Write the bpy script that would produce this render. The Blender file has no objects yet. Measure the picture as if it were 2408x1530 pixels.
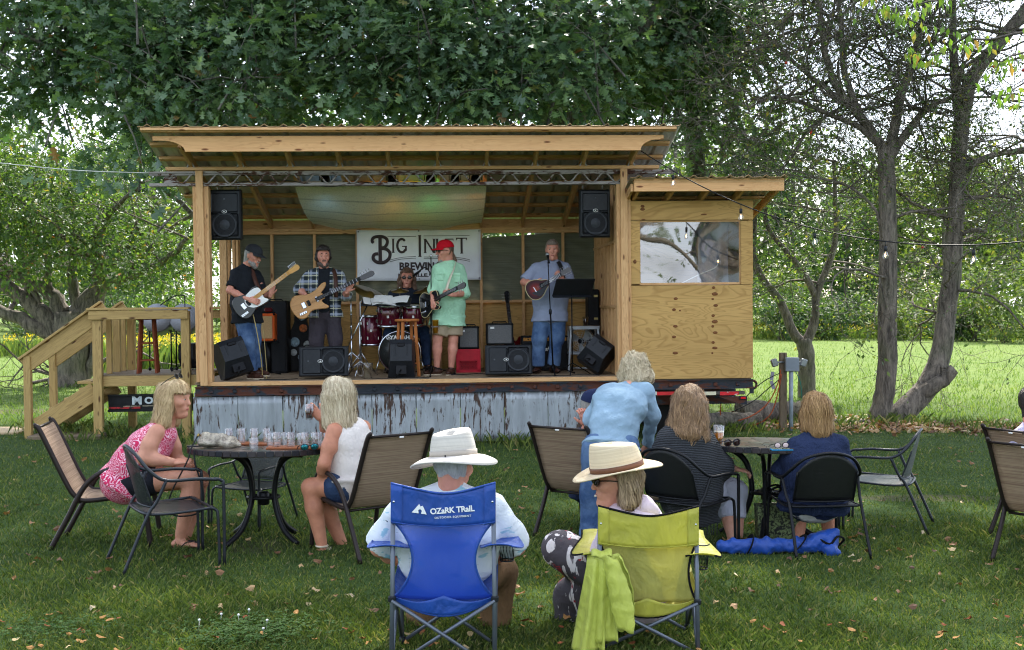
import bpy, math, random
import numpy as np
from mathutils import Vector, Matrix
random.seed(7); RNG = np.random.default_rng(11)
sc = bpy.context.scene
COL = sc.collection
PI = math.pi
def V(*a): return Vector(a[0] if len(a) == 1 else a)

# ------------------------------------------------------------------ camera
CAM_H, FPX = 1.77, 2750.0                    # eye height, focal length in units of a 2408 wide picture
PITCH = math.atan(47 / FPX)
cam = bpy.data.objects.new('camera', bpy.data.cameras.new('camera')); COL.objects.link(cam)
cam.location = (0, 0, CAM_H); cam.rotation_euler = (PI/2 - PITCH, 0, 0)
cam.data.sensor_width = 36; cam.data.lens = FPX/2408*36; cam.data.clip_start = 0.1; cam.data.clip_end = 2000
sc.camera = cam
# ------------------------------------------------------------------ light
SUN_EL, SUN_AZ = 52, 14                     # degrees; azimuth measured from +Y (behind the stage) towards +X
sun = bpy.data.objects.new('sun', bpy.data.lights.new('sun', 'SUN')); COL.objects.link(sun)
sun.data.energy = 4.6; sun.data.angle = math.radians(1.2); sun.data.color = (1.0, .95, .86)
_d = V(math.sin(math.radians(SUN_AZ))*math.cos(math.radians(SUN_EL)), math.cos(math.radians(SUN_AZ))*math.cos(math.radians(SUN_EL)), math.sin(math.radians(SUN_EL)))
sun.rotation_euler = _d.to_track_quat('Z', 'Y').to_euler(); sun.location = (0, 0, 40)
world = bpy.data.worlds.new('World'); sc.world = world; world.use_nodes = True
wn = world.node_tree; wn.nodes.clear()
_sky = wn.nodes.new('ShaderNodeTexSky'); _sky.sky_type = 'NISHITA'; _sky.sun_disc = False
_sky.sun_elevation = math.radians(SUN_EL); _sky.sun_rotation = math.radians(SUN_AZ); _sky.dust_density = 2.0
_tc = wn.nodes.new('ShaderNodeTexCoord'); _nz = wn.nodes.new('ShaderNodeTexNoise'); _nz.inputs['Scale'].default_value = 2.6
_nz.inputs['Detail'].default_value = 6; _nz.inputs['Roughness'].default_value = .6
wn.links.new(_tc.outputs['Generated'], _nz.inputs['Vector'])
_rp = wn.nodes.new('ShaderNodeValToRGB'); _rp.color_ramp.elements[0].position = .40; _rp.color_ramp.elements[1].position = .66
wn.links.new(_nz.outputs['Fac'], _rp.inputs['Fac'])
_mx = wn.nodes.new('ShaderNodeMix'); _mx.data_type = 'RGBA'; _mx.inputs['B'].default_value = (7.0, 7.5, 8.4, 1)
wn.links.new(_rp.outputs['Color'], _mx.inputs['Factor']); wn.links.new(_sky.outputs[0], _mx.inputs['A'])
_bg = wn.nodes.new('ShaderNodeBackground'); _bg.inputs['Strength'].default_value = .15
wn.links.new(_mx.outputs['Result'], _bg.inputs['Color'])
_wo = wn.nodes.new('ShaderNodeOutputWorld'); wn.links.new(_bg.outputs[0], _wo.inputs[0])
sc.view_settings.view_transform = 'Standard'; sc.view_settings.look = 'None'
sc.view_settings.exposure = 1.27; sc.view_settings.gamma = 1
sc.render.engine = 'CYCLES'; sc.cycles.use_denoising = True
try:
    sc.cycles.denoiser = 'OPENIMAGEDENOISE'; sc.cycles.denoising_input_passes = 'RGB_ALBEDO_NORMAL'; sc.cycles.denoising_prefilter = 'FAST'
except Exception: pass
sc.cycles.filter_width = 1.1; sc.cycles.max_bounces = 8; sc.cycles.diffuse_bounces = 4; sc.cycles.transmission_bounces = 6; sc.cycles.transparent_max_bounces = 8; sc.cycles.glossy_bounces = 3
sc.cycles.caustics_reflective = False; sc.cycles.caustics_refractive = False; sc.cycles.sample_clamp_indirect = 6

# ------------------------------------------------------------------ measuring the place
_R = Matrix.Rotation(PI/2 - PITCH, 3, 'X')
def ray(px, py): return _R @ V((px-1204)/FPX, (765-py)/FPX, -1)
def W(px, py, Y):                            # the point at distance Y in front of the camera
    d = ray(px, py); return V(0, 0, CAM_H) + d*(Y/d.y)
def G(px, py, z=0.0):                        # the point of the ground (or of height z)
    d = ray(px, py); return V(0, 0, CAM_H) + d*((z-CAM_H)/d.z)
_o = W(465, 899.5, 14.75)
STAGE = Matrix.Translation(_o) @ Matrix.Rotation(math.radians(3.2), 4, 'Z') @ Matrix.Rotation(math.radians(-.6), 4, 'Y')
STAGE_I = STAGE.inverted()
def SL(px, py, ly=0.0):                      # stage frame: x along the front, y back, z up from the deck
    o = STAGE_I @ V(0, 0, CAM_H); d = STAGE_I.to_3x3() @ ray(px, py)
    return o + d*((ly-o.y)/d.y)
def SD(px, py, z=0.0):                       # point on the deck under a pixel
    o = STAGE_I @ V(0, 0, CAM_H); d = STAGE_I.to_3x3() @ ray(px, py)
    return o + d*((z-o.z)/d.z)
DECK_PX = 186.4

# ------------------------------------------------------------------ objects
def tag(o, label=None, cat=None, group=None, kind=None):
    if label: o['label'] = label
    if cat: o['category'] = cat
    if group: o['group'] = group
    if kind: o['kind'] = kind
    return o
def root(name, label, cat, M=None, group=None):
    o = bpy.data.objects.new(name, None); COL.objects.link(o); o.empty_display_size = .1
    if M is not None: o.matrix_world = M
    return tag(o, label, cat, group)
def T(v): return Matrix.Translation(V(v))
def RZ(deg): return Matrix.Rotation(math.radians(deg), 4, 'Z')
def RX(deg): return Matrix.Rotation(math.radians(deg), 4, 'X')
def RY(deg): return Matrix.Rotation(math.radians(deg), 4, 'Y')
def frame(origin, x, z):                     # axes: x given, z made perpendicular
    x = V(x).normalized(); z = V(z); z = (z - x*z.dot(x)).normalized(); y = z.cross(x)
    return Matrix(((x.x, y.x, z.x, origin[0]), (x.y, y.y, z.y, origin[1]), (x.z, y.z, z.z, origin[2]), (0, 0, 0, 1)))
def link_mesh(name, me, mat, parent=None, M=None, smooth=False):
    o = bpy.data.objects.new(name, me); COL.objects.link(o)
    if mat is not None and not me.materials:
        for m in (mat if isinstance(mat, (list, tuple)) else [mat]): me.materials.append(m)
    if parent is not None: o.parent = parent
    if M is not None: o.matrix_local = M
    return o
def np_mesh(name, verts, faces, smooth=False, mi=None):
    """verts (n,3), faces (m,3) or (m,4)"""
    me = bpy.data.meshes.new(name); verts = np.asarray(verts, np.float32); faces = np.asarray(faces, np.int32)
    k = faces.shape[1]
    me.vertices.add(len(verts)); me.vertices.foreach_set('co', verts.ravel())
    me.loops.add(faces.size); me.loops.foreach_set('vertex_index', faces.ravel())
    me.polygons.add(len(faces)); me.polygons.foreach_set('loop_start', np.arange(0, faces.size, k, dtype=np.int32))
    me.polygons.foreach_set('loop_total', np.full(len(faces), k, np.int32))
    me.polygons.foreach_set('use_smooth', np.full(len(faces), bool(smooth)))
    if mi is not None: me.polygons.foreach_set('material_index', np.asarray(mi, np.int32))
    me.update(calc_edges=True); return me
class MB:
    """collects shapes for ONE mesh object"""
    def __init__(s): s.v = []; s.f = []; s.sm = []
    def add(s, vs, fs, M=None, smooth=False):
        n = len(s.v)
        s.v += [tuple(M @ V(p)) for p in vs] if M is not None else [tuple(p) for p in vs]
        s.f += [tuple(i+n for i in f) for f in fs]; s.sm += [smooth]*len(fs); return s
    def box(s, c, d, M=None, taper=1.0):
        x, y, z = d[0]/2, d[1]/2, d[2]/2; t = taper
        vs = [(-x,-y,-z),(x,-y,-z),(x,y,-z),(-x,y,-z),(-x*t,-y*t,z),(x*t,-y*t,z),(x*t,y*t,z),(-x*t,y*t,z)]
        vs = [(p[0]+c[0], p[1]+c[1], p[2]+c[2]) for p in vs]
        return s.add(vs, [(3,2,1,0),(4,5,6,7),(0,1,5,4),(1,2,6,5),(2,3,7,6),(3,0,4,7)], M)
    def bbox(s, c, d, b=.01, M=None):        # box with chamfered vertical and horizontal edges
        x, y, z = d[0]/2, d[1]/2, d[2]/2
        def ring(i, zz): return [(x-i,-y+b-0,zz) if 0 else None]
        loops = []
        for zz, ins in ((-z, b), (-z+b, 0), (z-b, 0), (z, b)):
            X, Y = x-ins, y-ins; k = b
            loops.append([(X-k,-Y,zz),(X,-Y+k,zz),(X,Y-k,zz),(X-k,Y,zz),(-X+k,Y,zz),(-X,Y-k,zz),(-X,-Y+k,zz),(-X+k,-Y,zz)])
        vs = [(p[0]+c[0], p[1]+c[1], p[2]+c[2]) for l in loops for p in l]; fs = []
        for r in range(3):
            for i in range(8): j = (i+1) % 8; fs.append((r*8+i, r*8+j, r*8+8+j, r*8+8+i))
        fs.append(tuple(range(7, -1, -1))); fs.append(tuple(range(24, 32)))
        return s.add(vs, fs, M)
    def tube(s, pts, r, n=8, M=None, cap=True, flat=None, flatn=1.0):
        pts = [V(p) for p in pts]; rs = r if isinstance(r, (list, tuple)) else [r]*len(pts)
        vs = []; fs = []; up = None
        for i, p in enumerate(pts):
            d = (pts[min(i+1, len(pts)-1)] - pts[max(i-1, 0)]).normalized()
            if up is None: up = V(0, 0, 1) if abs(d.z) < .9 else V(0, 1, 0)
            a = d.cross(up);
            if a.length < 1e-4: a = d.orthogonal()
            a.normalize(); b = a.cross(d).normalized(); up = b
            fb = flat if flat else 1.0
            for k in range(n):
                t = 2*PI*k/n; vs.append(p + a*(math.cos(t)*rs[i]*flatn) + b*(math.sin(t)*rs[i]*fb))
        for i in range(len(pts)-1):
            for k in range(n): k2 = (k+1) % n; fs.append((i*n+k, i*n+k2, i*n+n+k2, i*n+n+k))
        if cap: fs.append(tuple(range(n-1, -1, -1))); fs.append(tuple(range((len(pts)-1)*n, len(pts)*n)))
        return s.add(vs, fs, M, smooth=True)
    def lathe(s, prof, n=20, M=None, cap=True, smooth=True):
        vs = []; fs = []
        for r, z in prof:
            for k in range(n): t = 2*PI*k/n; vs.append((r*math.cos(t), r*math.sin(t), z))
        for i in range(len(prof)-1):
            for k in range(n): k2 = (k+1) % n; fs.append((i*n+k, i*n+k2, i*n+n+k2, i*n+n+k))
        if cap: fs.append(tuple(range(n-1, -1, -1))); fs.append(tuple(range((len(prof)-1)*n, len(prof)*n)))
        return s.add(vs, fs, M, smooth)
    def ball(s, c, r, n=10, M=None):
        rr = r if isinstance(r, (list, tuple)) else (r, r, r); vs = []; fs = []; m = max(4, n//2+1)
        for i in range(m+1):
            a = PI*i/m
            for k in range(n): t = 2*PI*k/n; vs.append((c[0]+rr[0]*math.sin(a)*math.cos(t), c[1]+rr[1]*math.sin(a)*math.sin(t), c[2]+rr[2]*math.cos(a)))
        for i in range(m):
            for k in range(n): k2 = (k+1) % n; fs.append((i*n+n+k, i*n+n+k2, i*n+k2, i*n+k))
        return s.add(vs, fs, M, True)
    def prism(s, poly, z0, z1, M=None, inset=0.0):   # outline in xy, thickness along z
        n = len(poly); vs = [(p[0], p[1], z0) for p in poly] + [(p[0], p[1], z1) for p in poly]
        fs = [tuple(range(n-1, -1, -1)), tuple(range(n, 2*n))] + [(i, (i+1) % n, n+(i+1) % n, n+i) for i in range(n)]
        return s.add(vs, fs, M)
    def sheet(s, fn, nu, nv, M=None, smooth=True, thick=0.0):
        vs = [V(fn(i/nu, j/nv)) for j in range(nv+1) for i in range(nu+1)]; w = nu+1
        fs = [(j*w+i, j*w+i+1, (j+1)*w+i+1, (j+1)*w+i) for j in range(nv) for i in range(nu)]
        if thick:
            nn = len(vs); nor = []
            for j in range(nv+1):
                for i in range(nu+1):
                    a = vs[j*w+min(i+1, nu)]-vs[j*w+max(i-1, 0)]; b = vs[min(j+1, nv)*w+i]-vs[max(j-1, 0)*w+i]
                    c = a.cross(b); nor.append(c.normalized() if c.length > 0 else V(0, 0, 1))
            vs2 = [p - q*thick for p, q in zip(vs, nor)]
            fs2 = [tuple(x+nn for x in f[::-1]) for f in fs]
            rim = [i for i in range(w)] + [j*w+nu for j in range(1, nv+1)] + [nv*w+i for i in range(nu-1, -1, -1)] + [j*w for j in range(nv-1, 0, -1)]
            fr = [(rim[(q+1) % len(rim)], rim[q], rim[q]+nn, rim[(q+1) % len(rim)]+nn) for q in range(len(rim))]
            return s.add(vs+vs2, fs+fs2+fr, M, smooth)
        return s.add(vs, fs, M, smooth)
    def mesh(s, name):
        me = bpy.data.meshes.new(name); me.from_pydata(s.v, [], s.f)
        me.polygons.foreach_set('use_smooth', s.sm); me.update(); return me
    def build(s, name, mat, parent=None, M=None): return link_mesh(name, s.mesh(name), mat, parent, M)
def copy_tree(o, M=None, parent=None, label=None, group=None):
    c = o.copy(); COL.objects.link(c); c.parent = parent
    if M is not None: c.matrix_world = M
    if label: c['label'] = label
    if group: c['group'] = group
    for ch in [x for x in o.children]:
        d = ch.copy(); COL.objects.link(d); d.parent = c; d.matrix_local = ch.matrix_local.copy()
        for g in ch.children:
            e = g.copy(); COL.objects.link(e); e.parent = d; e.matrix_local = g.matrix_local.copy()
    return c
_bc = {}
def board(parent, p0, p1, w, t, mat, name='board', up=(0, 0, 1), cham=.004):
    """a sawn board from p0 to p1, w measured along `up`, t across"""
    p0, p1 = V(p0), V(p1); L = (p1-p0).length
    key = (round(L, 3), round(w, 4), round(t, 4), mat.name)
    me = _bc.get(key)
    if me is None:
        me = MB().bbox((0, 0, 0), (L, t, w), min(cham, t*.3, w*.3)).mesh(name); me.materials.append(mat); _bc[key] = me
    return link_mesh(name, me, None, parent, frame((p0+p1)/2, p1-p0, up))
def text_mesh(body, size, ext=.002, bold=0.0, sx=1.0, align='CENTER', space=1.0, shear=0.0):
    cu = bpy.data.curves.new('lettering', 'FONT'); cu.body = body; cu.size = size; cu.extrude = ext; cu.offset = bold
    cu.align_x = align; cu.align_y = 'CENTER'; cu.space_character = space; cu.shear = shear; cu.resolution_u = 4
    o = bpy.data.objects.new('lettering', cu); COL.objects.link(o)
    bpy.context.view_layer.update()
    me = bpy.data.meshes.new_from_object(o.evaluated_get(bpy.context.evaluated_depsgraph_get()))
    bpy.data.objects.remove(o); bpy.data.curves.remove(cu)
    if sx != 1: me.transform(Matrix.Diagonal((sx, 1, 1, 1)))
    return me
# ------------------------------------------------------------------ materials
def srgb(r, g, b):
    f = lambda c: (c/255/12.92 if c/255 <= .04045 else ((c/255+.055)/1.055)**2.4)
    return (f(r), f(g), f(b), 1)
class NT:
    def __init__(s, name):
        s.m = bpy.data.materials.new(name); s.m.use_nodes = True; s.t = s.m.node_tree; s.t.nodes.clear()
        s.out = s.n('ShaderNodeOutputMaterial'); s.b = s.n('ShaderNodeBsdfPrincipled'); s.l(s.b.outputs[0], s.out.inputs[0])
    def n(s, ty, **kw):
        x = s.t.nodes.new(ty)
        for k, v in kw.items(): setattr(x, k, v)
        return x
    def l(s, a, b): s.t.links.new(a, b)
    def set(s, **kw):
        names = dict(rough='Roughness', metal='Metallic', spec='Specular IOR Level', ior='IOR', trans='Transmission Weight', coat='Coat Weight', alpha='Alpha', sheen='Sheen Weight')
        for k, v in kw.items(): s.b.inputs[names[k]].default_value = v
        return s
    def coord(s, kind='Object', scale=(1, 1, 1), rnd=True, rot=(0, 0, 0)):
        tc = s.n('ShaderNodeTexCoord'); mp = s.n('ShaderNodeMapping'); mp.inputs['Scale'].default_value = scale; mp.inputs['Rotation'].default_value = rot
        s.l(tc.outputs[kind], mp.inputs['Vector'])
        if rnd:
            oi = s.n('ShaderNodeObjectInfo'); mu = s.n('ShaderNodeMath', operation='MULTIPLY'); mu.inputs[1].default_value = 37.0
            s.l(oi.outputs['Random'], mu.inputs[0]); s.l(mu.outputs[0], mp.inputs['Location'])
        return mp.outputs[0]
    def noise(s, vec, scale=5, detail=4, rough=.55, dist=0):
        x = s.n('ShaderNodeTexNoise'); x.inputs['Scale'].default_value = scale; x.inputs['Detail'].default_value = detail
        x.inputs['Roughness'].default_value = rough; x.inputs['Distortion'].default_value = dist
        s.l(vec, x.inputs['Vector']); return x.outputs['Fac']
    def ramp(s, fac, stops, interp='LINEAR'):
        r = s.n('ShaderNodeValToRGB'); e = r.color_ramp.elements; r.color_ramp.interpolation = interp
        while len(e) < len(stops): e.new(.5)
        for el, (p, c) in zip(e, stops): el.position = p; el.color = c if not isinstance(c, (int, float)) else (c, c, c, 1)
        s.l(fac, r.inputs[0]); return r.outputs[0]
    def mix(s, fac, a, b, mode='MIX'):
        x = s.n('ShaderNodeMix', data_type='RGBA', blend_type=mode)
        for k, v in (('Factor', fac), ('A', a), ('B', b)):
            if hasattr(v, 'is_linked'): s.l(v, x.inputs[k])
            else: x.inputs[k].default_value = v
        return x.outputs['Result']
    def math(s, op, a, b=None, c=None):
        x = s.n('ShaderNodeMath', operation=op)
        for i, v in enumerate((a, b, c)):
            if v is None: continue
            if hasattr(v, 'is_linked'): s.l(v, x.inputs[i])
            else: x.inputs[i].default_value = v
        return x.outputs[0]
    def col(s, c):
        if hasattr(c, 'is_linked'): s.l(c, s.b.inputs['Base Color'])
        else: s.b.inputs['Base Color'].default_value = c
        return s
    def bump(s, h, strength=.3, dist=.01):
        x = s.n('ShaderNodeBump'); x.inputs['Strength'].default_value = strength; x.inputs['Distance'].default_value = dist
        s.l(h, x.inputs['Height']); s.l(x.outputs[0], s.b.inputs['Normal']); return s
def dim(c, k): return (c[0]*k, c[1]*k, c[2]*k, 1)
_mc = {}
def plain(name, c, rough=.6, metal=0.0, var=.25, vs=9, bump=.15, bs=60, **kw):
    """painted, plastic, cloth ... : base colour with blotchy wear and fine relief"""
    if name in _mc: return _mc[name]
    t = NT(name); v = t.coord(); n1 = t.noise(v, vs, 5)
    t.col(t.mix(t.ramp(n1, [(.3, 0.0), (.7, 1.0)]), dim(c, 1-var), dim(c, 1+var*.6)))
    t.set(**dict(dict(spec=.28 if rough > .3 else .5), rough=rough, metal=metal, **kw))
    if bump: t.bump(t.noise(v, bs, 3), bump, .004)
    _mc[name] = t.m; return t.m
def wood(name, c, dark, grain=1.0, knots=True, rough=.62, ring=1.0):
    """grain runs along local x"""
    t = NT(name); v = t.coord(scale=(.55, 5.5, 5.5)); v2 = t.coord(scale=(1.2, 60, 60)); vk = t.coord(scale=(1.5, 5, 5))
    w = t.noise(v, 1.6*ring, 3, .5, 1.3); r = t.math('FRACT', t.math('MULTIPLY', w, 9.0))
    band = t.ramp(r, [(0, 0.0), (.55, .35), (.9, 1.0), (1, .0)])
    fine = t.noise(v2, 2.2, 4, .7)
    c1 = t.mix(t.math('MULTIPLY', band, .55*grain), c, dark); c2 = t.mix(t.ramp(fine, [(.35, 0.0), (.8, .35)]), c1, dark)
    broad = t.noise(t.coord(scale=(.7, 2, 2)), 1.3, 3); c3 = t.mix(t.ramp(broad, [(.3, .25), (.7, 0.0)]), c2, dim(c, .62))
    if knots:
        vo = t.n('ShaderNodeTexVoronoi'); vo.inputs['Scale'].default_value = 1.9; t.l(vk, vo.inputs['Vector'])
        k = t.ramp(vo.outputs['Distance'], [(.05, 1.0), (.105, .75), (.15, 0.0)]); c3 = t.mix(k, c3, (dark[0]*.35, dark[1]*.25, dark[2]*.25, 1))
    t.col(c3).set(rough=rough, spec=.25); t.bump(fine, .25, .003); return t.m
PINE = wood('pine_lumber', srgb(224, 180, 128), srgb(172, 118, 68))
HEADER = wood('header_pine', srgb(236, 186, 130), srgb(188, 124, 74), grain=.7)
TREATED = wood('treated_lumber', srgb(192, 162, 104), srgb(136, 104, 60))
OLDWOOD = wood('weathered_wood', srgb(128, 112, 92), srgb(80, 66, 52))
STOOLWOOD = wood('stained_stool_wood', srgb(190, 118, 62), srgb(128, 66, 32), knots=False)
REDSTOOL = wood('red_stained_wood', srgb(140, 72, 44), srgb(92, 40, 24), knots=False)
DECKWOOD = wood('deck_plank_wood', srgb(158, 138, 112), srgb(104, 84, 64))
def plywood():
    t = NT('plywood_face'); v = t.coord(scale=(.75, 1, 3.2)); n1 = t.noise(v, 1.15, 2.5, .45, .9)
    f = t.math('FRACT', t.math('MULTIPLY', n1, 15.0)); b = t.ramp(f, [(0, .05), (.5, .15), (.85, 1.0), (.97, .25), (1, .05)])
    vf = t.coord(scale=(2, 2, 90)); fine = t.noise(vf, 2.0, 3, .7)
    c = t.mix(t.math('MULTIPLY', b, .5), srgb(206, 166, 102), srgb(142, 98, 46)); c = t.mix(t.ramp(fine, [(.4, 0.0), (.8, .3)]), c, srgb(120, 84, 44))
    c = t.mix(t.ramp(t.noise(v, .6, 3), [(.35, .35), (.65, 0.0)]), c, srgb(150, 116, 66))
    t.col(c).set(rough=.65, spec=.2); t.bump(fine, .2, .002); return t.m
PLY = plywood()
KNOT = plain('plywood_knot', srgb(122, 76, 38), .6, var=.5, vs=60)
STEEL_RUST = None
def rusty(name, paint, rust, amt=.5, rough=.55, metal=.3, streak=(3, 3, .7), sc_=4.0):
    t = NT(name); v = t.coord(scale=streak); n1 = t.noise(v, sc_, 7, .68, .4); n2 = t.noise(t.coord(), 1.1, 3)
    m = t.math('ADD', n1, t.math('MULTIPLY', t.math('SUBTRACT', n2, .5), .5)); k = t.ramp(m, [(amt, 0.0), (amt+.06, 1.0)])
    c0 = t.mix(t.ramp(t.noise(v, 2.2, 5), [(.3, 0.0), (.7, 1.0)]), dim(paint, .72), dim(paint, 1.12))
    t.col(t.mix(k, c0, t.mix(n2, dim(rust, .6), dim(rust, 1.2))))
    t.l(t.ramp(k, [(0, rough-.1), (1, .9)]), t.b.inputs['Roughness']); t.set(metal=metal); t.bump(t.noise(v, 14, 4), .25, .004); return t.m
SKIRT = rusty('weathered_sheet_metal', srgb(162, 168, 172), srgb(76, 58, 48), .56, .5, .15, (5, 5, .9), 4.5)
BEAM = rusty('rusted_steel_beam', srgb(38, 44, 54), srgb(98, 58, 44), .47, .45, .35, (1.2, 3, 3), 3)
TRUSS = rusty('rusted_white_truss', srgb(150, 142, 136), srgb(84, 52, 38), .52, .6, .2, (2, 5, 5), 5)
ROOFMETAL = plain('galvanised_roof_sheet', srgb(184, 182, 178), .5, .3, .15, 3, .1, 20)
ROOFEDGE = plain('roof_sheet_edge', srgb(150, 122, 84), .55, .2, .3, 6)
BLACKPLASTIC = plain('black_plastic', srgb(28, 31, 36), .42, 0, .2, 12, .25, 300)
BLACKMETAL = plain('black_metal', srgb(24, 24, 26), .38, .6, .2, 12, .05)
GRILLE = plain('speaker_grille', srgb(24, 26, 30), .55, .2, .2, 30, .6, 420)
TOLEX = plain('black_tolex', srgb(27, 27, 29), .6, 0, .25, 20, .5, 260)
CHROME = plain('chrome', srgb(205, 208, 212), .18, 1.0, .1, 8, 0)
WHITEPAINT = plain('white_paint', srgb(232, 232, 228), .5, 0, .08, 8, .05)
GALV = plain('galvanised_steel', srgb(150, 154, 158), .45, .6, .2, 9, .1)
BROWNFRAME = plain('brown_powder_coat', srgb(48, 40, 38), .4, .3, .15, 10, .1)
CHARCOAL = plain('charcoal_powder_coat', srgb(52, 55, 60), .38, .4, .15, 10, .1)
CHARCOAL2 = plain('black_powder_coat', srgb(26, 27, 30), .4, .3, .15, 10, .1)
def weave(name, a, b, rep=90, holes=0.0, rough=.7, trans=0.0, axis='UV'):
    """woven cloth with thread stripes; holes>0 lets a share of light and view through like the real mesh"""
    t = NT(name); v = t.coord(rnd=False); sx = t.n('ShaderNodeSeparateXYZ'); t.l(v, sx.inputs[0])
    w = t.noise(t.coord(scale=(.6, .6, rep)), 3.0, 3, .7); f = t.noise(t.coord(scale=(rep*2, 2, 2)), 3, 2)
    c = t.mix(t.ramp(w, [(.38, 0.0), (.62, 1.0)]), a, b); c = t.mix(t.math('MULTIPLY', f, .25), c, dim(a, .5)); t.col(c).set(rough=rough); t.bump(w, .4, .003)
    if holes or trans:
        tr = t.n('ShaderNodeBsdfTransparent'); tl = t.n('ShaderNodeBsdfTranslucent'); t.l(c, tl.inputs[0]); m1 = t.n('ShaderNodeMixShader'); m2 = t.n('ShaderNodeMixShader')
        m1.inputs[0].default_value = trans; m2.inputs[0].default_value = holes
        t.l(t.b.outputs[0], m1.inputs[1]); t.l(tl.outputs[0], m1.inputs[2]); t.l(m1.outputs[0], m2.inputs[1]); t.l(tr.outputs[0], m2.inputs[2]); t.l(m2.outputs[0], t.out.inputs[0])
    return t.m
SLING = weave('tan_sling_mesh', srgb(182, 158, 134), srgb(132, 108, 88), 70, .06, .7, .15)
CHAIRMESH = weave('charcoal_metal_mesh', srgb(46, 50, 54), srgb(36, 38, 42), 120, .32, .45)
CHAIRMESH2 = weave('silver_metal_mesh', srgb(128, 134, 134), srgb(96, 100, 100), 120, .42, .45)
CHAIRMESH3 = weave('black_metal_mesh', srgb(20, 21, 24), srgb(15, 16, 18), 120, .1, .45)
TARP = weave('olive_tarp', srgb(108, 108, 90), srgb(86, 87, 72), 30, 0, .75, .1)
def cloth(name, c, rough=.85, wr=.5, var=.18, bs=9):
    if name in _mc: return _mc[name]
    t = NT(name); v = t.coord(); n1 = t.noise(v, bs, 4, .55, 1.2); n2 = t.noise(v, 240, 2); nv = t.noise(v, 4, 4)
    t.col(t.mix(t.ramp(nv, [(.3, 0.0), (.7, 1.0)]), dim(c, 1-var), dim(c, 1+var*.5))).set(rough=rough, spec=.12)
    n3 = t.noise(t.coord(scale=(1.6, 1.6, .7)), 13, 3, .5, 2.2); t.bump(t.math('ADD', t.math('ADD', n1, t.math('MULTIPLY', n3, .9)), t.math('MULTIPLY', n2, .1)), wr*.8, .03); _mc[name] = t.m; return t.m
def denim(name, c, fade):
    t = NT(name); v = t.coord(); n = t.noise(v, 5, 5, .6); f = t.noise(t.coord(scale=(300, 300, 60)), 1, 2)
    c1 = t.mix(t.ramp(n, [(.35, 0.0), (.7, 1.0)]), c, fade); t.col(t.mix(t.math('MULTIPLY', f, .3), c1, dim(c, .5))).set(rough=.85, spec=.12)
    t.bump(t.noise(v, 13, 4, .6, 1.0), .6, .03); return t.m
DENIM = denim('blue_denim', srgb(58, 82, 120), srgb(108, 134, 168)); DARKDENIM = denim('dark_blue_denim', srgb(38, 52, 82), srgb(66, 86, 118))
def skin(name, c):
    t = NT(name); v = t.coord(); n = t.noise(v, 14, 4, .6)
    t.col(t.mix(t.ramp(n, [(.35, 0.0), (.7, 1.0)]), (c[0]*.86, c[1]*.78, c[2]*.76, 1), (c[0]*1.06, c[1]*1.04, c[2]*1.02, 1))).set(rough=.52, spec=.35)
    t.b.inputs['Subsurface Weight'].default_value = .08; t.b.inputs['Subsurface Radius'].default_value = (.012, .005, .003)
    t.bump(t.noise(v, 90, 3), .12, .003); return t.m
SKIN_A = skin('fair_skin', srgb(216, 164, 140)); SKIN_B = skin('tanned_skin', srgb(208, 152, 126)); SKIN_C = skin('ruddy_skin', srgb(212, 150, 128)); SKIN_D = skin('warm_skin', srgb(198, 138, 110))
def hair(name, c, light):
    t = NT(name); v = t.coord(scale=(34, 34, 3.0)); n = t.noise(v, 2.6, 5, .7, .8); nb = t.noise(t.coord(scale=(7, 7, 2)), 2, 3); g = t.n('ShaderNodeNewGeometry')
    lk = t.mix(t.ramp(g.outputs['Random Per Island'], [(0, 0.0), (.4, .35), (1, 1.0)]), dim(c, .85), light)
    t.col(t.mix(.5, t.mix(t.ramp(n, [(.32, 0.0), (.68, 1.0)]), t.mix(nb, dim(c, .68), dim(c, 1.1)), light), lk)).set(rough=.42, spec=.4); t.bump(n, .8, .02); return t.m
def glossy(name, c, rough=.08, **kw):
    t = NT(name); t.col(c).set(rough=rough, **kw); return t.m
def glass(name, c=(1, 1, 1, 1), rough=.02, mixf=.75, ior=1.45):
    """thin clear ware: mostly see-through with a real gloss"""
    t = NT(name); t.col(c).set(rough=rough, ior=ior); tr = t.n('ShaderNodeBsdfTransparent'); tr.inputs[0].default_value = c; m = t.n('ShaderNodeMixShader')
    gl = t.n('ShaderNodeBsdfGlossy'); gl.inputs['Roughness'].default_value = rough
    lw = t.n('ShaderNodeLayerWeight'); lw.inputs[0].default_value = .35
    t.l(t.math('ADD', t.math('MULTIPLY', t.math('POWER', lw.outputs['Facing'], 1.4), .75), .09), m.inputs[0]); t.l(tr.outputs[0], m.inputs[1]); t.l(gl.outputs[0], m.inputs[2]); t.l(m.outputs[0], t.out.inputs[0]); return t.m
GLASS = glass('clear_glass')
BEER = glossy('amber_beer', srgb(226, 136, 26), .05, trans=.35)
DARKBEER = glossy('dark_beer', srgb(58, 20, 12), .05)
def leafmat(name, cols, trans=.35, rough=.4, spec=.5):
    """every leaf takes its own tint; light comes through it"""
    t = NT(name); g = t.n('ShaderNodeNewGeometry'); c = t.ramp(g.outputs['Random Per Island'], cols)
    t.col(c).set(rough=rough, spec=spec); tl = t.n('ShaderNodeBsdfTranslucent')
    t.l(t.mix(.5, c, (.5, .75, .08, 1), 'MULTIPLY'), tl.inputs[0]) if 0 else t.l(t.mix(1.0, c, (1.7, 1.9, .75, 1), 'MULTIPLY'), tl.inputs[0])
    m = t.n('ShaderNodeMixShader'); m.inputs[0].default_value = trans; t.l(t.b.outputs[0], m.inputs[1]); t.l(tl.outputs[0], m.inputs[2]); t.l(m.outputs[0], t.out.inputs[0]); return t.m
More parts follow.
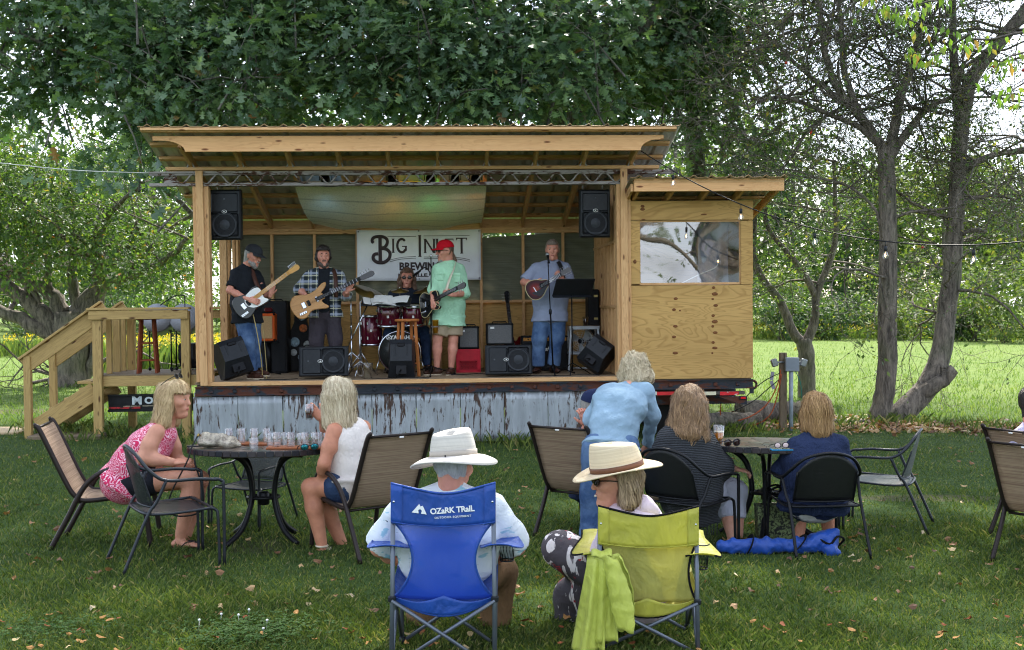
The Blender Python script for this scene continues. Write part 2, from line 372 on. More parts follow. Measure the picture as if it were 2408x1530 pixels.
def lin(*c): return (c[0], c[1], c[2], 1)
OAKLEAF = leafmat('oak_leaf', [(0, lin(.04, .085, .045)), (.35, lin(.08, .14, .074)), (.7, lin(.115, .185, .085)), (.955, lin(.15, .225, .085)), (.99, lin(.15, .22, .06)), (1, lin(.30, .13, .05))], .28, .36, .6)
APPLELEAF = leafmat('apple_leaf', [(0, lin(.045, .085, .028)), (.5, lin(.085, .145, .04)), (.9, lin(.13, .195, .05)), (.985, lin(.22, .22, .05)), (1, lin(.4, .14, .05))], .4, .5)
TWIGLEAF = leafmat('thin_apple_leaf', [(0, lin(.05, .085, .03)), (.6, lin(.09, .14, .045)), (.93, lin(.15, .18, .06)), (1, lin(.33, .26, .05))], .4, .5)
CHERRYLEAF = leafmat('cherry_leaf', [(0, lin(.10, .18, .03)), (.6, lin(.16, .26, .045)), (.86, lin(.25, .28, .05)), (1, lin(.42, .2, .06))], .45, .45)
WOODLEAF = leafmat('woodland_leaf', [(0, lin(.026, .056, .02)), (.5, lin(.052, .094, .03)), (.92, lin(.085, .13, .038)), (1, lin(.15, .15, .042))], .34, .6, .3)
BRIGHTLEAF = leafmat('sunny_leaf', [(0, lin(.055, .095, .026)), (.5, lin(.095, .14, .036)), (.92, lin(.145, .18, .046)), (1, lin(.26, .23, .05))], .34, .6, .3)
def grassmat(name, cols, alt):
    t = NT(name); g = t.n('ShaderNodeNewGeometry'); c = t.ramp(g.outputs['Random Per Island'], cols); v = t.coord(rnd=False); p = t.noise(v, 1.1, 4, .6); q = t.noise(v, 4.5, 3)
    c = t.mix(t.ramp(p, [(.38, 0.0), (.66, .65)]), c, t.mix(1.0, c, alt, 'MULTIPLY')); c = t.mix(t.ramp(q, [(.3, .45), (.6, 0.0)]), c, dim(cols[0][1], .8)); t.col(c).set(rough=.55, spec=.15)
    tl = t.n('ShaderNodeBsdfTranslucent'); t.l(t.mix(1.0, c, (1.5, 1.6, .8, 1), 'MULTIPLY'), tl.inputs[0]); m = t.n('ShaderNodeMixShader'); m.inputs[0].default_value = .3; t.l(t.b.outputs[0], m.inputs[1]); t.l(tl.outputs[0], m.inputs[2]); t.l(m.outputs[0], t.out.inputs[0]); return t.m
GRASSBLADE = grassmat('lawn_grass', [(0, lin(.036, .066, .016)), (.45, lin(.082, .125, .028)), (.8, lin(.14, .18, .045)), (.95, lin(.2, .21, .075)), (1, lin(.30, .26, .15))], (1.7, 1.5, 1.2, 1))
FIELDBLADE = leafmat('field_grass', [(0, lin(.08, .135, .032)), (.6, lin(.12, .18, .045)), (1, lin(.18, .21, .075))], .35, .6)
GOLD = leafmat('goldenrod_flower', [(0, lin(.5, .36, .02)), (1, lin(.75, .55, .03))], .2, .7)
DRYLEAF = leafmat('dry_fallen_leaf', [(0, lin(.09, .04, .022)), (.3, lin(.2, .095, .04)), (.7, lin(.33, .17, .07)), (.92, lin(.44, .3, .14)), (1, lin(.5, .42, .27))], .15, .6)
def bark(name, a, b, s=6):
    t = NT(name); v = t.coord(scale=(s, s, s*.22)); n = t.noise(v, 2.4, 6, .7, .5); w = t.noise(t.coord(), 2.0, 4)
    c = t.mix(t.ramp(n, [(.35, 0.0), (.62, 1.0)]), a, b); c = t.mix(t.ramp(w, [(.5, 0.0), (.75, .5)]), c, lin(.14, .16, .08)); t.col(c).set(rough=.9); t.bump(n, 1.0, .05); return t.m
BARK = bark('apple_bark', lin(.045, .037, .03), lin(.25, .21, .17)); OAKBARK = bark('oak_bark', lin(.045, .04, .035), lin(.21, .19, .16), 5); TWIGBARK = bark('twig_bark', lin(.06, .05, .042), lin(.2, .17, .145), 8)
# ------------------------------------------------------------------ ground
def ground_mat():
    t = NT('lawn_soil_and_turf'); v = t.coord(rnd=False); n = t.noise(v, .55, 6, .62); f = t.noise(v, 9, 5, .7); ff = t.noise(v, 55, 4, .7)
    g = t.mix(t.ramp(f, [(.3, 0.0), (.7, 1.0)]), lin(.03, .062, .016), lin(.075, .125, .03)); g = t.mix(t.ramp(ff, [(.35, .6), (.65, 0.0)]), g, lin(.022, .036, .014))
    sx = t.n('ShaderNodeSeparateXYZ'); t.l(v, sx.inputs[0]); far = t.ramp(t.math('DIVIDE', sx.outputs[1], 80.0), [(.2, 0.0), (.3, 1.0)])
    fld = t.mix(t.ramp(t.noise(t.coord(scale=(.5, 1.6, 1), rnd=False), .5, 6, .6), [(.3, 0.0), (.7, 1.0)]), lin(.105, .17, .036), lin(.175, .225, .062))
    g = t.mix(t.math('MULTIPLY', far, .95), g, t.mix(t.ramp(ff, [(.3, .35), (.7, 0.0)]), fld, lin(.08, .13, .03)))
    dirt = t.mix(ff, lin(.06, .045, .03), lin(.14, .11, .08))
    for (x, y, rx, ry, k) in DIRT:                     # worn bare patches with ragged edges
        dx = t.math('DIVIDE', t.math('SUBTRACT', sx.outputs[0], x), rx); dy = t.math('DIVIDE', t.math('SUBTRACT', sx.outputs[1], y), ry)
        d = t.math('ADD', t.math('ADD', t.math('MULTIPLY', dx, dx), t.math('MULTIPLY', dy, dy)), t.math('MULTIPLY', t.math('SUBTRACT', t.noise(v, 2.6, 5, .7), .5), 2.2))
        g = t.mix(t.math('MULTIPLY', t.ramp(d, [(.5, 1.0), (1.0, 0.0)]), k), g, dirt)
    t.col(g).set(rough=.95, spec=.1); t.bump(ff, .6, .03); return t.m
DIRT = []
for px, py, rx, ry, k in ((2190, 1172, .8, .22, .55), (2000, 1000, 2.2, .55, .85), (1800, 985, 1.6, .8, .9), (2330, 1000, 1.6, .4, .8), (610, 1285, .25, .3, .35), (60, 968, .9, .5, .6)):
    g_ = G(px, py); DIRT.append((g_.x, g_.y, rx, ry, k))
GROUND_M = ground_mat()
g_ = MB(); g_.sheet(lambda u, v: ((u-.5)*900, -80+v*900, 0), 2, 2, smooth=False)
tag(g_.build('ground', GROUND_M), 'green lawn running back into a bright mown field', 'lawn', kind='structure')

def blades(n, xy, h, w, lean=.55, seed=1):
    """bent two-segment blades at the points xy"""
    r = np.random.default_rng(seed); a = r.uniform(0, 2*PI, n); hh = h*r.uniform(.45, 1.25, n); ww = w*r.uniform(.6, 1.3, n); ln = lean*r.uniform(.1, 1.3, n)*hh
    dx, dy = np.cos(a), np.sin(a); sx, sy = -dy, dx; z0 = np.zeros(n)
    p = lambda s, t, z: np.stack([xy[:, 0]+sx*ww*s+dx*ln*t, xy[:, 1]+sy*ww*s+dy*ln*t, z], 1)
    vs = np.stack([p(-.5, 0, z0), p(.5, 0, z0), p(.3, .4, hh*.62), p(0, 1, hh*.93)], 1).reshape(-1, 3)
    b = (np.arange(n)*4)[:, None]; fs = np.concatenate([b+np.array([[0, 1, 2]]), b+np.array([[0, 2, 3]])], 0)
    return vs, fs
def in_dirt(xy):
    m = np.ones(len(xy), bool); r = np.random.default_rng(5)
    for (x, y, rx, ry, k) in DIRT: m &= ~((((xy[:, 0]-x)/rx)**2+((xy[:, 1]-y)/ry)**2 < .75) & (r.uniform(size=len(xy)) < k))
    return m
def scatter_view(n, y0, y1, seed, pw=1.0, pad=1.08):
    r = np.random.default_rng(seed); u = r.uniform(size=n); y = (y0**(1-pw)+u*(y1**(1-pw)-y0**(1-pw)))**(1/(1-pw)) if pw != 1 else y0*(y1/y0)**u
    return np.stack([r.uniform(-1, 1, n)*y*1204/FPX*pad, y], 1)
xy = np.concatenate([scatter_view(135000, 5.5, 17.5, 3, 1.6), (lambda q: q[np.abs(q[:, 0]) > q[:, 1]*1204/FPX*1.06])(scatter_view(70000, 5.0, 17.5, 33, 1.6, 1.55))]); xy = xy[in_dirt(xy)]
_s = np.sin(xy[:, 0]*2.1+np.sin(xy[:, 1]*1.7)*1.5)*.25+np.sin(xy[:, 1]*3.3+xy[:, 0])*.2
vs, fs = blades(len(xy), xy, .04*(1+_s), .0062, .85, 4)
tag(link_mesh('grass', np_mesh('grass', vs, fs), GRASSBLADE), 'short shaded lawn grass in front of the stage', 'grass', kind='stuff')
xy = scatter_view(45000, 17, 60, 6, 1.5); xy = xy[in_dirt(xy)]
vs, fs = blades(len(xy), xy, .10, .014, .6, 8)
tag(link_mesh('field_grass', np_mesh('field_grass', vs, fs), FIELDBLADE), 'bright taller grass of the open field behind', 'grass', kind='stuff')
def tuft_patch(name, spots, mat, h, w, label, seed):
    pts = []; r = np.random.default_rng(seed)
    for (p, rad, n) in spots: pts.append(np.stack([p.x+r.normal(0, rad, n), p.y+r.normal(0, rad, n)], 1))
    xy = np.concatenate(pts); vs, fs = blades(len(xy), xy, h, w, .7, seed); tag(link_mesh(name, np_mesh(name, vs, fs), mat), label, 'grass', kind='stuff')
tuft_patch('tall_grass', [(G(x, y), .35, 260) for x, y in ((230, 1030), (150, 1015), (1380, 1046), (470, 1046), (700, 1046), (1000, 1046), (1230, 1046), (1600, 1010), (1720, 1015), (1950, 1005), (2120, 1000), (2300, 1010), (170, 905), (230, 910))], GRASSBLADE, .16, .010, 'longer grass along the foot of the stage and stairs', 21)
# clover patch with white flowers
def clover():
    r = np.random.default_rng(31); vs = []; fs = []
    for px, py, rad, n in ((600, 1488, .2, 620), (560, 1508, .16, 320), (120, 1490, .2, 220)):
        c = G(px, py)
        for i in range(n):
            x, y, z = c.x+r.normal(0, rad), c.y+r.normal(0, rad*.7), r.uniform(.02, .06); a0 = r.uniform(0, 2*PI); s = r.uniform(.007, .013)
            for k in range(3):
                a = a0+k*2*PI/3; b = len(vs); ca, sa = math.cos(a), math.sin(a)
                vs += [(x, y, z), (x+s*ca-s*.6*sa, y+s*sa+s*.6*ca, z+r.uniform(-.004, .004)), (x+s*1.7*ca, y+s*1.7*sa, z), (x+s*ca+s*.6*sa, y+s*sa-s*.6*ca, z+r.uniform(-.004, .004))]; fs.append((b, b+1, b+2, b+3))
    tag(link_mesh('clover', np_mesh('clover', vs, fs), leafmat('clover_leaf', [(0, lin(.035, .085, .02)), (1, lin(.075, .145, .035))], .3, .6, .15)), 'low clover patches in the lawn near the camera', 'clover', kind='stuff')
    for i in range(6):
        c = G(590+r.normal(0, 75), 1488+r.normal(0, 16)); b = MB(); b.tube([(0, 0, 0), (.004, 0, .06)], .0015, 4); b.ball((.004, 0, .066), (.008, .008, .007), 7)
        tag(b.build('clover_flower', WHITEPAINT, None, T(c)), 'small white clover flower in the lawn', 'flower', 'clover flowers in the lawn')
clover()

# ------------------------------------------------------------------ leaves and wood
def template(outline, center=(0, .45), bend=.12):
    pts = [(center[0], center[1], .03)] + [(x, y, -bend*abs(x)-.25*bend*y*y) for x, y in outline]; n = len(outline)
    return np.array(pts, np.float32), np.array([(0, 1+i, 1+(i+1) % n) for i in range(n)], np.int32)
_half = [(.07, .14), (.31, .22), (.11, .37), (.42, .52), (.13, .63), (.27, .87)]
OAK_T = template([(0, -.12)] + _half + [(0, 1.0)] + [(-x, y) for x, y in _half[::-1]])
LEAF_T = (np.array([(0, 0, 0), (.27, .42, .05), (0, 1, -.06), (-.27, .42, .05)], np.float32), np.array([(0, 1, 2), (0, 2, 3)], np.int32))
def unit(a): return a/np.maximum(np.linalg.norm(a, axis=1, keepdims=True), 1e-9)
def leaves(P, D, U, size, tmpl):
    """P base points, D directions of the midrib, U rough leaf normals"""
    D = unit(D); X = unit(np.cross(D, U)); N = np.cross(X, D); tv, tf = tmpl; n = len(P)
    vs = P[:, None, :] + size[:, None, None]*(tv[None, :, 0:1]*X[:, None, :]+tv[None, :, 1:2]*D[:, None, :]+tv[None, :, 2:3]*N[:, None, :])
    fs = (np.arange(n)*len(tv))[:, None, None]+tf[None]
    return vs.reshape(-1, 3), fs.reshape(-1, 3)
def spray_leaves(C, A, per, R, size, r, droop=.25, flat=.65, sv=.3):
    """a spray of leaves round every centre C growing along A"""
    n = len(C)*per; c = np.repeat(C, per, 0); a = np.repeat(A, per, 0)
    off = r.normal(size=(n, 3))*R*np.array([1, 1, flat]); P = c+off
    D = unit(a)*.7+unit(off)*.9+r.normal(size=(n, 3))*.35; D[:, 2] -= droop
    U = r.normal(size=(n, 3))*.55+np.array([0, -.25, 1.0]); return P, D, U, size*(1+sv*r.normal(size=n)).clip(.45, 1.7)
def in_ellipsoids(n, ells, r, shell=.35):
    vols = np.array([e[1][0]*e[1][1]*e[1][2] for e in ells]); k = r.choice(len(ells), n, p=vols/vols.sum())
    d = unit(r.normal(size=(n, 3))); rad = r.uniform(shell**3, 1, n)**(1/3); c = np.array([tuple(e[0]) for e in ells])[k]; s = np.array([e[1] for e in ells])[k]
    return c+d*rad[:, None]*s, d
def smooth_path(pts, sub=4, jit=0.0):
    pts = [V(p) for p in pts]; out = []
    for i in range(len(pts)-1):
        p0, p1, p2, p3 = pts[max(i-1, 0)], pts[i], pts[i+1], pts[min(i+2, len(pts)-1)]
        for k in range(sub):
            t = k/sub; q = .5*((2*p1)+(p2-p0)*t+(2*p0-5*p1+4*p2-p3)*t*t+(3*p1-p0-3*p2+p3)*t**3)
            if jit and (i or k): q += V(random.uniform(-jit, jit), random.uniform(-jit, jit), random.uniform(-jit, jit)*.5)
            out.append(q)
    return out+[pts[-1]]
def limb(mb, pts, r0, r1, n=8, sub=4, jit=0.0):
    P = smooth_path(pts, sub, jit); m = len(P)-1
    mb.tube(P, [r0+(r1-r0)*(i/m)**.8 for i in range(m+1)], n); return P
def branch_out(mb, p, d, r, L, depth, tips, spread=.7, n=5, up=.12, kids=(2, 3), wig=.22, minr=.004):
    """a wandering branch with side shoots; collects (tip, direction)"""
    pts = [p]; k = 4 if depth > 1 else 3; dd = V(d).normalized()
    for i in range(k):
        dd = (dd+V(random.gauss(0, wig), random.gauss(0, wig), random.gauss(0, wig)+up*.3)).normalized(); pts.append(pts[-1]+dd*(L/k))
    r1 = max(r*.55, minr); mb.tube(pts, [r+(r1-r)*i/k for i in range(k+1)], n if depth > 1 else 3, cap=False)
    if depth <= 0: tips.append((pts[-1], dd)); tips.append((pts[1], dd)); return
    for c in range(random.randint(*kids)):
        j = random.randint(1, k); b = V(random.gauss(0, 1), random.gauss(0, 1), random.gauss(0, 1)*.7+up).normalized()
        branch_out(mb, pts[j], (dd*(1-spread*.6)+b*spread), max(r1*.75, minr), L*random.uniform(.55, .8), depth-1, tips, spread, n, up, kids, wig, minr)
    branch_out(mb, pts[-1], dd, max(r1*.9, minr), L*.7, depth-1, tips, spread, n, up, kids, wig, minr)
def mkcrown(parent, parts, mat, name='crown'):
    vs = []; fs = []; n = 0
    for v_, f_ in parts: vs.append(v_); fs.append(f_+n); n += len(v_)
    o = link_mesh(name, np_mesh(name, np.concatenate(vs), np.concatenate(fs)), mat, parent); o['kind'] = 'stuff'; return o

# ------------------------------------------------------------------ the oaks behind and above the stage
def oak(label, base_px, D, limbs, ells, n_spray, seed, upper=(), n_upper=0, R=.25, size=.155):
    b = W(base_px, 718, D); b.z = 0; o = root('oak_tree', label, 'tree', T(b), 'oak trees behind the stage'); r = np.random.default_rng(seed); random.seed(seed)
    mb = MB()
    for pts, r0, r1 in limbs: limb(mb, [W(*q)-b for q in pts], r0, r1, 9, 4, .03)
    E = [(np.array(W(*c)-b), s) for c, s in ells]; C0, d0 = in_ellipsoids(max(n_spray//11, 8), E, r, .15); kk = r.integers(0, len(C0), n_spray); C = C0[kk]+r.normal(size=(n_spray, 3))*np.array([.42, .42, .17]); d = unit(d0[kk]+r.normal(size=(n_spray, 3))*.5)
    # twigs that carry the sprays
    for i in range(0, n_spray, 5): p = V(C[i]); q = V(d[i]); mb.tube([p-q*.9-V(0, 0, .15), p-q*.4, p+q*.15], [.02, .012, .005], 4, cap=False)
    mb.build('trunk', OAKBARK, o)
    parts = [leaves(*spray_leaves(C, d, 15, R, size, r, sv=.42), OAK_T)]
    if n_upper:
        C2, d2 = in_ellipsoids(n_upper, [(np.array(c)-np.array(b), s) for c, s in upper], r, .1)
        parts.append(leaves(*spray_leaves(C2, d2, 14, .55, .42, r), LEAF_T))
    mkcrown(o, parts, OAKLEAF); return o
oak('big oak with a thick straight trunk above the middle of the stage roof', 1305, 20.5,
    [([(1300, 900, 20.5), (1300, 500, 20.5), (1303, 250, 20.5), (1308, 60, 20.4), (1300, -200, 20.3), (1290, -900, 20)], .36, .16),
     ([(1345, 900, 20.2), (1350, 320, 20), (1395, 230, 19.8), (1450, 160, 19.5), (1520, 60, 19.2), (1580, -60, 19), (1700, -400, 19)], .2, .06),
     ([(1300, 120, 20.4), (1180, 40, 19.4), (1050, 70, 18.6), (940, 120, 18)], .1, .03), ([(1303, 40, 20.4), (1420, -30, 19.5), (1600, -60, 19)], .1, .03),
     ([(1302, 200, 20.4), (1230, 130, 19.6), (1120, 150, 18.9), (1010, 200, 18.4)], .06, .02)],
    [((1120, 130, 18.4), (2.2, 1.4, 1.15)), ((1320, 90, 18.4), (2.0, 1.3, 1.0)), ((980, 60, 18.8), (1.6, 1.3, .9)), ((1480, 60, 19.0), (1.4, 1.3, .8)), ((1230, 215, 18.2), (1.5, .9, .55)), ((1010, 235, 18.4), (1.3, .8, .45)), ((1470, 240, 20.8), (.9, .8, .5))],
    900, 101, [((0, 19, 10.5), (4.5, 3.5, 3.2)), ((2.5, 18, 13.5), (3.5, 3, 2.5)), ((5.6, 19, 11.2), (3.6, 2.6, 1.9))], 290)
oak('oak with glossy dark foliage hanging over the corner of the roof by the steps', 637, 23,
    [([(640, 900, 23), (640, 420, 23), (637, 250, 23), (645, 130, 22.8), (665, 20, 22.6), (690, -200, 22.5), (700, -700, 22)], .33, .14),
     ([(640, 160, 22.8), (560, 120, 21.5), (480, 175, 20), (400, 220, 18.8)], .09, .025), ([(640, 250, 22.8), (590, 215, 22), (545, 150, 21)], .07, .03),
     ([(655, 150, 22.8), (720, 90, 22), (800, 60, 21)], .1, .03), ([(560, 590, 21), (470, 520, 21), (380, 440, 20.5), (330, 430, 20)], .075, .02),
     ([(520, 330, 21), (300, 230, 20), (150, 130, 19.5), (0, 60, 19)], .06, .02)],
    [((560, 160, 18.6), (2.3, 1.5, 1.2)), ((400, 240, 18.4), (1.5, 1.2, 1.0)), ((730, 90, 19.6), (1.6, 1.3, .9)), ((330, 330, 18.2), (1.1, .9, .75)), ((430, 420, 18.0), (.95, .8, .65)), ((430, 510, 18.4), (.75, .6, .5)), ((330, 150, 19), (1.6, 1.2, .9)), ((640, 280, 20.5), (.9, .8, .4)), ((840, 220, 19.4), (1.0, .9, .7)), ((170, 60, 20), (1.6, 1.2, .9)), ((40, 180, 20.5), (1.3, 1.2, 1.2)), ((190, 250, 20), (1.2, 1.0, .8)), ((470, 40, 19.5), (1.8, 1.2, .8)), ((900, 110, 20), (1.2, 1.0, .8)), ((60, 40, 20), (1.6, 1.0, .7)), ((290, 60, 20), (1.4, 1.0, .7))],
    1330, 102, [((-4.5, 20, 10.5), (4.5, 3.5, 3.0)), ((-9, 20.5, 10), (3.5, 3, 2.6)), ((-5, 18.5, 14), (3.5, 3, 2))], 300)
oak('oak with a slim trunk standing between the roof and the bare apple trees', 1640, 22.5,
    [([(1640, 900, 22.5), (1637, 420, 22.5), (1640, 250, 22.4), (1660, 100, 22.2), (1650, -80, 22), (1660, -500, 22)], .22, .1),
     ([(1645, 200, 22.4), (1720, 110, 21.6), (1790, 20, 21)], .07, .02), ([(1640, 330, 22.4), (1560, 200, 21.8), (1530, 80, 21.5)], .06, .02)],
    [((1640, 80, 20.5), (1.3, 1.1, 1.1)), ((1700, 250, 21.5), (1.0, .9, 1.0)), ((1590, 230, 22), (.9, .8, .7)), ((1700, 400, 22), (.8, .8, .5)), ((1560, 130, 21), (.8, .8, .8))],
    520, 103, [((8.5, 22, 10.6), (4.2, 3, 2.2)), ((11, 20, 12.5), (3.5, 3, 2.0))], 240)

# ------------------------------------------------------------------ old apple tree by the stairs
def apple_left():
    D = 25.5; b = G(165, 905); o = root('apple_tree', 'old spreading apple tree with a thick dark trunk behind the stairs', 'tree', T(b)); random.seed(4); r = np.random.default_rng(44); mb = MB()
    w = lambda x, y, d=D: W(x, y, d)-b
    limb(mb, [w(165, 912), w(163, 870), w(170, 800), (w(168, 740))], .46, .36, 12, 4, .02)
    for pts, r0, r1 in (([(160, 770), (215, 720), (235, 660), (232, 600, 25), (228, 540, 24.5)], .3, .1), ([(150, 790), (100, 740), (40, 690), (-30, 640)], .26, .12), ([(150, 740), (120, 690), (60, 655), (0, 620), (-60, 560)], .2, .1),
                        ([(175, 740), (230, 680), (300, 650), (380, 620, 24), (440, 560, 23)], .2, .04), ([(160, 810), (70, 760), (0, 730), (-50, 700)], .2, .1), ([(228, 560), (260, 500, 24), (330, 440, 23)], .09, .03),
                        ([(185, 740), (170, 640), (175, 560), (165, 450)], .15, .05), ([(120, 690), (105, 600), (70, 500), (60, 400)], .1, .03), ([(300, 650), (360, 580), (430, 520), (470, 500)], .1, .03), ([(100, 740), (70, 660), (40, 560), (20, 430)], .09, .03), ([(225, 770), (222, 830), (205, 880), (190, 910)], .12, .1)):
        P = limb(mb, [w(*q) for q in pts], r0, r1, 8, 4, .04)
        for k in range(3): branch_out(mb, P[random.randint(len(P)//2, len(P)-1)], (random.gauss(0, 1), random.gauss(0, 1), .6), r1*.6, 1.3, 2, [], n=4)
    mb.build('trunk', BARK, o)
    E = [(np.array(w(*c)), s) for c, s in (((80, 480, 24), (2.2, 1.6, 1.1)), ((250, 560, 24), (1.7, 1.5, .9)), ((390, 640, 24), (1.2, 1.2, .75)), ((30, 610, 24), (1.3, 1.2, .7)), ((440, 560, 24), (1.0, 1.1, .8)), ((120, 390, 25), (2.4, 1.6, .9)), ((430, 700, 26), (.8, .8, .55)), ((-40, 420, 24), (1.6, 1.6, 1.6)), ((320, 690, 26), (.9, .8, .4)))]
    C, d = in_ellipsoids(1250, E, r, .2); mkcrown(o, [leaves(*spray_leaves(C, d, 14, .2, .105, r), LEAF_T)], APPLELEAF)
    # high part of the crown outside the picture
    return o
apple_left()
# ------------------------------------------------------------------ twiggy apple trees beyond the booth
def twiggy(label, base, limbs, seed, depth, nleaf, hi, kids=(2, 3), L=1.15, size=.055):
    b = G(*base); D0 = b.y; o = root('apple_tree', label, 'tree', T(b), 'thin apple trees beyond the booth'); random.seed(seed); r = np.random.default_rng(seed); mb = MB(); tips = []
    for pts, r0, r1, nb in limbs:
        P = limb(mb, [W(q[0], q[1], D0+(q[2] if len(q) > 2 else 0))-b for q in pts], r0, r1, 10, 4, .012)
        for k in range(nb):
            j = random.randint(int(len(P)*.4), len(P)-1); branch_out(mb, P[j], (random.gauss(0, 1), random.gauss(0, 1), random.uniform(-.2, .8)), max(min(r1, .035)*.7, .012), L*random.uniform(.7, 1.3), depth, tips, .75, 4, .05, kids, .28, .0035)
    mb.build('trunk', BARK, o)
    tp = np.array([tuple(t[0]) for t in tips]); td = np.array([tuple(t[1]) for t in tips])
    k = r.choice(len(tp), min(nleaf, len(tp)*3)); P, Dd, U, s = spray_leaves(tp[k], td[k], 3, .09, size, r, .2); mkcrown(o, [leaves(P, Dd, U, s, LEAF_T)], TWIGLEAF)
    for i in range(hi):
        q = tips[random.randrange(len(tips))][0]; a = MB(); a.lathe([(.003, -.026), (.02, -.02), (.027, 0), (.022, .018), (.006, .02)], 10); a.tube([(0, 0, .02), (.004, 0, .05)], .0025, 4)
        tag(a.build('apple', plain('red_apple', srgb(196, 62, 40), .35, 0, .3, 20, 0), None, T(b+q)), 'small red apple hanging in a twiggy apple tree', 'apple', 'apples left in the trees')
    return o
twiggy('young forked apple tree behind the electric post', (1897, 935), [([(1897, 940), (1897, 880), (1895, 830), (1890, 800)], .18, .15, 0), ([(1893, 815), (1865, 780), (1835, 710), (1795, 660), (1772, 600), (1775, 520), (1770, 430)], .11, .04, 5), ([(1893, 810), (1915, 760), (1922, 690), (1960, 590), (1965, 500), (1960, 380)], .11, .035, 6), ([(1920, 700), (1880, 630), (1830, 570), (1800, 520), (1810, 440)], .08, .03, 5)], 61, 2, 1500, 0, size=.075)
twiggy('tall straight apple tree trunk with a bare twiggy crown', (2072, 992), [([(2062, 1000), (2075, 950), (2085, 880), (2088, 700), (2088, 520), (2085, 400), (2080, 370)], .17, .125, 2), ([(2080, 400), (2070, 340), (2010, 260), (1960, 190), (1930, 60), (1930, -80)], .1, .035, 19), ([(2082, 390), (2100, 320), (2120, 220), (2150, 130), (2180, 0), (2200, -120)], .1, .035, 18),
    ([(2085, 380), (2150, 290), (2190, 250), (2250, 225)], .075, .03, 12), ([(2075, 350), (2020, 300), (1950, 270), (1850, 230), (1780, 240)], .055, .02, 20), ([(2030, 290), (1985, 170), (1975, 40), (1950, -80)], .06, .03, 15), ([(2085, 600), (2060, 500), (2000, 440), (1930, 420), (1860, 400)], .03, .012, 12), ([(2010, 260), (1930, 200), (1850, 130), (1780, 60)], .045, .015, 18)], 62, 3, 4800, 6, size=.062)
twiggy('leaning apple tree with a sawn side stub', (2115, 990), [([(2085, 1000, .1), (2130, 965, .1), (2180, 910, .15), (2212, 840, .2), (2225, 740, .2), (2240, 620, .2), (2250, 480, .2), (2262, 300, .2), (2290, 180, .2), (2400, 40, .2), (2480, -60, .2)], .2, .09, 14), ([(2160, 930, .1), (2200, 905, 0), (2225, 890, -.05), (2244, 868, -.1)], .14, .085, 0), ([(2222, 885, 0), (2219, 872, 0), (2218, 862, 0)], .05, .035, 0), ([(2262, 310, .2), (2248, 200, .1), (2240, 80, 0), (2245, -80, 0)], .1, .04, 14), ([(2250, 420, .2), (2320, 370, 0), (2420, 350, 0)], .07, .03, 11), ([(2245, 560, .2), (2290, 540, 0), (2320, 545, 0)], .035, .02, 3), ([(2245, 480, .2), (2330, 460, 0), (2420, 480, 0)], .04, .015, 11)], 63, 3, 2300, 2, size=.058)
# nearer cherry branch hanging into the corner of the picture
def cherry():
    o = root('cherry_branch', 'leafy cherry branch hanging in at the upper corner near the camera', 'branch', T(W(2420, 60, 10.5))); b = W(2420, 60, 10.5); r = np.random.default_rng(8); random.seed(8); mb = MB(); P = []; Dv = []
    for pts in ([(2480, 60), (2300, 95), (2180, 60), (2090, 20), (2040, -10)], [(2480, 160), (2400, 200), (2370, 235)], [(2280, 80), (2200, 130), (2130, 120)], [(2300, -40), (2200, 0), (2130, 20)], [(2480, 120), (2380, 130), (2330, 170)]):
        q = limb(mb, [W(x, y, 10.5+random.uniform(-.3, .3))-b for x, y in pts], .014, .004, 5, 5, .02)
        for p in q[3:]:
            for k in range(5): P.append(tuple(p+V(random.gauss(0, .05), random.gauss(0, .12), random.gauss(0, .04)-.02))); Dv.append((random.gauss(0, .35), random.gauss(0, .35), -1))
    mb.build('twig', TWIGBARK, o); P = np.array(P); U = r.normal(size=P.shape)+np.array([0, -1.2, .2]); lt = (LEAF_T[0]*np.array([.85, 1, 1], np.float32), LEAF_T[1])
    mkcrown(o, [leaves(P, np.array(Dv), U, .085*(1+.2*r.normal(size=len(P))), lt)], CHERRYLEAF, 'foliage')
cherry()
# ------------------------------------------------------------------ the wood on the far side of the field
def far_tree(px, D, h, wd, mat, label, seed, name='woodland_tree', n=240, ls=.34, low=.05, trunk=True, cat='tree', group='trees across the field'):
    D *= 1.24; h *= 1.2; wd *= 1.22; ls *= 1.15; b = W(px, 718, D); b.z = 0; o = root(name, label, cat, T(b), group); r = np.random.default_rng(seed); random.seed(seed); mb = MB()
    if trunk:
        limb(mb, [(0, 0, 0), (random.uniform(-.2, .2), 0, h*.3), (random.uniform(-.4, .4), 0, h*.85)], .02*h, .006*h, 6, 3, .05)
        for k in range(5): branch_out(mb, V(0, 0, h*random.uniform(.25, .7)), (random.gauss(0, 1), random.gauss(0, 1), .8), .008*h, h*.2, 1, [], n=3)
    else:
        for k in range(5): limb(mb, [(random.uniform(-.2, .2), 0, 0), (random.gauss(0, wd*.4), random.gauss(0, .3), h*.6)], .03, .01, 4, 2, .03)
    mb.build('trunk' if trunk else 'stem', TWIGBARK, o)
    E = []
    for k in range(9):
        z = h*(low+(1-low)*random.uniform(.08, .92)); q = 1-abs(z/h-.45)*1.1
        E.append((np.array((random.gauss(0, wd*.4)*max(q, .3), random.gauss(0, wd*.35), z)), (wd*random.uniform(.28, .5), wd*random.uniform(.28, .5), h*random.uniform(.08, .16))))
    C, d = in_ellipsoids(n, E, r, .5); mkcrown(o, [leaves(*spray_leaves(C, d, 12, .045*h+.12, ls, r, .2), LEAF_T)], mat, 'crown' if trunk else 'foliage'); return o
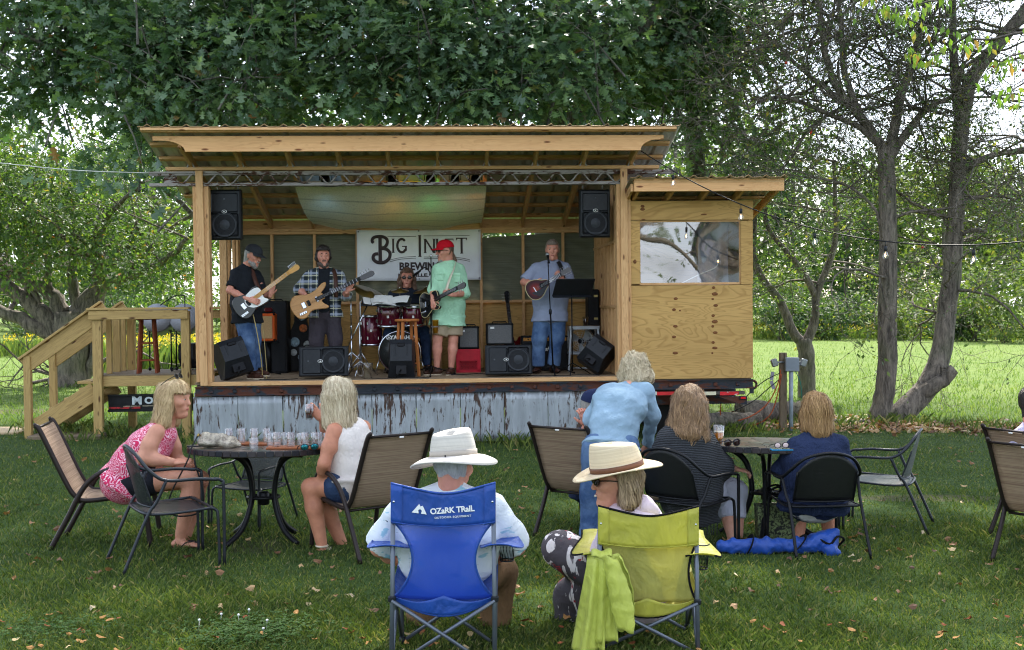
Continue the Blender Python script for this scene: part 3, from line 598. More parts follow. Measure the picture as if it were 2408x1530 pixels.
WHERE = lambda px: ('at the edge past the stairs' if px < 0 else 'behind the trunk of the old apple tree' if px < 180 else 'above the stair rail' if px < 300 else 'behind the stair landing' if px < 430 else 'beside the first roof post' if px < 560 else 'seen through the stage side' if px < 700 else 'behind the drummer end of the stage roof' if px < 880 else 'behind the middle of the stage roof' if px < 1120 else 'behind the singer end of the stage roof' if px < 1460 else 'over the roof end by the booth' if px < 1660 else 'just past the booth roof' if px < 1800 else 'behind the young forked tree' if px < 1930 else 'beside the forked tree' if px < 2060 else 'behind the straight apple trunk' if px < 2170 else 'between the straight and the leaning trunks' if px < 2260 else 'right behind the leaning trunk' if px < 2360 else 'at the edge past the leaning trunk')
WT = [(-60, 62, 12, 4.2), (90, 66, 11, 4), (230, 58, 11.5, 4), (360, 64, 12, 4.2), (490, 60, 11, 4), (640, 66, 13, 4), (860, 64, 13, 4.6), (1100, 66, 13, 4.6), (1340, 64, 13, 4.6), (1600, 62, 12.5, 4), (1740, 60, 11, 3.8), (1860, 66, 11, 4), (1990, 58, 9.4, 3.6), (2110, 64, 9.2, 3.6), (2220, 58, 9.6, 3.8), (2330, 62, 10, 3.8), (2450, 58, 11, 4)]
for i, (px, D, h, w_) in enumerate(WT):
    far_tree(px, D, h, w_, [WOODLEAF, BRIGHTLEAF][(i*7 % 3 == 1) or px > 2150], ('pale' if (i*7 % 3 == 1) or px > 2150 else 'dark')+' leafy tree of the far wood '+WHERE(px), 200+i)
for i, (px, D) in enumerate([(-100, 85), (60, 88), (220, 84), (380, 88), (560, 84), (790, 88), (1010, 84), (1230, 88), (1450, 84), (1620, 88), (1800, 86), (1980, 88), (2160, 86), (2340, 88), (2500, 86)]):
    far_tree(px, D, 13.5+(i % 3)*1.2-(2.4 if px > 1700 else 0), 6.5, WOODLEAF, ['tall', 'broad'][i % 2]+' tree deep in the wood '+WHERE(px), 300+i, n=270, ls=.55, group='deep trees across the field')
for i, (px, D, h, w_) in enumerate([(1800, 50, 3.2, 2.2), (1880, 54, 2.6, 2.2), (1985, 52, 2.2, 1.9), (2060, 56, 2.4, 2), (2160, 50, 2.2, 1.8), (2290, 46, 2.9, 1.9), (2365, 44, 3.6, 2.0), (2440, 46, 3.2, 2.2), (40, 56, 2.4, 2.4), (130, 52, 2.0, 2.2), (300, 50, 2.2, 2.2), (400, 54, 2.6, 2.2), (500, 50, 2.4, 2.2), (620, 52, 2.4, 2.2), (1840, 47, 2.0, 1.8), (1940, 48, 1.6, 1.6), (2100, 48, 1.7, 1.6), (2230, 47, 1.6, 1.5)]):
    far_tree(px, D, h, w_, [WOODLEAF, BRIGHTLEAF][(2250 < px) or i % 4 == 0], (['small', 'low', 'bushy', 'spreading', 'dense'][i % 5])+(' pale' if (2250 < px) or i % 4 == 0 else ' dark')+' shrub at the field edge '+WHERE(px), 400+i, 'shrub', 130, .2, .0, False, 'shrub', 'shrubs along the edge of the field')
def weeds(name, spots, flower, label, seed, h=.9):
    r = np.random.default_rng(seed); st = []; fl = []; random.seed(seed)
    for (p, rad, n, fr) in spots:
        xy = np.stack([p.x+r.normal(0, rad, n), p.y+r.normal(0, .6, n)], 1); st.append(blades(n, xy, h, .022, .45, seed+len(st)))
        c = np.concatenate([xy+r.normal(0, .1, xy.shape), (h*r.uniform(.75, 1.15, n))[:, None]], 1)[:int(n*fr)]
        if len(c): fl.append(leaves(*spray_leaves(c, np.tile([0, 0, 1.0], (len(c), 1)), 9, .07, .075, r, 0, 1.0), LEAF_T))
    vs = np.concatenate([s[0] for s in st]); k = np.cumsum([0]+[len(s[0]) for s in st]); fs = np.concatenate([s[1]+kk for s, kk in zip(st, k)])
    tag(link_mesh(name, np_mesh(name, vs, fs), BRIGHTLEAF), label, 'weeds', kind='stuff')
    if fl:
        vs = np.concatenate([s[0] for s in fl]); k = np.cumsum([0]+[len(s[0]) for s in fl]); fs = np.concatenate([s[1]+kk for s, kk in zip(fl, k)])
        tag(link_mesh('goldenrod_flowers', np_mesh('goldenrod_flowers', vs, fs), GOLD), flower, 'flowers', kind='stuff')
weeds('goldenrod_stems', [(W(x, 718, 30+(i % 3)*1.5),   .42, 150, .13) for i, x in enumerate((300, 330, 370, 410, 440, 470, 500, 525, 260))], 'yellow goldenrod in bloom behind the platform', 'green weed stems behind the platform', 71, .8)
weeds('weed_bank', [(W(x, 718, 60+(i % 4)*1.2), 1.3, 210, .06) for i, x in enumerate(range(1760, 2460, 45))], 'yellow goldenrod along the edge of the field', 'pale weed bank along the far edge of the field', 72, .6)
weeds('weed_edge', [(W(x, 718, 40+(i % 3)), .7, 160, .04) for i, x in enumerate((-30, 5, 30, 60, 100, 140, 230))], 'yellow goldenrod by the apple tree', 'green weeds beside the apple tree', 73, .6)
# ------------------------------------------------------------------ the stage: a flatbed trailer with a timber roof
stage = root('stage_trailer', 'timber roofed stage built on a flatbed trailer with rusty sheet metal skirt', 'stage', STAGE)
XL, XR, DEPTH = SL(465, 900).x-.03, SL(1770, 893).x, 2.45
XB = SL(1482, 700).x                         # where the booth begins
SLOPE = .25
def roofz(y): return SL(700, 395).z - SLOPE*y           # underside of the rafters
ZP = SL(700, 395).z
# deck planks
deck = MB().box(((XL+XR)/2, DEPTH/2, -.055), (XR-XL-.02, DEPTH-.06, .03)).build('deck_frame', OLDWOOD, stage)
x = XL; k = 0
for k in range(18):
    y0 = .0+k*.1365; board(deck, (XL, y0+.067, -.0195), (XB-.02, y0+.067, -.0195), .037, .128, DECKWOOD, 'plank')
edge = board(stage, (SL(490, 900).x, -.02, -.026), (SL(1452, 890).x, -.02, -.026), .052, .038, PINE, 'edge_board')
# steel side beam with rivets and the stake pockets
zb0, zb1 = SL(900, 909).z+.035, SL(900, 921).z
bm = MB(); bm.box(((XL+XR)/2, .03, (zb0+zb1)/2-.02), (XR-XL, .08, .1)); bm.box(((XL+XR)/2, -.025, zb0-.015), (XR-XL, .03, .012)); bm.box(((XL+XR)/2, -.025, zb1-.022), (XR-XL, .03, .012))
beam = bm.build('side_beam', BEAM, stage)
bz = (zb0+zb1)/2-.02
rm = MB().bbox((0, 0, 0), (.05, .02, .05), .008).mesh('stake_pocket'); rm.materials.append(BEAM)
for i in range(24): link_mesh('stake_pocket', rm, None, beam, T((XL+.2+i*(XR-XL-.4)/23, -.02, bz)))
# skirt panels: ribbed sheets, each a little out of line
def skirt_panel(w, h, seed):
    r = random.Random(seed); n = 40
    def f(u, v):
        x = u*w; rib = .02*max(0, math.cos((u*3.0+.5)*2*PI))**8+.004*math.cos(u*40)*.3
        return (x, -rib+.004*math.sin(v*5+seed)+.002*r.random(), v*h)
    return MB().sheet(f, n, 6, thick=-.002)
xs0, xs1 = XL-.03, SL(1392, 1000).x; npan = 9; pw = (xs1-xs0)/npan; zg = -(STAGE.translation.z)-.02
for i in range(npan):
    h = (zb1-.03)-zg-.01; random.seed(i)
    skirt_panel(pw*.988, h, i).build('skirt_panel', SKIRT, stage, T((xs0+i*pw, .0-.006*(i % 2), zg+.015*(i*pw/5))) @ RY(random.uniform(-.25, .25)))
MB().box((xs0+.02, .8, zg/2-.06), (.012, 1.6, -zg-.15)).build('skirt_side', SKIRT, stage)
# underframe, tongue plate with lettering, wheels in the dark
uf = MB(); uf.box(((XL+XR)/2, .55, bz-.2), (XR-XL-.2, .1, .2)); uf.box(((XL+XR)/2, 1.8, bz-.2), (XR-XL-.2, .1, .2))
uf.build('underframe', BEAM, stage)
for xw in (XR-1.9, XR-1.1):
    for yw in (.75, 2.1):
        w = MB(); w.lathe([(.1, -.1), (.25, -.1), (.285, -.06), (.285, .06), (.25, .1), (.1, .1)], 24, T((0, 0, 0)) @ RX(90)); wo = w.build('wheel', plain('tyre_rubber', srgb(28, 27, 26), .85), stage, T((xw, yw, zg+.29)))
        MB().lathe([(.02, -.06), (.16, -.06), (.18, -.02), (.18, .02), (.02, .02)], 18, RX(90)).build('rim', BEAM, wo)
# rear end under the booth: bumper, reflector tape, lamp bracket
def sbox(name, px0, py0, px1, py1, ly, depth, mat, parent=stage):
    a, b = SL(px0, py1, ly), SL(px1, py0, ly); return MB().bbox(((a.x+b.x)/2, ly+depth/2, (a.z+b.z)/2), (b.x-a.x, depth, b.z-a.z), min(.006, depth*.3)).build(name, mat, parent)
tape = sbox('tape_rail', 1500, 920, 1752, 932, -.02, .05, plain('grey_brown_steel', srgb(92, 84, 78), .6, .3, .35))
for i, (a, b, c) in enumerate(((1500, 1545, (214, 206, 190)), (1545, 1587, (196, 40, 44)), (1640, 1684, (216, 208, 176)), (1693, 1737, (222, 34, 48)))):
    sbox('reflector_tape', a, 921.5, b, 930.5, -.026, .006, rusty('tape_%d' % i, srgb(*c), srgb(210, 200, 190), .62 if i else .56, .35, 0, (3, 3, 3), 6), tape)
br = MB(); a = [SL(*p, -.01) for p in ((1688, 933), (1756, 933), (1757, 952), (1745, 952))]; br.add([(p.x, -.01, p.z) for p in a]+[(p.x, .08, p.z) for p in a], [(0, 3, 2, 1), (4, 5, 6, 7), (0, 1, 5, 4), (1, 2, 6, 5), (2, 3, 7, 6), (3, 0, 4, 7)])
brk = br.build('lamp_bracket', BEAM, stage); sbox('lamp_housing', 1739, 932, 1757, 941, -.024, .014, BLACKPLASTIC, brk); sbox('lamp_lens', 1742, 934, 1754, 939, -.031, .008, glossy('red_lens', srgb(210, 20, 34), .15), brk)
eye = MB(); c = SL(1771, 905, .03); pts = [(c.x+.045*math.cos(t), c.y, c.z+.05*math.sin(t)) for t in [i*PI/8 for i in range(17)]]; eye.tube(pts, .016, 6); eye.box((c.x-.02, c.y, c.z-.07), (.05, .03, .09)); eye.build('lashing_ring', BEAM, stage)
xp = XL-.05
fp = MB(); a, b = SL(254, 965, .95), SL(452, 930, .95); fp.box(((a.x+b.x)/2, 1.0, (a.z+b.z)/2), (b.x-a.x, .06, b.z-a.z)); fp.box(((a.x+b.x)/2, .985, b.z+.01), (b.x-a.x, .09, .02)); fp.box(((a.x+b.x)/2, .985, a.z-.012), (b.x-a.x, .09, .03))
fpl = fp.build('front_plate', plain('black_painted_steel', srgb(30, 30, 32), .5, .3, .4), stage)
sbox('red_strip', 256, 957, 330, 963, .955, .006, rusty('worn_red_paint', srgb(176, 28, 34), srgb(52, 38, 34), .52, .5, .1, (2, 2, 2), 8), fpl)
sbox('white_strip', 290, 953, 452, 957, .957, .005, rusty('worn_cream_paint', srgb(190, 178, 150), srgb(60, 44, 38), .5, .5, .1, (2, 2, 2), 8), fpl)
LETTER_W = rusty('worn_white_lettering', srgb(196, 206, 206), srgb(60, 60, 60), .6, .6, 0, (3, 3, 3), 7)
for ch, px, sz in (('M', 322, .155), ('O', 350, .12)):
    q = SL(px, 943, .962); me = text_mesh(ch, sz, .003, .006, 1.15); o_ = link_mesh('lettering', me, LETTER_W, fpl, T((q.x, .964, q.z)) @ RX(90))

# ---- timber: posts, plates, roof
def post_set(px_mid0, px_mid1, px_w0, px_w1, ytop, ybot, ytop2, lean=0):
    a, b = SL(px_mid0, ytop, -.05), SL(px_mid1, ybot, -.05); xm = (a.x+b.x)/2; wm = abs(b.x-a.x)
    zt, zbm = SL(px_mid0, ytop, -.05).z, SL(px_mid0, ybot, -.05).z
    board(stage, (xm+lean, -.069, zbm), (xm-lean, -.069, zt), .09, .038, PINE, 'post', up=(1, 0, 0)) if 0 else board(stage, (xm+lean, -.069, zbm), (xm-lean, -.069, zt), .09, .038, PINE, 'post_face', up=(1, 0, 0))
    z2 = SL(px_w0, ytop2, 0).z; x0, x1 = SL(px_w0, 700, 0).x, SL(px_w1, 700, 0).x; w3 = (x1-x0)/3
    for i in range(3): board(stage, (x0+w3*(i+.5)+lean*.6, .025 + .012*(i == 1), .0), (x0+w3*(i+.5)-lean*.6, .025+.012*(i == 1), z2), w3-.004, .14, PINE, 'post', up=(1, 0, 0))
post_set(466, 484, 459, 497, 403, 908, 440, .012); post_set(1459, 1477, 1450, 1484, 398, 893, 434, 0)
zpl = SL(900, 393).z; PX0, PX1 = SL(392, 398).x, SL(1548, 392).x
board(stage, (PX0, -.02, zpl-.02), (PX1, -.02, zpl-.02), .045, .09, PINE, 'front_plate_board')
# steel truss under the plate
tr = MB(); t0, t1 = SL(352, 405).x, SL(1584, 402).x; zt = SL(900, 403).z; zbn = SL(900, 437).z
for yy in (-.03, .06): tr.box(((t0+t1)/2, yy, zt-.012), (t1-t0, .045, .024)); tr.box(((t0+t1)/2, yy, zt-.03), (t1-t0, .008, .036))
trs = tr.build('truss', TRUSS, stage)
lo = MB(); t2, t3 = SL(352, 430).x, SL(1482, 430).x
for yy in (-.025, .055): lo.box(((t2+t3)/2, yy, zbn+.01), (t3-t2, .045, .02)); lo.box(((t2+t3)/2, yy, zbn+.024), (t3-t2, .008, .032))
lo.build('lower_chord', TRUSS, trs)
zg_ = MB(); xw = SL(560, 415).x-.55; step = (SL(672, 415).x-SL(614, 415).x)*1.0; pts = []; n = 0; top, bot = zt-.03, zbn+.025
span = t3-t2-.3; L_ = .305; m = int(span/L_*12)
for i in range(m): xx = t2+.25+i*L_/12; ph = (i % 12)/12; s_ = abs(ph*2-1); s_ = s_*s_*(3-2*s_); pts.append((xx, -.038, bot+(top-bot)*s_))
zg_.tube(pts, .012, 6); zg_.build('web_bar', TRUSS, trs)
ep = MB(); q = SL(400, 418); ep.box((q.x, .015, (zt+zbn)/2), (.16, .02, zt-zbn)); ep.build('end_plate', TRUSS, trs)
# rafters, purlins, sheet, header
YF, YB = -.66, DEPTH+.15; rf = []
RX0, RX1 = SL(331, 315, -.8).x, SL(1590, 313, -.8).x; X0r = SL(455, 395).x-.02; nraf = 10; sp_ = (SL(1484, 390, -.05).x-X0r)/9.0
roof = None
RT = .14
def roof_sheet(x0, x1, ya, yb, zf, name, parent, pitch=.2286, amp=.03):
    n = int((x1-x0)/pitch*10)
    def f(u, v):
        x = x0+u*(x1-x0); y = ya+v*(yb-ya); ph = ((x-x0)/pitch) % 1.0; h = amp if .43 < ph < .57 else (amp*.5 if .38 < ph < .62 else (.004 if .1 < ph < .16 or .84 < ph < .9 else 0))
        return (x, y, zf(y)+h)
    so = MB().sheet(f, n, 2, smooth=False, thick=.002).build(name, ROOFMETAL, parent); e = MB(); e.tube([V(f(i/n, 0))+V(0, -.003, 0) for i in range(n+1)], .006, 4); e.build('rib_edge', ROOFEDGE, so); return so
zs = lambda y: roofz(y)+RT+.04
roof = roof_sheet(RX0-.03, RX1+.05, -.84, YB+.25, zs, 'roof_sheet', stage)
for i in range(nraf):
    x = X0r+i*sp_; board(roof, (x, YF, roofz(YF)+RT/2), (x, YB, roofz(YB)+RT/2), RT, .04, PINE, 'rafter')
    hk = MB()
    hk.add([(-.05, -.066, .0), (-.035, -.066, .0), (-.018, -.066, .05), (-.026, -.066, .055), (.05, -.066, .0), (.035, -.066, .0), (.018, -.066, .05), (.026, -.066, .055)], [(0, 1, 2, 3), (7, 6, 5, 4), (3, 2, 6, 7)])
    hk.build('rafter_tie', GALV, roof, T((x, -.01, ZP-.0)))
for i in range(8):
    y = -.8+i*.455; z = roofz(y)+RT+.019; board(roof, (RX0, y, z), (RX1, y, z), .038, .085, PINE, 'purlin', up=(0, SLOPE, 1))
hz1, hz0 = SL(900, 321, YF).z, SL(900, 357, YF).z; hx0, hx1 = SL(361, 340, YF).x, SL(1559, 340, YF).x; hb0, hb1 = SL(437, 357, YF).x, SL(1505, 355, YF).x
def header(x0, x1, b0, b1, z0, z1):
    lip = (z1-z0)*.28; poly = [(x0, z1), (x0, z1-lip)]
    for i in range(1, 9): t = i/9*PI/2; poly.append((x0+(b0-x0)*.35+(b0-x0)*.65*math.sin(t) if 0 else x0+(b0-x0)*(.25+.75*math.sin(t)), z1-lip-(z1-lip-z0)*(1-math.cos(t))))
    poly += [(b0, z0), (b1, z0)]
    for i in range(8, 0, -1): t = i/9*PI/2; poly.append((x1-(x1-b1)*(.25+.75*math.sin(t)), z1-lip-(z1-lip-z0)*(1-math.cos(t))))
    poly += [(x1, z1-lip), (x1, z1)]; return poly[::-1]
hd = MB().prism(header(hx0, hx1, hb0, hb1, hz0, hz1), 0, .042); me = hd.mesh('header_beam')
link_mesh('header_beam', me, HEADER, stage, T((0, YF-.005, 0)) @ RX(90))
board(stage, (RX0, -.79, zs(-.79)-.02), (RX1, -.79, zs(-.79)-.02), .042, .045, PINE, 'eave_board')
# ---- back wall: studs, plates, tarp, plywood
zt_b = SL(900, 538, DEPTH).z; zm_b = SL(900, 712, DEPTH).z; WX0, WX1 = SL(536, 700, DEPTH).x, SL(1412, 700, DEPTH).x
wall = MB(); a_ = SL(560, 720, DEPTH+.06)
wall.box(((WX0+WX1)/2, DEPTH+.075, zm_b/2-.05), (WX1-WX0, .012, zm_b+.06)); wl = wall.build('back_plywood', PLY, stage)
for px in (562, 641, 741, 841, 938, 1035, 1132, 1231, 1325, 1408):
    x = SL(px, 700, DEPTH).x; board(wl, (x, DEPTH+.02, 0), (x, DEPTH+.02, zt_b-.08), .04, .09, PINE, 'stud', up=(1, 0, 0))
for zz in (zt_b-.02, zt_b-.06): board(wl, (WX0-.1, DEPTH+.02, zz), (WX1+.1, DEPTH+.02, zz), .038, .095, PINE, 'top_plate')
xs_ = [SL(px, 700, DEPTH).x for px in (562, 641, 741, 841, 938, 1035, 1132, 1231, 1325, 1408)]
for a, b in zip(xs_[:-1], xs_[1:]): board(wl, (a+.02, DEPTH+.012, zm_b), (b-.02, DEPTH+.012, zm_b), .04, .085, PINE, 'mid_rail')
board(wl, (WX0-.1, DEPTH+.05, zt_b+.06), (WX1+.1, DEPTH+.05, zt_b+.06), .14, .036, PINE, 'rafter_blocking')
def tarp(px0, px1, drop, seed):
    a, b = SL(px0, 700, DEPTH).x, SL(px1, 700, DEPTH).x
    def f(u, v):
        x = a+(b-a)*u; top = zt_b-.07-drop(u); z = zm_b+.02+(top-zm_b-.02)*v
        w = .012*math.sin(u*31+v*9+seed)*math.sin(v*13+u*5)+.016*math.sin(u*7+v*4+seed)+.01*math.sin((u*.8+v*1.4)*23+seed*2)
        return (x, DEPTH+.085+w, z)
    MB().sheet(f, 50, 34).build('tarp', TARP, wl)
tarp(556, 845, lambda u: -.01, 1); tarp(841, 1134, lambda u: 0, 2); tarp(1130, 1412, lambda u: .075*max(0, 1-u*1.35)+.0, 4)
# side walls: left corner studs, right partition with the booth
lc = board(stage, (SL(527, 700, 1.75).x, 1.75, -.0), (SL(527, 700, 1.75).x, 1.75, roofz(1.75)), .1, .09, PINE, 'corner_post', up=(1, 0, 0))
for i, px in enumerate((541, 552, 560)):
    x = SL(px, 700, 1.95+.18*i).x; board(stage, (x, 1.95+.18*i, 0), (x, 1.95+.18*i, roofz(1.95+.18*i)), .04, .09, PINE, 'corner_post', up=(1, 0, 0))
MB().box((SL(562, 700, DEPTH).x-.03, 2.12, zm_b*.5), (.012, .7, zm_b)).build('corner_plywood', PLY, stage)
xr_ = SL(1452, 700, .1).x+.03
for i in range(7):
    y = .28+i*.34; board(stage, (xr_, y, 0), (xr_, y, roofz(y)), .09, .04, PINE, 'partition_stud', up=(1, 0, 0))
for zz in (.9, 1.75): board(stage, (xr_, .1, zz), (xr_, DEPTH, zz), .038, .085, PINE, 'partition_rail')
MB().box((xr_+.055, DEPTH/2+.06, 1.05), (.012, DEPTH-.15, 2.08)).build('partition_plywood', PLY, stage)
# ---- booth
bw = .012; BY = -.02
def panel(name, px0, py0, px1, py1, ly=BY, th=bw, mat=PLY):
    a, b = SL(px0, py1, ly), SL(px1, py0, ly); return MB().box(((0)/2, 0, 0), (b.x-a.x, th, b.z-a.z)).build(name, mat, booth, T(((a.x+b.x)/2, ly+th/2, (a.z+b.z)/2)))
a, b = SL(1482, 893, BY), SL(1771, 472, BY); BZ0, BZ1, BX0, BX1 = a.z, b.z, a.x, b.x
bf = MB(); bf.box((BX1-.02, (BY+DEPTH)/2+.02, (BZ0+BZ1)/2), (.03, DEPTH-.1, BZ1-BZ0)); bf.box(((BX0+BX1)/2, DEPTH, (BZ0+BZ1)/2), (BX1-BX0, .02, BZ1-BZ0)); bf.box(((BX0+BX1)/2, DEPTH/2, BZ0+.02), (BX1-BX0-.08, DEPTH-.2, .03))
booth = bf.build('booth_shell', PLY, stage)
low = panel('plywood_panel', 1483, 670, 1769.5, 893); panel('plywood_panel', 1483, 472, 1771, 518.5); panel('plywood_panel', 1483, 519.5, 1504.5, 669); panel('plywood_panel', 1742.5, 519.5, 1770, 669)
for px, py, w_, h_ in ((1589, 703, 6, 4), (1585, 729, 6, 4), (1599, 731, 3, 2.5), (1588, 768, 7, 4), (1585, 793, 6, 4), (1588, 831, 8, 4), (1678, 677, 5, 4), (1681, 692, 9, 5), (1676, 704, 4, 3), (1683, 719, 7, 4), (1677, 743, 5, 4), (1681, 757, 9, 5), (1676, 768, 4, 4), (1682, 783, 7, 4), (1677, 806, 5, 4), (1681, 819, 8, 4), (1675, 831, 3, 3), (1511, 493, 7, 4), (1511, 486, 6, 4), (1513, 517, 6, 2), (1493, 616, 5, 6), (1655, 505, 9, 2)):
    q = SL(px, py, BY); s_ = 1/DECK_PX; ko = MB().ball((0, 0, 0), (w_*s_*.9, .003, h_*s_*.9), 10).build('knot', KNOT, booth, T((q.x, BY+.0005, q.z)))
def window_pane():
    t = NT('clear_vinyl_window'); v = t.coord(rnd=False); n1 = t.noise(t.coord(scale=(1, 1, 2.2), rnd=False), 3.2, 3, .5, 1.6); n2 = t.noise(t.coord(scale=(6, 1, 40), rnd=False), 1.0, 2, .5, 2.0)
    gl = t.n('ShaderNodeBsdfGlossy'); gl.inputs['Roughness'].default_value = .02; tr = t.n('ShaderNodeBsdfTransparent'); tr.inputs[0].default_value = (.8, .82, .84, 1); m = t.n('ShaderNodeMixShader'); m.inputs[0].default_value = .3
    bp = t.n('ShaderNodeBump'); bp.inputs['Strength'].default_value = .004; bp.inputs['Distance'].default_value = .02
    t.l(t.math('ADD', n1, t.math('MULTIPLY', n2, .12)), bp.inputs['Height']); t.l(bp.outputs[0], gl.inputs['Normal'])
    t.l(tr.outputs[0], m.inputs[1]); t.l(gl.outputs[0], m.inputs[2]); t.l(m.outputs[0], t.out.inputs[0]); return t.m
a, b = SL(1505, 669, BY), SL(1742, 519, BY)
def pane_f(u, v): return ((u-.5)*(b.x-a.x), .002*math.sin(u*9)*math.sin(v*3.1)+.0015*math.sin(v*7+u*4), (v-.5)*(b.z-a.z))
MB().sheet(pane_f, 24, 16).build('window_pane', window_pane(), booth, T(((a.x+b.x)/2, .02, (a.z+b.z)/2)))
for i, (x0, z0, x1, z1) in enumerate(((a.x, a.z, b.x, a.z), (a.x, b.z, b.x, b.z), (a.x, a.z, a.x, b.z), (b.x, a.z, b.x, b.z))):
    board(booth, (x0, .03, z0), (x1, .03, z1), .03, .03, PINE, 'window_frame', up=(0, 1, 0))
# pale sheet and rolled cord hanging inside the booth
def inner(u, v): return (b.x-.02-.42*u, .55+.06*math.sin(u*8+v*3), a.z-.1+v*(b.z-a.z+.1))
MB().sheet(inner, 16, 10).build('inside_curtain', cloth('pale_inside_cloth', srgb(190, 190, 200)), booth)
MB().tube(smooth_path([(a.x+.55, .12, a.z), (a.x+.8, .1, a.z+.12), (a.x+1.0, .12, a.z+.2), (a.x+1.05, .12, a.z+.26)], 5), .008, 6).build('inside_cord', WHITEPAINT, booth)
# booth roof
bz1, bz0 = SL(1650, 420, -.4).z, SL(1650, 451, -.4).z; bx0, bx1 = SL(1490, 436, -.4).x, SL(1842, 436, -.4).x
bslope = .2; bzr = lambda y: SL(1650, 471, BY).z-bslope*(y-BY)
board(booth, (bx0, -.42, (bz0+bz1)/2), (bx1, -.42, (bz0+bz1)/2), bz1-bz0, .04, HEADER, 'booth_fascia')
for i in range(5):
    x = bx0+.06+i*(bx1-bx0-.12)/4; board(booth, (x, -.4, bzr(-.4)+.05), (x, DEPTH+.2, bzr(DEPTH+.2)+.05), .1, .04, PINE, 'booth_rafter')
for i in range(5): y = -.4+i*.7; board(booth, (bx0, y, bzr(y)+.12), (bx1, y, bzr(y)+.12), .036, .085, PINE, 'booth_purlin')
roof_sheet(bx0-.06, bx1+.03, -.5, DEPTH+.3, lambda y: bzr(y)+.141, 'booth_roof_sheet', booth)
sr = SL(1484, 450, -.2); board(booth, (bx0-.02, -.4, bzr(-.4)+.05), (bx0-.02, .02, bzr(0)+.05), .1, .035, PINE, 'booth_rafter')

# ------------------------------------------------------------------ steps and landing
LY0, LY1 = .85, 2.15
steps = root('stage_stairs', 'treated lumber landing with handrails and stairs at the end of the stage', 'stairs', STAGE)
def lp(px, py, ly=LY0): return SL(px, py, ly)
fl = lp(300, 882).z; X0s, X1s = lp(219, 900).x, XL-.06
board(steps, (X0s+.09, LY0+.02, fl-.08), (X1s, LY0+.02, fl-.08), .15, .038, TREATED, 'rim_board')
board(steps, (X0s+.05, LY1, fl-.08), (X1s, LY1, fl-.08), .15, .038, TREATED, 'rim_board')
lb = MB().box(((X0s+X1s)/2, (LY0+LY1)/2, fl-.03), (X1s-X0s, LY1-LY0, .02)).build('landing_frame', TREATED, steps)
for i in range(9): y = LY0+.07+i*.1455; board(lb, (X0s, y, fl-.01), (X1s, y, fl-.01), .024, .138, OLDWOOD, 'landing_plank')
zgr = lp(230, 1035).z; ztop = lp(300, 730).z
for px0, px1, ly, zt_ in ((219, 240, LY0-.02, ztop), (427, 447, LY0-.02, ztop), (300, 318, LY1-.05, ztop)):
    x0, x1 = lp(px0, 800, ly).x, lp(px1, 800, ly).x; board(steps, ((x0+x1)/2, ly, zgr), ((x0+x1)/2, ly, zt_-.02), x1-x0, .09, TREATED, 'landing_post', up=(1, 0, 0))
board(steps, (lp(306, 900, LY0+.35).x, LY0+.35, zgr), (lp(306, 900, LY0+.35).x, LY0+.35, fl-.16), .08, .08, TREATED, 'landing_post', up=(1, 0, 0)) if 0 else None
board(steps, (lp(213, 740).x, LY0-.085, lp(300, 741).z), (lp(445, 740).x, LY0-.085, lp(300, 741).z), .12, .036, TREATED, 'rail_board')
cap0 = lp(300, 727).z; board(steps, (lp(208, 727).x, LY0-.04, cap0), (lp(448, 727).x, LY0-.04, cap0), .03, .16, TREATED, 'rail_cap')
zf_ = lp(300, 722, LY1).z
board(steps, (lp(320, 725, LY1).x-.15, LY1+.02, cap0-.0), (XL+.5, LY1+.02, cap0-.0), .03, .14, TREATED, 'rail_cap'); board(steps, (lp(320, 725, LY1).x, LY1+.06, cap0-.09), (XL+.45, LY1+.06, cap0-.09), .12, .036, TREATED, 'rail_board')
for px, ly in ((257, LY0+.32), (275, LY0+.75), (290, LY0+1.05)):       # balusters on the stair side of the landing
    x = lp(px, 800, ly).x; board(steps, (x, ly, fl), (x, ly, cap0-.03), .07 if px != 275 else .1, .07, TREATED, 'baluster', up=(1, 0, 0))
# stair run going down to the far end, with handrails on both sides
for ly in (LY0+.05, LY0+1.05):
    p1, p0 = lp(238, 712), lp(44, 848); p1.y = p0.y = ly; hr = (p1-p0).normalized(); nrm = V(-hr.z, 0, hr.x)
    board(steps, p0-nrm*.1, p1-nrm*.1, .2, .04, TREATED, 'stair_rail', up=nrm); board(steps, p0+nrm*.015, p1+nrm*.015, .03, .13, TREATED, 'stair_rail_cap', up=nrm)
    q = lp(62, 860); zb = -(STAGE.translation.z)+.02-.06; board(steps, (q.x, ly, zb), (q.x, ly, p0.z+.05), .09, .09, TREATED, 'newel_post', up=(1, 0, 0))
    s1, s0 = lp(222, 925), lp(86, 1012); s1.y = s0.y = ly+.01; board(steps, s0+V(0, 0, .03), s1+V(0, 0, .03), .24, .04, TREATED, 'stringer', up=V(-(s1-s0).z, 0, (s1-s0).x))
for i in range(4):
    t_ = (i+.5)/4; s = lp(80, 1000)*(1-t_)+lp(222, 905)*t_; board(steps, (s.x, LY0+.08, s.z), (s.x, LY0+1.02, s.z), .035, .26, TREATED, 'tread')
q = lp(200, 905); board(steps, (q.x+.02, LY0+.05, fl-.1), (q.x+.02, LY0+1.05, fl-.1), .035, .28, TREATED, 'tread')
zb = -(STAGE.translation.z)
blk = MB().bbox((0, 0, 0), (.95, .5, .13), .015).build('sleeper_block', OLDWOOD, None, STAGE @ T((lp(158, 1000).x, LY0+.1, zb+.01))); tag(blk, 'old grey timber block lying under the stairs', 'timber')
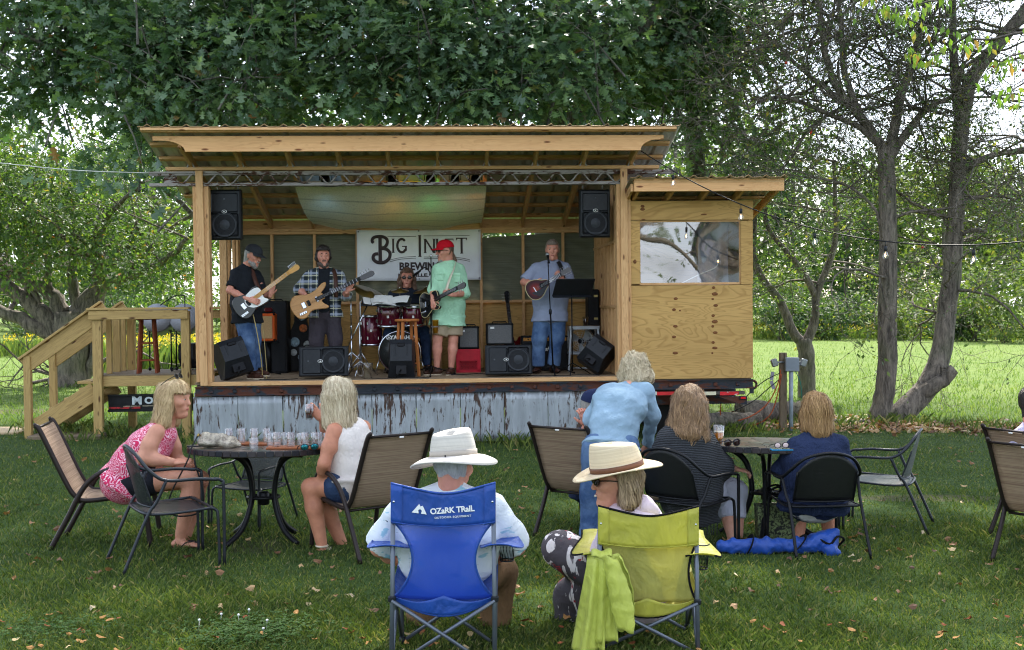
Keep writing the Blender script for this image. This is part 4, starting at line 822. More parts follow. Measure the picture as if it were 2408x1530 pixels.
slab = MB().bbox((0, 0, 0), (.55, .7, .05), .012).build('paving_slab', plain('pale_slab', srgb(196, 172, 138), .85, 0, .25, 8, .4, 80), None, T(G(18, 1016)+V(0, 0, .01))); tag(slab, 'pale stepping slab at the foot of the stairs', 'slab')
# ------------------------------------------------------------------ smooth bodies grown from a skeleton
_lat = np.random.default_rng(5).uniform(-1, 1, (32, 32, 32)).astype(np.float32)
def vnoise(P, s):
    q = P*s; i = np.floor(q).astype(np.int64); f = (q-i).astype(np.float32); f = f*f*(3-2*f); i &= 31; j = (i+1) & 31
    x0, y0, z0, x1, y1, z1 = i[..., 0], i[..., 1], i[..., 2], j[..., 0], j[..., 1], j[..., 2]; fx, fy, fz = f[..., 0], f[..., 1], f[..., 2]
    a = _lat[x0, y0, z0]*(1-fx)+_lat[x1, y0, z0]*fx; b = _lat[x0, y1, z0]*(1-fx)+_lat[x1, y1, z0]*fx; c = _lat[x0, y0, z1]*(1-fx)+_lat[x1, y0, z1]*fx; d = _lat[x0, y1, z1]*(1-fx)+_lat[x1, y1, z1]*fx
    return (a*(1-fy)+b*fy)*(1-fz)+(c*(1-fy)+d*fy)*fz
class Prim:
    """elliptic tapered limb from p0 to p1; side = direction of the width"""
    def __init__(s, p0, p1, w0, w1=None, d0=None, d1=None, side=(1, 0, 0), flat=False, k=None):
        s.p0 = np.array(tuple(p0), float); s.p1 = np.array(tuple(p1), float); s.w0 = w0; s.w1 = w0 if w1 is None else w1; s.d0 = s.w0 if d0 is None else d0; s.d1 = s.w1 if d1 is None else d1
        ax = s.p1-s.p0; s.L = max(np.linalg.norm(ax), 1e-5); s.ax = ax/s.L; sd = np.array(tuple(side), float); sd -= s.ax*sd.dot(s.ax)
        if np.linalg.norm(sd) < 1e-3: sd = np.cross(s.ax, [.3, .8, .5])
        s.sd = sd/np.linalg.norm(sd); s.fw = np.cross(s.ax, s.sd); s.flat = flat; s.k = k
    def grow(s, g, flat=None):
        q = Prim(s.p0, s.p1, s.w0+g, s.w1+g, s.d0+g, s.d1+g, s.sd, s.flat if flat is None else flat, s.k); return q
    def bounds(s, m): r = max(s.w0, s.w1, s.d0, s.d1)+m; return np.minimum(s.p0, s.p1)-r, np.maximum(s.p0, s.p1)+r
    def dist(s, P):
        r = P-s.p0; h = r@s.ax; t = np.clip(h/s.L, 0, 1); a = r@s.sd; b = r@s.fw; c = h-t*s.L; w = s.w0+(s.w1-s.w0)*t; d = s.d0+(s.d1-s.d0)*t; m = np.minimum(w, d)
        if s.flat: return np.maximum((np.sqrt((a/w)**2+(b/d)**2)-1)*m, np.abs(h-s.L/2)-s.L/2)
        return (np.sqrt((a/w)**2+(b/d)**2+(c/m)**2)-1)*m
def nets(F, org, h):
    S = F < 0; n = np.array(F.shape)-1; c = np.zeros(n, np.int8)
    cor = [(x, y, z) for x in (0, 1) for y in (0, 1) for z in (0, 1)]
    sl = lambda A, o: A[o[0]:o[0]+n[0], o[1]:o[1]+n[1], o[2]:o[2]+n[2]]
    for o in cor: c += sl(S, o)
    act = np.argwhere((c > 0) & (c < 8))
    if len(act) == 0: return np.zeros((0, 3)), np.zeros((0, 4), int)
    acc = np.zeros((len(act), 3)); cnt = np.zeros(len(act)); i, j, k = act.T
    for o in cor:
        for ax in range(3):
            if o[ax]: continue
            p = list(o); p[ax] = 1; f0 = F[i+o[0], j+o[1], k+o[2]]; f1 = F[i+p[0], j+p[1], k+p[2]]; m = (f0 < 0) != (f1 < 0); t = np.where(m, f0/np.where(m, f0-f1, 1), 0)
            q = np.tile(np.array(o, float), (len(act), 1)); q[:, ax] += t; acc += q*m[:, None]; cnt += m
    vs = (act+acc/cnt[:, None])*h+org; idx = -np.ones(n, np.int64); idx[i, j, k] = np.arange(len(act)); fs = []
    for ax in range(3):
        b, c2 = [(1, 2), (2, 0), (0, 1)][ax]; s0 = [slice(None)]*3; s1 = [slice(None)]*3; s0[ax] = slice(0, -1); s1[ax] = slice(1, None)
        A, B = S[tuple(s0)], S[tuple(s1)]; e = np.argwhere(A != B); e = e[(e[:, b] > 0) & (e[:, c2] > 0) & (e[:, b] < n[b]) & (e[:, c2] < n[c2])]
        def cell(db, dc): q = e.copy(); q[:, b] += db; q[:, c2] += dc; return idx[q[:, 0], q[:, 1], q[:, 2]]
        Q = np.stack([cell(-1, -1), cell(0, -1), cell(0, 0), cell(-1, 0)], 1); fl = ~A[e[:, 0], e[:, 1], e[:, 2]]; Q[fl] = Q[fl][:, ::-1]; fs.append(Q)
    fs = np.concatenate(fs); return vs, fs[(fs >= 0).all(1)]
def blend(prims, h=.011, k=.03, disp=None, cut=None):
    lo = np.min([p.bounds(.03)[0] for p in prims], 0)-2*h; hi = np.max([p.bounds(.03)[1] for p in prims], 0)+2*h; n = np.ceil((hi-lo)/h).astype(int)+1
    F = np.full(n, .15, np.float32); ax = [lo[a]+np.arange(n[a])*h for a in range(3)]
    for p in prims:
        kk = p.k if p.k else k; a, b = p.bounds(kk+.02+2*h); i0 = np.clip(((a-lo)/h).astype(int), 0, n); i1 = np.clip(((b-lo)/h).astype(int)+2, 0, n); s = tuple(slice(u, v) for u, v in zip(i0, i1))
        G_ = np.stack(np.meshgrid(ax[0][s[0]], ax[1][s[1]], ax[2][s[2]], indexing='ij'), -1); d = p.dist(G_).astype(np.float32); f = F[s]; q = np.maximum(kk-np.abs(f-d), 0)/kk; F[s] = np.minimum(f, d)-q*q*kk/4
    if disp is not None or cut is not None:
        m = np.abs(F) < .08 if cut is None else F < .08; P = np.stack(np.meshgrid(*ax, indexing='ij'), -1)[m]
        if disp is not None: F[m] += disp(P).astype(np.float32)
        if cut is not None: F[m] = np.maximum(F[m], cut(P).astype(np.float32))
    return nets(F, lo, h)
def wrinkle(amp, s=7.0):
    return lambda P: amp*(vnoise(P*np.array([1, 1, 1.6]), s)+.6*vnoise(P*np.array([1.0, 1, .7])+3.1, s*2.3))
def put(name, meshes, mat, parent):
    vs = []; fs = []; n = 0
    for v, f in meshes:
        if len(v): vs.append(v); fs.append(f+n); n += len(v)
    o = link_mesh(name, np_mesh(name, np.concatenate(vs), np.concatenate(fs), True), mat, parent); return o
def lerp(a, b, t): return a+(b-a)*t
EYE = glossy('eye_white', srgb(196, 186, 178), .2); IRIS = glossy('dark_iris', srgb(40, 28, 22), .1); LIP = plain('lip_skin', srgb(170, 92, 84), .45, 0, .15, 30, .05); TEETH = glossy('teeth', srgb(235, 230, 220), .25)
def hand_prims(w, d, nrm, curl, thumb=1, sc=1.0):
    d = V(d).normalized(); nrm = V(nrm); nrm = (nrm-d*nrm.dot(d)).normalized(); s = d.cross(nrm); P = []; w = V(w)
    P.append(Prim(w-d*.03, w+d*.02, .024*sc, .03*sc, .02*sc, .017*sc, s)); P.append(Prim(w+d*.02, w+d*.082*sc, .034*sc, .038*sc, .015*sc, .013*sc, s))
    for i, L in enumerate((.068, .078, .073, .056)):
        p = w+d*.088*sc+s*((i-1.5)*.0205*sc*thumb); a = .25*curl; sp = s*((i-1.5)*.04*thumb)
        for seg in (.45, .32, .28):
            q = p+((d+sp)*math.cos(a)-nrm*math.sin(a))*(L*seg*sc*1.05); P.append(Prim(p, q, .0088*sc, .008*sc, k=.006)); p = q; a += .75*curl
    t0 = w+d*.025*sc-s*(.03*thumb*sc); td = (d*.75-s*thumb*.65-nrm*.25*curl).normalized(); t1 = t0+td*.045*sc; t2 = t1+(td+d*.3-nrm*.3*curl).normalized()*.035*sc
    P.append(Prim(t0, t1, .013*sc, .0105*sc, k=.008)); P.append(Prim(t1, t2, .0105*sc, .009*sc, k=.006)); return P
HEADK = 1.16
def self_strands(v, f, c0, R, hs, n, curl):
    """loose locks combed down over the surface v, f"""
    r = np.random.default_rng(len(v)); nor = np.zeros_like(v); fn = np.cross(v[f[:, 1]]-v[f[:, 0]], v[f[:, 2]]-v[f[:, 0]])
    for i in range(4): np.add.at(nor, f[:, i], fn)
    nor = unit(nor); p = v[r.choice(len(v), n)]; rows = []; w = r.uniform(.0012, .0032, n); up = R[1]; L = r.uniform(.012, .02, n)*hs; ph = r.uniform(0, 6.3, n)
    fly = (r.uniform(size=n) < .09)*r.uniform(.3, 1.6, n); d = None; steps = 8
    for k in range(steps):
        j = np.argmin(((p[:, None, ::1]-v[None, ::3])**2).sum(-1), 1)*3; nn = nor[j]; p = v[j]*.65+p*.35+nn*(.003+.003*np.sin(ph+k*.6)+.010*fly*k/7)[:, None]; rad = unit((p-c0)-((p-c0)@up)[:, None]*up); dn = -up+rad*.9*np.clip(nn@up, 0, 1)[:, None]+(R[0]*-.25)[None]
        dn = unit(dn-nn*(dn*nn).sum(1)[:, None]); dn = unit(dn+curl*r.normal(size=dn.shape)); d = dn if d is None else unit(d*.4+dn*.6); sd_ = unit(np.cross(d, nn)); t = w*(1.0 if k < steps-2 else .5 if k == steps-2 else .12); rows.append((p-sd_*t[:, None], p+sd_*t[:, None])); p = p+d*L[:, None]
    vs = np.stack([q for a_, b_ in rows for q in (a_, b_)], 1).reshape(-1, 3); b0 = (np.arange(n)*steps*2)[:, None]; fs = np.concatenate([b0+np.array([[2*k, 2*k+1, 2*k+3, 2*k+2]]) for k in range(steps-1)], 0); return vs, fs
class Person:
    def __init__(s, label, base, J, to_local, face, up=(0, 0, 1), chest=(.36, .23), waist=(.33, .22), hips=(.35, .24), arm=1.0, leg=1.0, sk=SKIN_A, M=None, res=.012, head=1.0, group='people watching the band', jaw=1.0, girdle=1.0):
        s.o = root('person', label, 'person', M, group); s.J = {k: V(to_local(*v)) for k, v in J.items()}; J = s.J
        hm = (J['hipA']+J['hipB'])/2; head *= HEADK
        for k in 'AB': J['hip'+k] = lerp(hm, J['hip'+k], .8); J['sh'+k] = lerp((J['shA']+J['shB'])/2, J['sh'+k], .93)+V(0, 0, -.012)
        s.f = V(face).normalized(); u = V(up); s.u = (u-s.f*u.dot(s.f)).normalized(); s.s = s.f.cross(s.u); s.hs = head; s.sk = sk; s.res = res; s.arm = arm; s.leg = leg
        sd = (J['shB']-J['shA']).normalized(); s.sd = sd; M_ = (J['shA']+J['shB'])/2; P_ = (J['hipA']+J['hipB'])/2; s.mid, s.pel = M_, P_; hsd = (J['hipB']-J['hipA']).normalized(); s.hsd = hsd
        mid = J.get('spine', lerp(M_, P_, .5)); c0 = lerp(M_, mid, .16); c1 = lerp(M_, mid, .62); c2 = lerp(mid, P_, .35); s.c = (c0, c1, c2)
        cw, cd = chest[0]/2, chest[1]/2; ww, wd = waist[0]/2, waist[1]/2; hw, hd = hips[0]/2, hips[1]/2
        nb = J['neck']-V(0, 0, .035)
        s.torso = [Prim(nb, lerp(nb, J['shA'], .9*girdle), .056, .046), Prim(nb, lerp(nb, J['shB'], .9*girdle), .056, .046), Prim(c0, c1, cw*.86, cw, cd*.74, cd, sd), Prim(c1, c2, cw, ww, cd, wd, sd), Prim(c2, P_, ww, hw, wd, hd, hsd)]
        s.neck = [Prim(J['neck']-s.u*.04, J['head']-s.f*.015-s.u*.04, .058*head, .052*head)]
        s.arms = {}; s.legs = {}
        for k in 'AB':
            sh, el, wr = J['sh'+k], J['el'+k], J['wr'+k]; a = arm
            s.arms[k] = [Prim(sh, lerp(sh, el, .5), .05*a, .048*a), Prim(lerp(sh, el, .5), el, .048*a, .04*a), Prim(el, lerp(el, wr, .35), .04*a, .042*a), Prim(lerp(el, wr, .35), wr, .042*a, .027*a)]
            h, kn, an = J['hip'+k], J['kn'+k], J['an'+k]; l = leg
            s.legs[k] = [Prim(h, lerp(h, kn, .4), .088*l, .08*l), Prim(lerp(h, kn, .4), kn, .08*l, .057*l), Prim(kn, lerp(kn, an, .35), .056*l, .058*l), Prim(lerp(kn, an, .35), an, .058*l, .036*l)]
        s.extra = []
    def toe(s, k, d): s.J['toe'+k] = s.J['an'+k]+V(d)
    def body(s, hands, nose=1.0, bare_feet=False):
        J = s.J; hc = J['head']; f, u, sd, hs = s.f, s.u, s.s, s.hs; prims = s.torso+s.neck+[p for k in 'AB' for p in s.arms[k]+s.legs[k]]+s.extra
        ms = [blend(prims, s.res*1.45, .028)]
        hd = lambda a, b, c=0.0: hc+(f*a+u*b+sd*c)*hs
        H = [Prim(hd(-.018, .022), hd(.012, .03), .074*hs, .072*hs, .088*hs, .088*hs, sd), Prim(hd(.02, -.01), hd(.045, -.082), .062*hs, .036*hs, .06*hs, .036*hs, sd), Prim(hd(-.03, -.02), hd(-.035, -.1), .055*hs, .05*hs),
             Prim(hd(.09, .022), hd(.106*nose, -.014), .0095*hs, .0125*hs, k=.014), Prim(hd(.078, .04, -.03), hd(.078, .04, .03), .016*hs, k=.02), Prim(hd(.06, -.005, -.038), hd(.06, -.005, .038), .026*hs, k=.02), Prim(hd(.07, -.045, -.015), hd(.07, -.045, .015), .024*hs, k=.02), Prim(hd(.072, -.083), hd(.074, -.086), .022*hs, k=.02)]
        for c in (-1, 1): H.append(Prim(hd(-.012, .022, c*.077), hd(-.006, -.018, c*.074), .008*hs, .007*hs, .02*hs, .013*hs, sd, k=.008))
        ms.append(blend(H, .006 if s.res < .0115 else .0075, .022))
        for k, (d, nrm, curl, th) in hands.items(): ms.append(blend(hand_prims(J['wr'+k], d, nrm, curl, th, .95*min(s.arm, 1.05)), .0048, .010))
        if bare_feet: ms.append(blend(bare_feet, .006, .012))
        put('body', ms, s.sk, s.o)
        for c in (-1, 1):
            p = hd(.0775, .018, c*.031); eo = MB().ball(tuple(p), (.0115*hs, .0115*hs, .0062*hs), 10).build('eye', EYE, s.o); q = p+f*.0075*hs; MB().ball(tuple(q), (.0062*hs, .0062*hs, .0055*hs), 8).build('iris', IRIS, eo)
    def brows(s, mat, z=.043):
        hc, f, u, sd, hs = s.J['head'], s.f, s.u, s.s, s.hs
        for c in (-1, 1): MB().tube([hc+(f*.092+u*z+sd*c*.015)*hs, hc+(f*.091+u*(z+.004)+sd*c*.03)*hs, hc+(f*.078+u*(z-.004)+sd*c*.046)*hs], [.005, .006, .003], 6).build('eyebrow', mat, s.o)
    def lips(s, smile=.0, teeth=False, mat=LIP):
        hc, f, u, sd, hs = s.J['head'], s.f, s.u, s.s, s.hs; pts = [hc+(f*(.094-.016*abs(c)**1.5)+u*(-.05+smile*abs(c)*.5)+sd*c*.026)*hs for c in (-1, -.5, 0, .5, 1)]
        MB().tube(pts, [.004, .009, .0105, .009, .004], 6, flat=.8).build('lips', mat, s.o)
        if teeth: MB().tube([p+f*.007-u*.003 for p in pts[1:4]], [.004, .006, .004], 6).build('teeth', TEETH, s.o)
    def garment(s, name, prims, mat, k=.03, amp=.006, sc_=7.0, res=None, cut=None, disp=None): return put(name, [blend(prims, res or s.res*1.22, k, disp or wrinkle(amp, sc_), cut)], mat, s.o)
    def shirt(s, mat, loose=.016, sleeve=.85, hem=.12, name='shirt', amp=.006, cut=None, sl_loose=.016, k=.03, hemd=None, res=None, disp=None):
        """sleeve: 0 none, up to 1 = elbow, 2 = wrist"""
        P = [p.grow(loose) for p in s.torso]; dn = V(hemd).normalized() if hemd else (s.pel-s.c[2]).normalized(); t = s.torso[-1]
        if sleeve == 0: P = P[2:]; P.append(Prim(lerp(s.mid, s.J['shA'], .62), lerp(s.mid, s.J['shB'], .62), .05))
        P.append(Prim(s.pel-dn*.02, s.pel+dn*hem, t.w1+loose+.012, t.w1+loose*1.4+.02, t.d1+loose+.008, t.d1+loose*1.3+.014, s.hsd, True))
        for c in 'AB':
            sh, el, wr = s.J['sh'+c], s.J['el'+c], s.J['wr'+c]; a = s.arm
            if sleeve > 0: P.append(Prim(sh, lerp(sh, el, min(sleeve, 1)), .05*a+sl_loose*.45, .05*a+sl_loose, flat=sleeve <= 1)); P.append(Prim(sh, lerp(sh, el, .25), .05*a+sl_loose*.4))
            if sleeve > 1: P.append(Prim(el, lerp(el, wr, sleeve-1), .043*a+sl_loose, .034*a+sl_loose*.7, flat=False if sleeve < 1.95 else True)); P.append(Prim(lerp(sh, el, .9), el, .045*a+sl_loose))
        return s.garment(name, P, mat, k, amp, cut=cut, res=res, disp=disp)
    def trousers(s, mat, loose=.016, to=2.0, name='trousers', amp=.007, waistup=.03, flare=0.0, k=.03):
        """to: 1 = knee, 2 = ankle"""
        t = s.torso[-1]; up = (s.c[2]-s.pel).normalized(); P = [Prim(s.pel-up*.01, s.pel+up*waistup, t.w1+loose*.6, t.w1*.97+loose*.5, t.d1+loose*.6, t.d1*.97+loose*.5, s.hsd)]
        for c in 'AB':
            h, kn, an = s.J['hip'+c], s.J['kn'+c], s.J['an'+c]; l = s.leg; P.append(Prim(h, lerp(h, kn, min(to, 1)), .088*l+loose, (.088-.03*min(to, 1))*l+loose+flare*min(to, 1), flat=to <= 1)); P.append(Prim(h, lerp(h, kn, .25), .09*l+loose))
            if to > 1: P.append(Prim(kn, lerp(kn, an, to-1), .058*l+loose, .04*l+loose*1.2+flare, flat=True)); P.append(Prim(lerp(h, kn, .9), lerp(kn, an, .15), .059*l+loose))
        return s.garment(name, P, mat, k, amp)
    def shoes(s, mat, d, sole=None, L=.2, w=.042, h=.035):
        for c in 'AB':
            a = s.J['an'+c]; dv = V(d[c]) if isinstance(d, dict) else V(d); dv = dv.normalized(); heel = a-dv*.045+V(0, 0, -.045); toe = a+dv*(L-.06)+V(0, 0, -.058); side = dv.cross(V(0, 0, 1))
            sh = put('shoe', [blend([Prim(heel, lerp(heel, toe, .6), w*.9, w, h*1.15, h, side), Prim(lerp(heel, toe, .6), toe, w, w*.75, h, h*.7, side), Prim(a+V(0, 0, .0), heel+dv*.03, .04, .045)], .008, .02)], mat, s.o)
            if sole: b = MB(); poly = [(x, y) for x, y in [((L+.03)*t-.07, w*1.02*math.sin(PI*min(max(t*.92+.04, 0), 1))**.35) for t in [i/8 for i in range(9)]]]; poly = poly+[(x, -y) for x, y in poly[::-1]]; b.prism(poly, 0, .018, frame(a+V(0, 0, -.098), dv, (0, 0, 1))); b.build('sole', sole, sh)
    def hair(s, prims, mat, cut=None, amp=.008, res=.0075, name='hair', st=(26, 26, 3.5), k=.02, strands=0, curl=.15):
        """prims in head axes (front, up, side)"""
        hc, f, u, sd, hs = s.J['head'], s.f, s.u, s.s, s.hs; hd = lambda q: hc+(f*q[0]+u*q[1]+sd*q[2])*hs
        P = [Prim(hd(a), hd(b), w0*hs, w1*hs, (d0 or w0)*hs, (d1 or w1)*hs, sd) for a, b, w0, w1, d0, d1 in prims]; R = np.array([tuple(f), tuple(u), tuple(sd)]); c0 = np.array(tuple(hc))
        ct = None if cut is None else (lambda Q: cut(*(((Q-c0)@R.T)/hs).T))
        v_, f_ = blend(P, res, k, lambda Q: amp*(vnoise(((Q-c0)@R.T)[:, [2, 0, 1]]*np.array(st), 2.2)+.5*vnoise(((Q-c0)@R.T)[:, [2, 0, 1]]*np.array(st)*2.1, 2.0)), ct)
        return put(name, [(v_, f_), self_strands(v_, f_, c0, R, hs, strands, curl)] if strands else [(v_, f_)], mat, s.o)
    def headframe(s, up=0.0, fwd=0.0, tilt=0.0):
        p = s.J['head']+(s.u*up+s.f*fwd)*s.hs; m = Matrix(((s.f.x, -s.s.x, s.u.x, p.x), (s.f.y, -s.s.y, s.u.y, p.y), (s.f.z, -s.s.z, s.u.z, p.z), (0, 0, 0, 1))); return m @ RY(tilt) @ Matrix.Diagonal((s.hs, s.hs, s.hs, 1))
    def cap(s, mat, label, back=0.0, tilt=6):
        M = s.headframe(.045, -.005, tilt); b = MB()
        def dome(u, v): a = u*2*PI; e = v*PI/2; r = math.cos(e)**.75; return (.108*r*math.cos(a), .092*r*math.sin(a), .008+.092*math.sin(e)+.004*math.cos(3*a)*v)
        b.sheet(dome, 24, 8)
        def brim(u, v): a = (u-.5)*2.2; r = .104+v*.078*math.cos(a*.62); return (r*math.cos(a)*.99, .092*1.02*math.sin(a)*(1+.1*v), .012-.022*v+.012*(v)*math.cos(a*2.4)*.6)
        b.sheet(brim, 12, 4, thick=.004); b.ball((0, 0, .096), .008, 6)
        o = b.build('cap', mat, None); o.matrix_world = (s.o.matrix_world if s.o.matrix_world else Matrix()) @ M; tag(o, label, 'cap'); return o
    def glasses(s, mat, lens, z=.018, r=.024, wrap=.003):
        M = s.headframe(z, 0, 0); b = MB(); 
        for c in (-1, 1): b.tube([(.096-abs(math.sin(t)*0), c*.033+r*math.cos(t), r*.75*math.sin(t)) for t in [i*PI/6 for i in range(13)]], .0028, 5); b.tube([(.094, c*.056, .004), (.04, c*.08, .006), (-.01, c*.082, 0)], .0028, 5)
        b.tube([(.097, -.01, .004), (.099, 0, .007), (.097, .01, .004)], .0026, 5); o = b.build('glasses', mat, s.o, M)
        for c in (-1, 1): MB().ball((.096, c*.033, 0), (wrap, r*.98, r*.74), 12).build('lens', lens, o)
        return o
def stage_at(px, py, ly):
    b = SL(px, py, ly); b.z = 0; M = STAGE @ T((b.x, ly, 0)); return M, (lambda x, y, d=0.0: SL(x, y, ly+d)-V(b.x, ly, 0))
def lawn_at(px, D):
    b = W(px, 718, D); b.z = 0; return T(b), (lambda x, y, d=0.0: W(x, y, D+d)-b)
BLACKTEE = cloth('black_cotton', srgb(34, 37, 42)); GREYCAP = cloth('washed_black_cap', srgb(52, 54, 58), wr=.2)
GREYHAIR = hair('grey_hair', srgb(120, 116, 110), srgb(176, 172, 166)); BROWNHAIR = hair('brown_hair', srgb(74, 52, 40), srgb(120, 92, 72)); DARKHAIR = hair('dark_hair', srgb(26, 21, 20), srgb(58, 48, 44)); BLOND = hair('blond_hair', srgb(176, 138, 88), srgb(240, 214, 166)); ASH = hair('ash_blond_hair', srgb(142, 116, 90), srgb(206, 180, 144)); PLATINUM = hair('platinum_hair', srgb(190, 162, 118), srgb(246, 234, 204)); LIGHTBROWN = hair('brown_blond_hair', srgb(104, 76, 54), srgb(196, 158, 116)); SANDY = hair('sandy_hair', srgb(150, 108, 66), srgb(216, 176, 122)); CURLY = hair('pale_curly_hair', srgb(190, 168, 128), srgb(242, 228, 196))
SHORT = [((-.02, .03, 0), (.012, .05, 0), .082, .078, .098, .088), ((-.04, -.01, 0), (-.045, -.07, 0), .07, .055, .055, .04)]
def face_cut(fr=.035, top=.075, low=-.05): return lambda a, b, c: np.maximum(np.minimum(a-fr+np.maximum(b, 0)*.0, top-b), np.minimum(a+.02, low-b))
SHOE_BROWN = plain('brown_leather', srgb(74, 46, 36), .45, 0, .3, 20, .2); SOLE = plain('pale_sole', srgb(206, 190, 164), .8); SHOE_DARK = plain('dark_shoe', srgb(44, 40, 42), .6)
BEARD = hair('grey_beard', srgb(120, 112, 106), srgb(190, 184, 178)); BEARD_D = hair('dark_beard', srgb(58, 46, 42), srgb(96, 80, 72))
BEARD_P = [((.055, -.075, -.03), (.055, -.075, .03), .03, .03, None, None), ((.062, -.095, 0), (.066, -.1, 0), .032, .03, None, None), ((.02, -.06, -.06), (.05, -.08, -.035), .016, .018, None, None), ((.02, -.06, .06), (.05, -.08, .035), .016, .018, None, None), ((.09, -.038, -.018), (.09, -.038, .018), .009, .009, None, None)]
BEARD_CUT = lambda a, b, c: np.minimum(np.minimum(a-.06, .024-np.abs(c)), .012-np.abs(b+.058))

# ---- on the stage -----------------------------------------------------------------------------------------------------------
BAND = 'musicians playing on the stage'
M, L = stage_at(590, 890, .6)
p1 = Person('guitarist in black T-shirt, blue jeans and dark cap looking down at his fretboard', None, dict(head=(594, 605, -.02), neck=(577, 627, 0), shA=(552, 642, -.13), shB=(603, 645, .1), elA=(540, 684, -.24), wrA=(585, 705, -.36), elB=(624, 697, -.02), wrB=(636, 693, -.22), hipA=(568, 742, -.06), hipB=(594, 742, .06), knA=(583, 806, -.12), knB=(597, 803, .06), anA=(592, 875, -.08), anB=(604, 868, .12)), L, (.86, -.42, -.28), (.2, 0, 1), (.4, .28), (.41, .31), (.37, .27), 1.05, 1.02, SKIN_C, M, group=BAND)
p1.body({'A': ((.9, -.2, -.25), (-.2, -1, .2), .8, 1), 'B': ((.25, .1, .9), (.5, -.8, 0), 1.1, -1)}); p1.brows(GREYHAIR)
p1.shirt(BLACKTEE, .02, .78, .1, 'black_tshirt', .011); p1.trousers(DENIM, .02, 1.96, 'jeans', flare=.02); p1.shoes(SHOE_BROWN, {'A': (.8, -.55, 0), 'B': (.8, -.4, 0)}, SOLE, .23)
p1.hair(SHORT, GREYHAIR, face_cut(.0, .05), .004); p1.hair(BEARD_P, BEARD, BEARD_CUT, .004, name='beard'); p1.cap(GREYCAP, 'washed black baseball cap on the guitarist in the black T-shirt', tilt=4)
tee = MB().sheet(lambda u, v: ((u-.5)*.17, .0, (v-.5)*.05), 4, 2); q = L(588, 661, -.2)
M, L = stage_at(765, 880, 1.0)
p2 = Person('bearded bass player in plaid shirt over black T-shirt and charcoal trousers', None, dict(head=(760, 607, 0), neck=(763, 634, 0), shA=(725, 646, 0), shB=(800, 646, .02), elA=(704, 682, -.06), wrA=(720, 695, -.26), elB=(812, 696, -.08), wrB=(817, 685, -.27), hipA=(746, 735, 0), hipB=(781, 735, 0), knA=(744, 800, -.02), knB=(789, 800, -.02), anA=(748, 869, .02), anB=(792, 869, .02)), L, (.22, -1, -.02), (0, 0, 1), (.42, .26), (.39, .26), (.38, .25), 1.05, 1.08, SKIN_C, M, group=BAND)
p2.body({'A': ((.65, -.2, -.75), (-.3, -.95, 0), .55, 1), 'B': ((.45, .15, .8), (.3, -.9, 0), 1.1, -1)}); p2.brows(DARKHAIR)
def plaid():
    t = NT('plaid_flannel'); v = t.coord(rnd=False); sx = t.n('ShaderNodeSeparateXYZ'); t.l(v, sx.inputs[0])
    def stripe(o, f, w, ph=0.0): return t.ramp(t.math('ABSOLUTE', t.math('SUBTRACT', t.math('FRACT', t.math('ADD', t.math('MULTIPLY', o, f), ph)), .5)), [(w, 1.0), (w+.05, 0.0)])
    c = srgb(34, 44, 58)
    for o in (sx.outputs[0], sx.outputs[2]):
        c = t.mix(t.math('MULTIPLY', stripe(o, 9.0, .12), .55), c, srgb(176, 186, 204)); c = t.mix(t.math('MULTIPLY', stripe(o, 9.0, .03, .3), .8), c, srgb(206, 206, 180)); c = t.mix(t.math('MULTIPLY', stripe(o, 9.0, .1, .55), .6), c, srgb(20, 34, 30))
    t.col(c).set(rough=.9); t.bump(t.noise(v, 10, 4, .6, 1), .5, .03); return t.m
p2.garment('black_tshirt', [p.grow(.012) for p in p2.torso], BLACKTEE)
_c = np.array(tuple(p2.mid)); _pz = p2.pel.z
p2.shirt(plaid(), .03, 1.2, .07, 'plaid_shirt', .008, lambda Q: np.minimum(np.minimum(.075-np.abs(Q[:, 0]-_c[0]-.005), -(Q[:, 1]-_c[1])), .3), .026)
p2.trousers(cloth('charcoal_trousers', srgb(70, 64, 70)), .02, 1.96, flare=.02); p2.shoes(SHOE_DARK, (.1, -1, 0), None, .22)
p2.hair([((-.02, .035, 0), (.02, .062, 0), .09, .086, .104, .09), ((-.045, -.01, 0), (-.05, -.075, 0), .075, .06, .055, .045), ((.0, .0, -.08), (.0, -.02, -.078), .018, .014, None, None), ((.0, .0, .08), (.0, -.02, .078), .018, .014, None, None)], DARKHAIR, face_cut(.03, .085, -.09), .012, st=(20, 20, 20)); p2.hair(BEARD_P, BEARD_D, BEARD_CUT, .003, name='beard')
nk = MB(); q = p2.J['neck']; nk.tube([q+V(.075*math.sin(t), -.075*math.cos(t), -.03-.02*math.cos(t)) for t in [i*PI/8 for i in range(-7, 8)]], .006, 6); nk.build('necklace', SHOE_BROWN, p2.o)
M, L = stage_at(955, 870, 1.78)
p3 = Person('drummer with long brown hair and glasses in a navy shirt behind the kit', None, dict(head=(957, 657, 0), neck=(957, 680, .02), shA=(921, 692, .02), shB=(986, 692, .02), elA=(911, 728, -.05), wrA=(912, 718, -.3), elB=(998, 728, -.05), wrB=(992, 722, -.3), hipA=(938, 775, .05), hipB=(974, 775, .05), knA=(915, 780, -.4), knB=(1000, 782, -.4), anA=(912, 862, -.35), anB=(1005, 862, -.35)), L, (.02, -1, -.03), (0, 0, 1), (.43, .27), (.42, .3), (.4, .3), 1.05, 1.1, SKIN_C, M, group=BAND)
p3.body({'A': ((.3, -.8, .3), (-.3, 0, 1), .9, 1), 'B': ((-.3, -.8, .2), (.3, 0, 1), .9, -1)}); p3.brows(BROWNHAIR); p3.lips()
p3.shirt(cloth('navy_polo', srgb(40, 46, 58)), .022, .9, .05, 'navy_shirt'); p3.trousers(DARKDENIM, .018, 1.95, 'jeans'); p3.shoes(SHOE_DARK, (0, -1, 0))
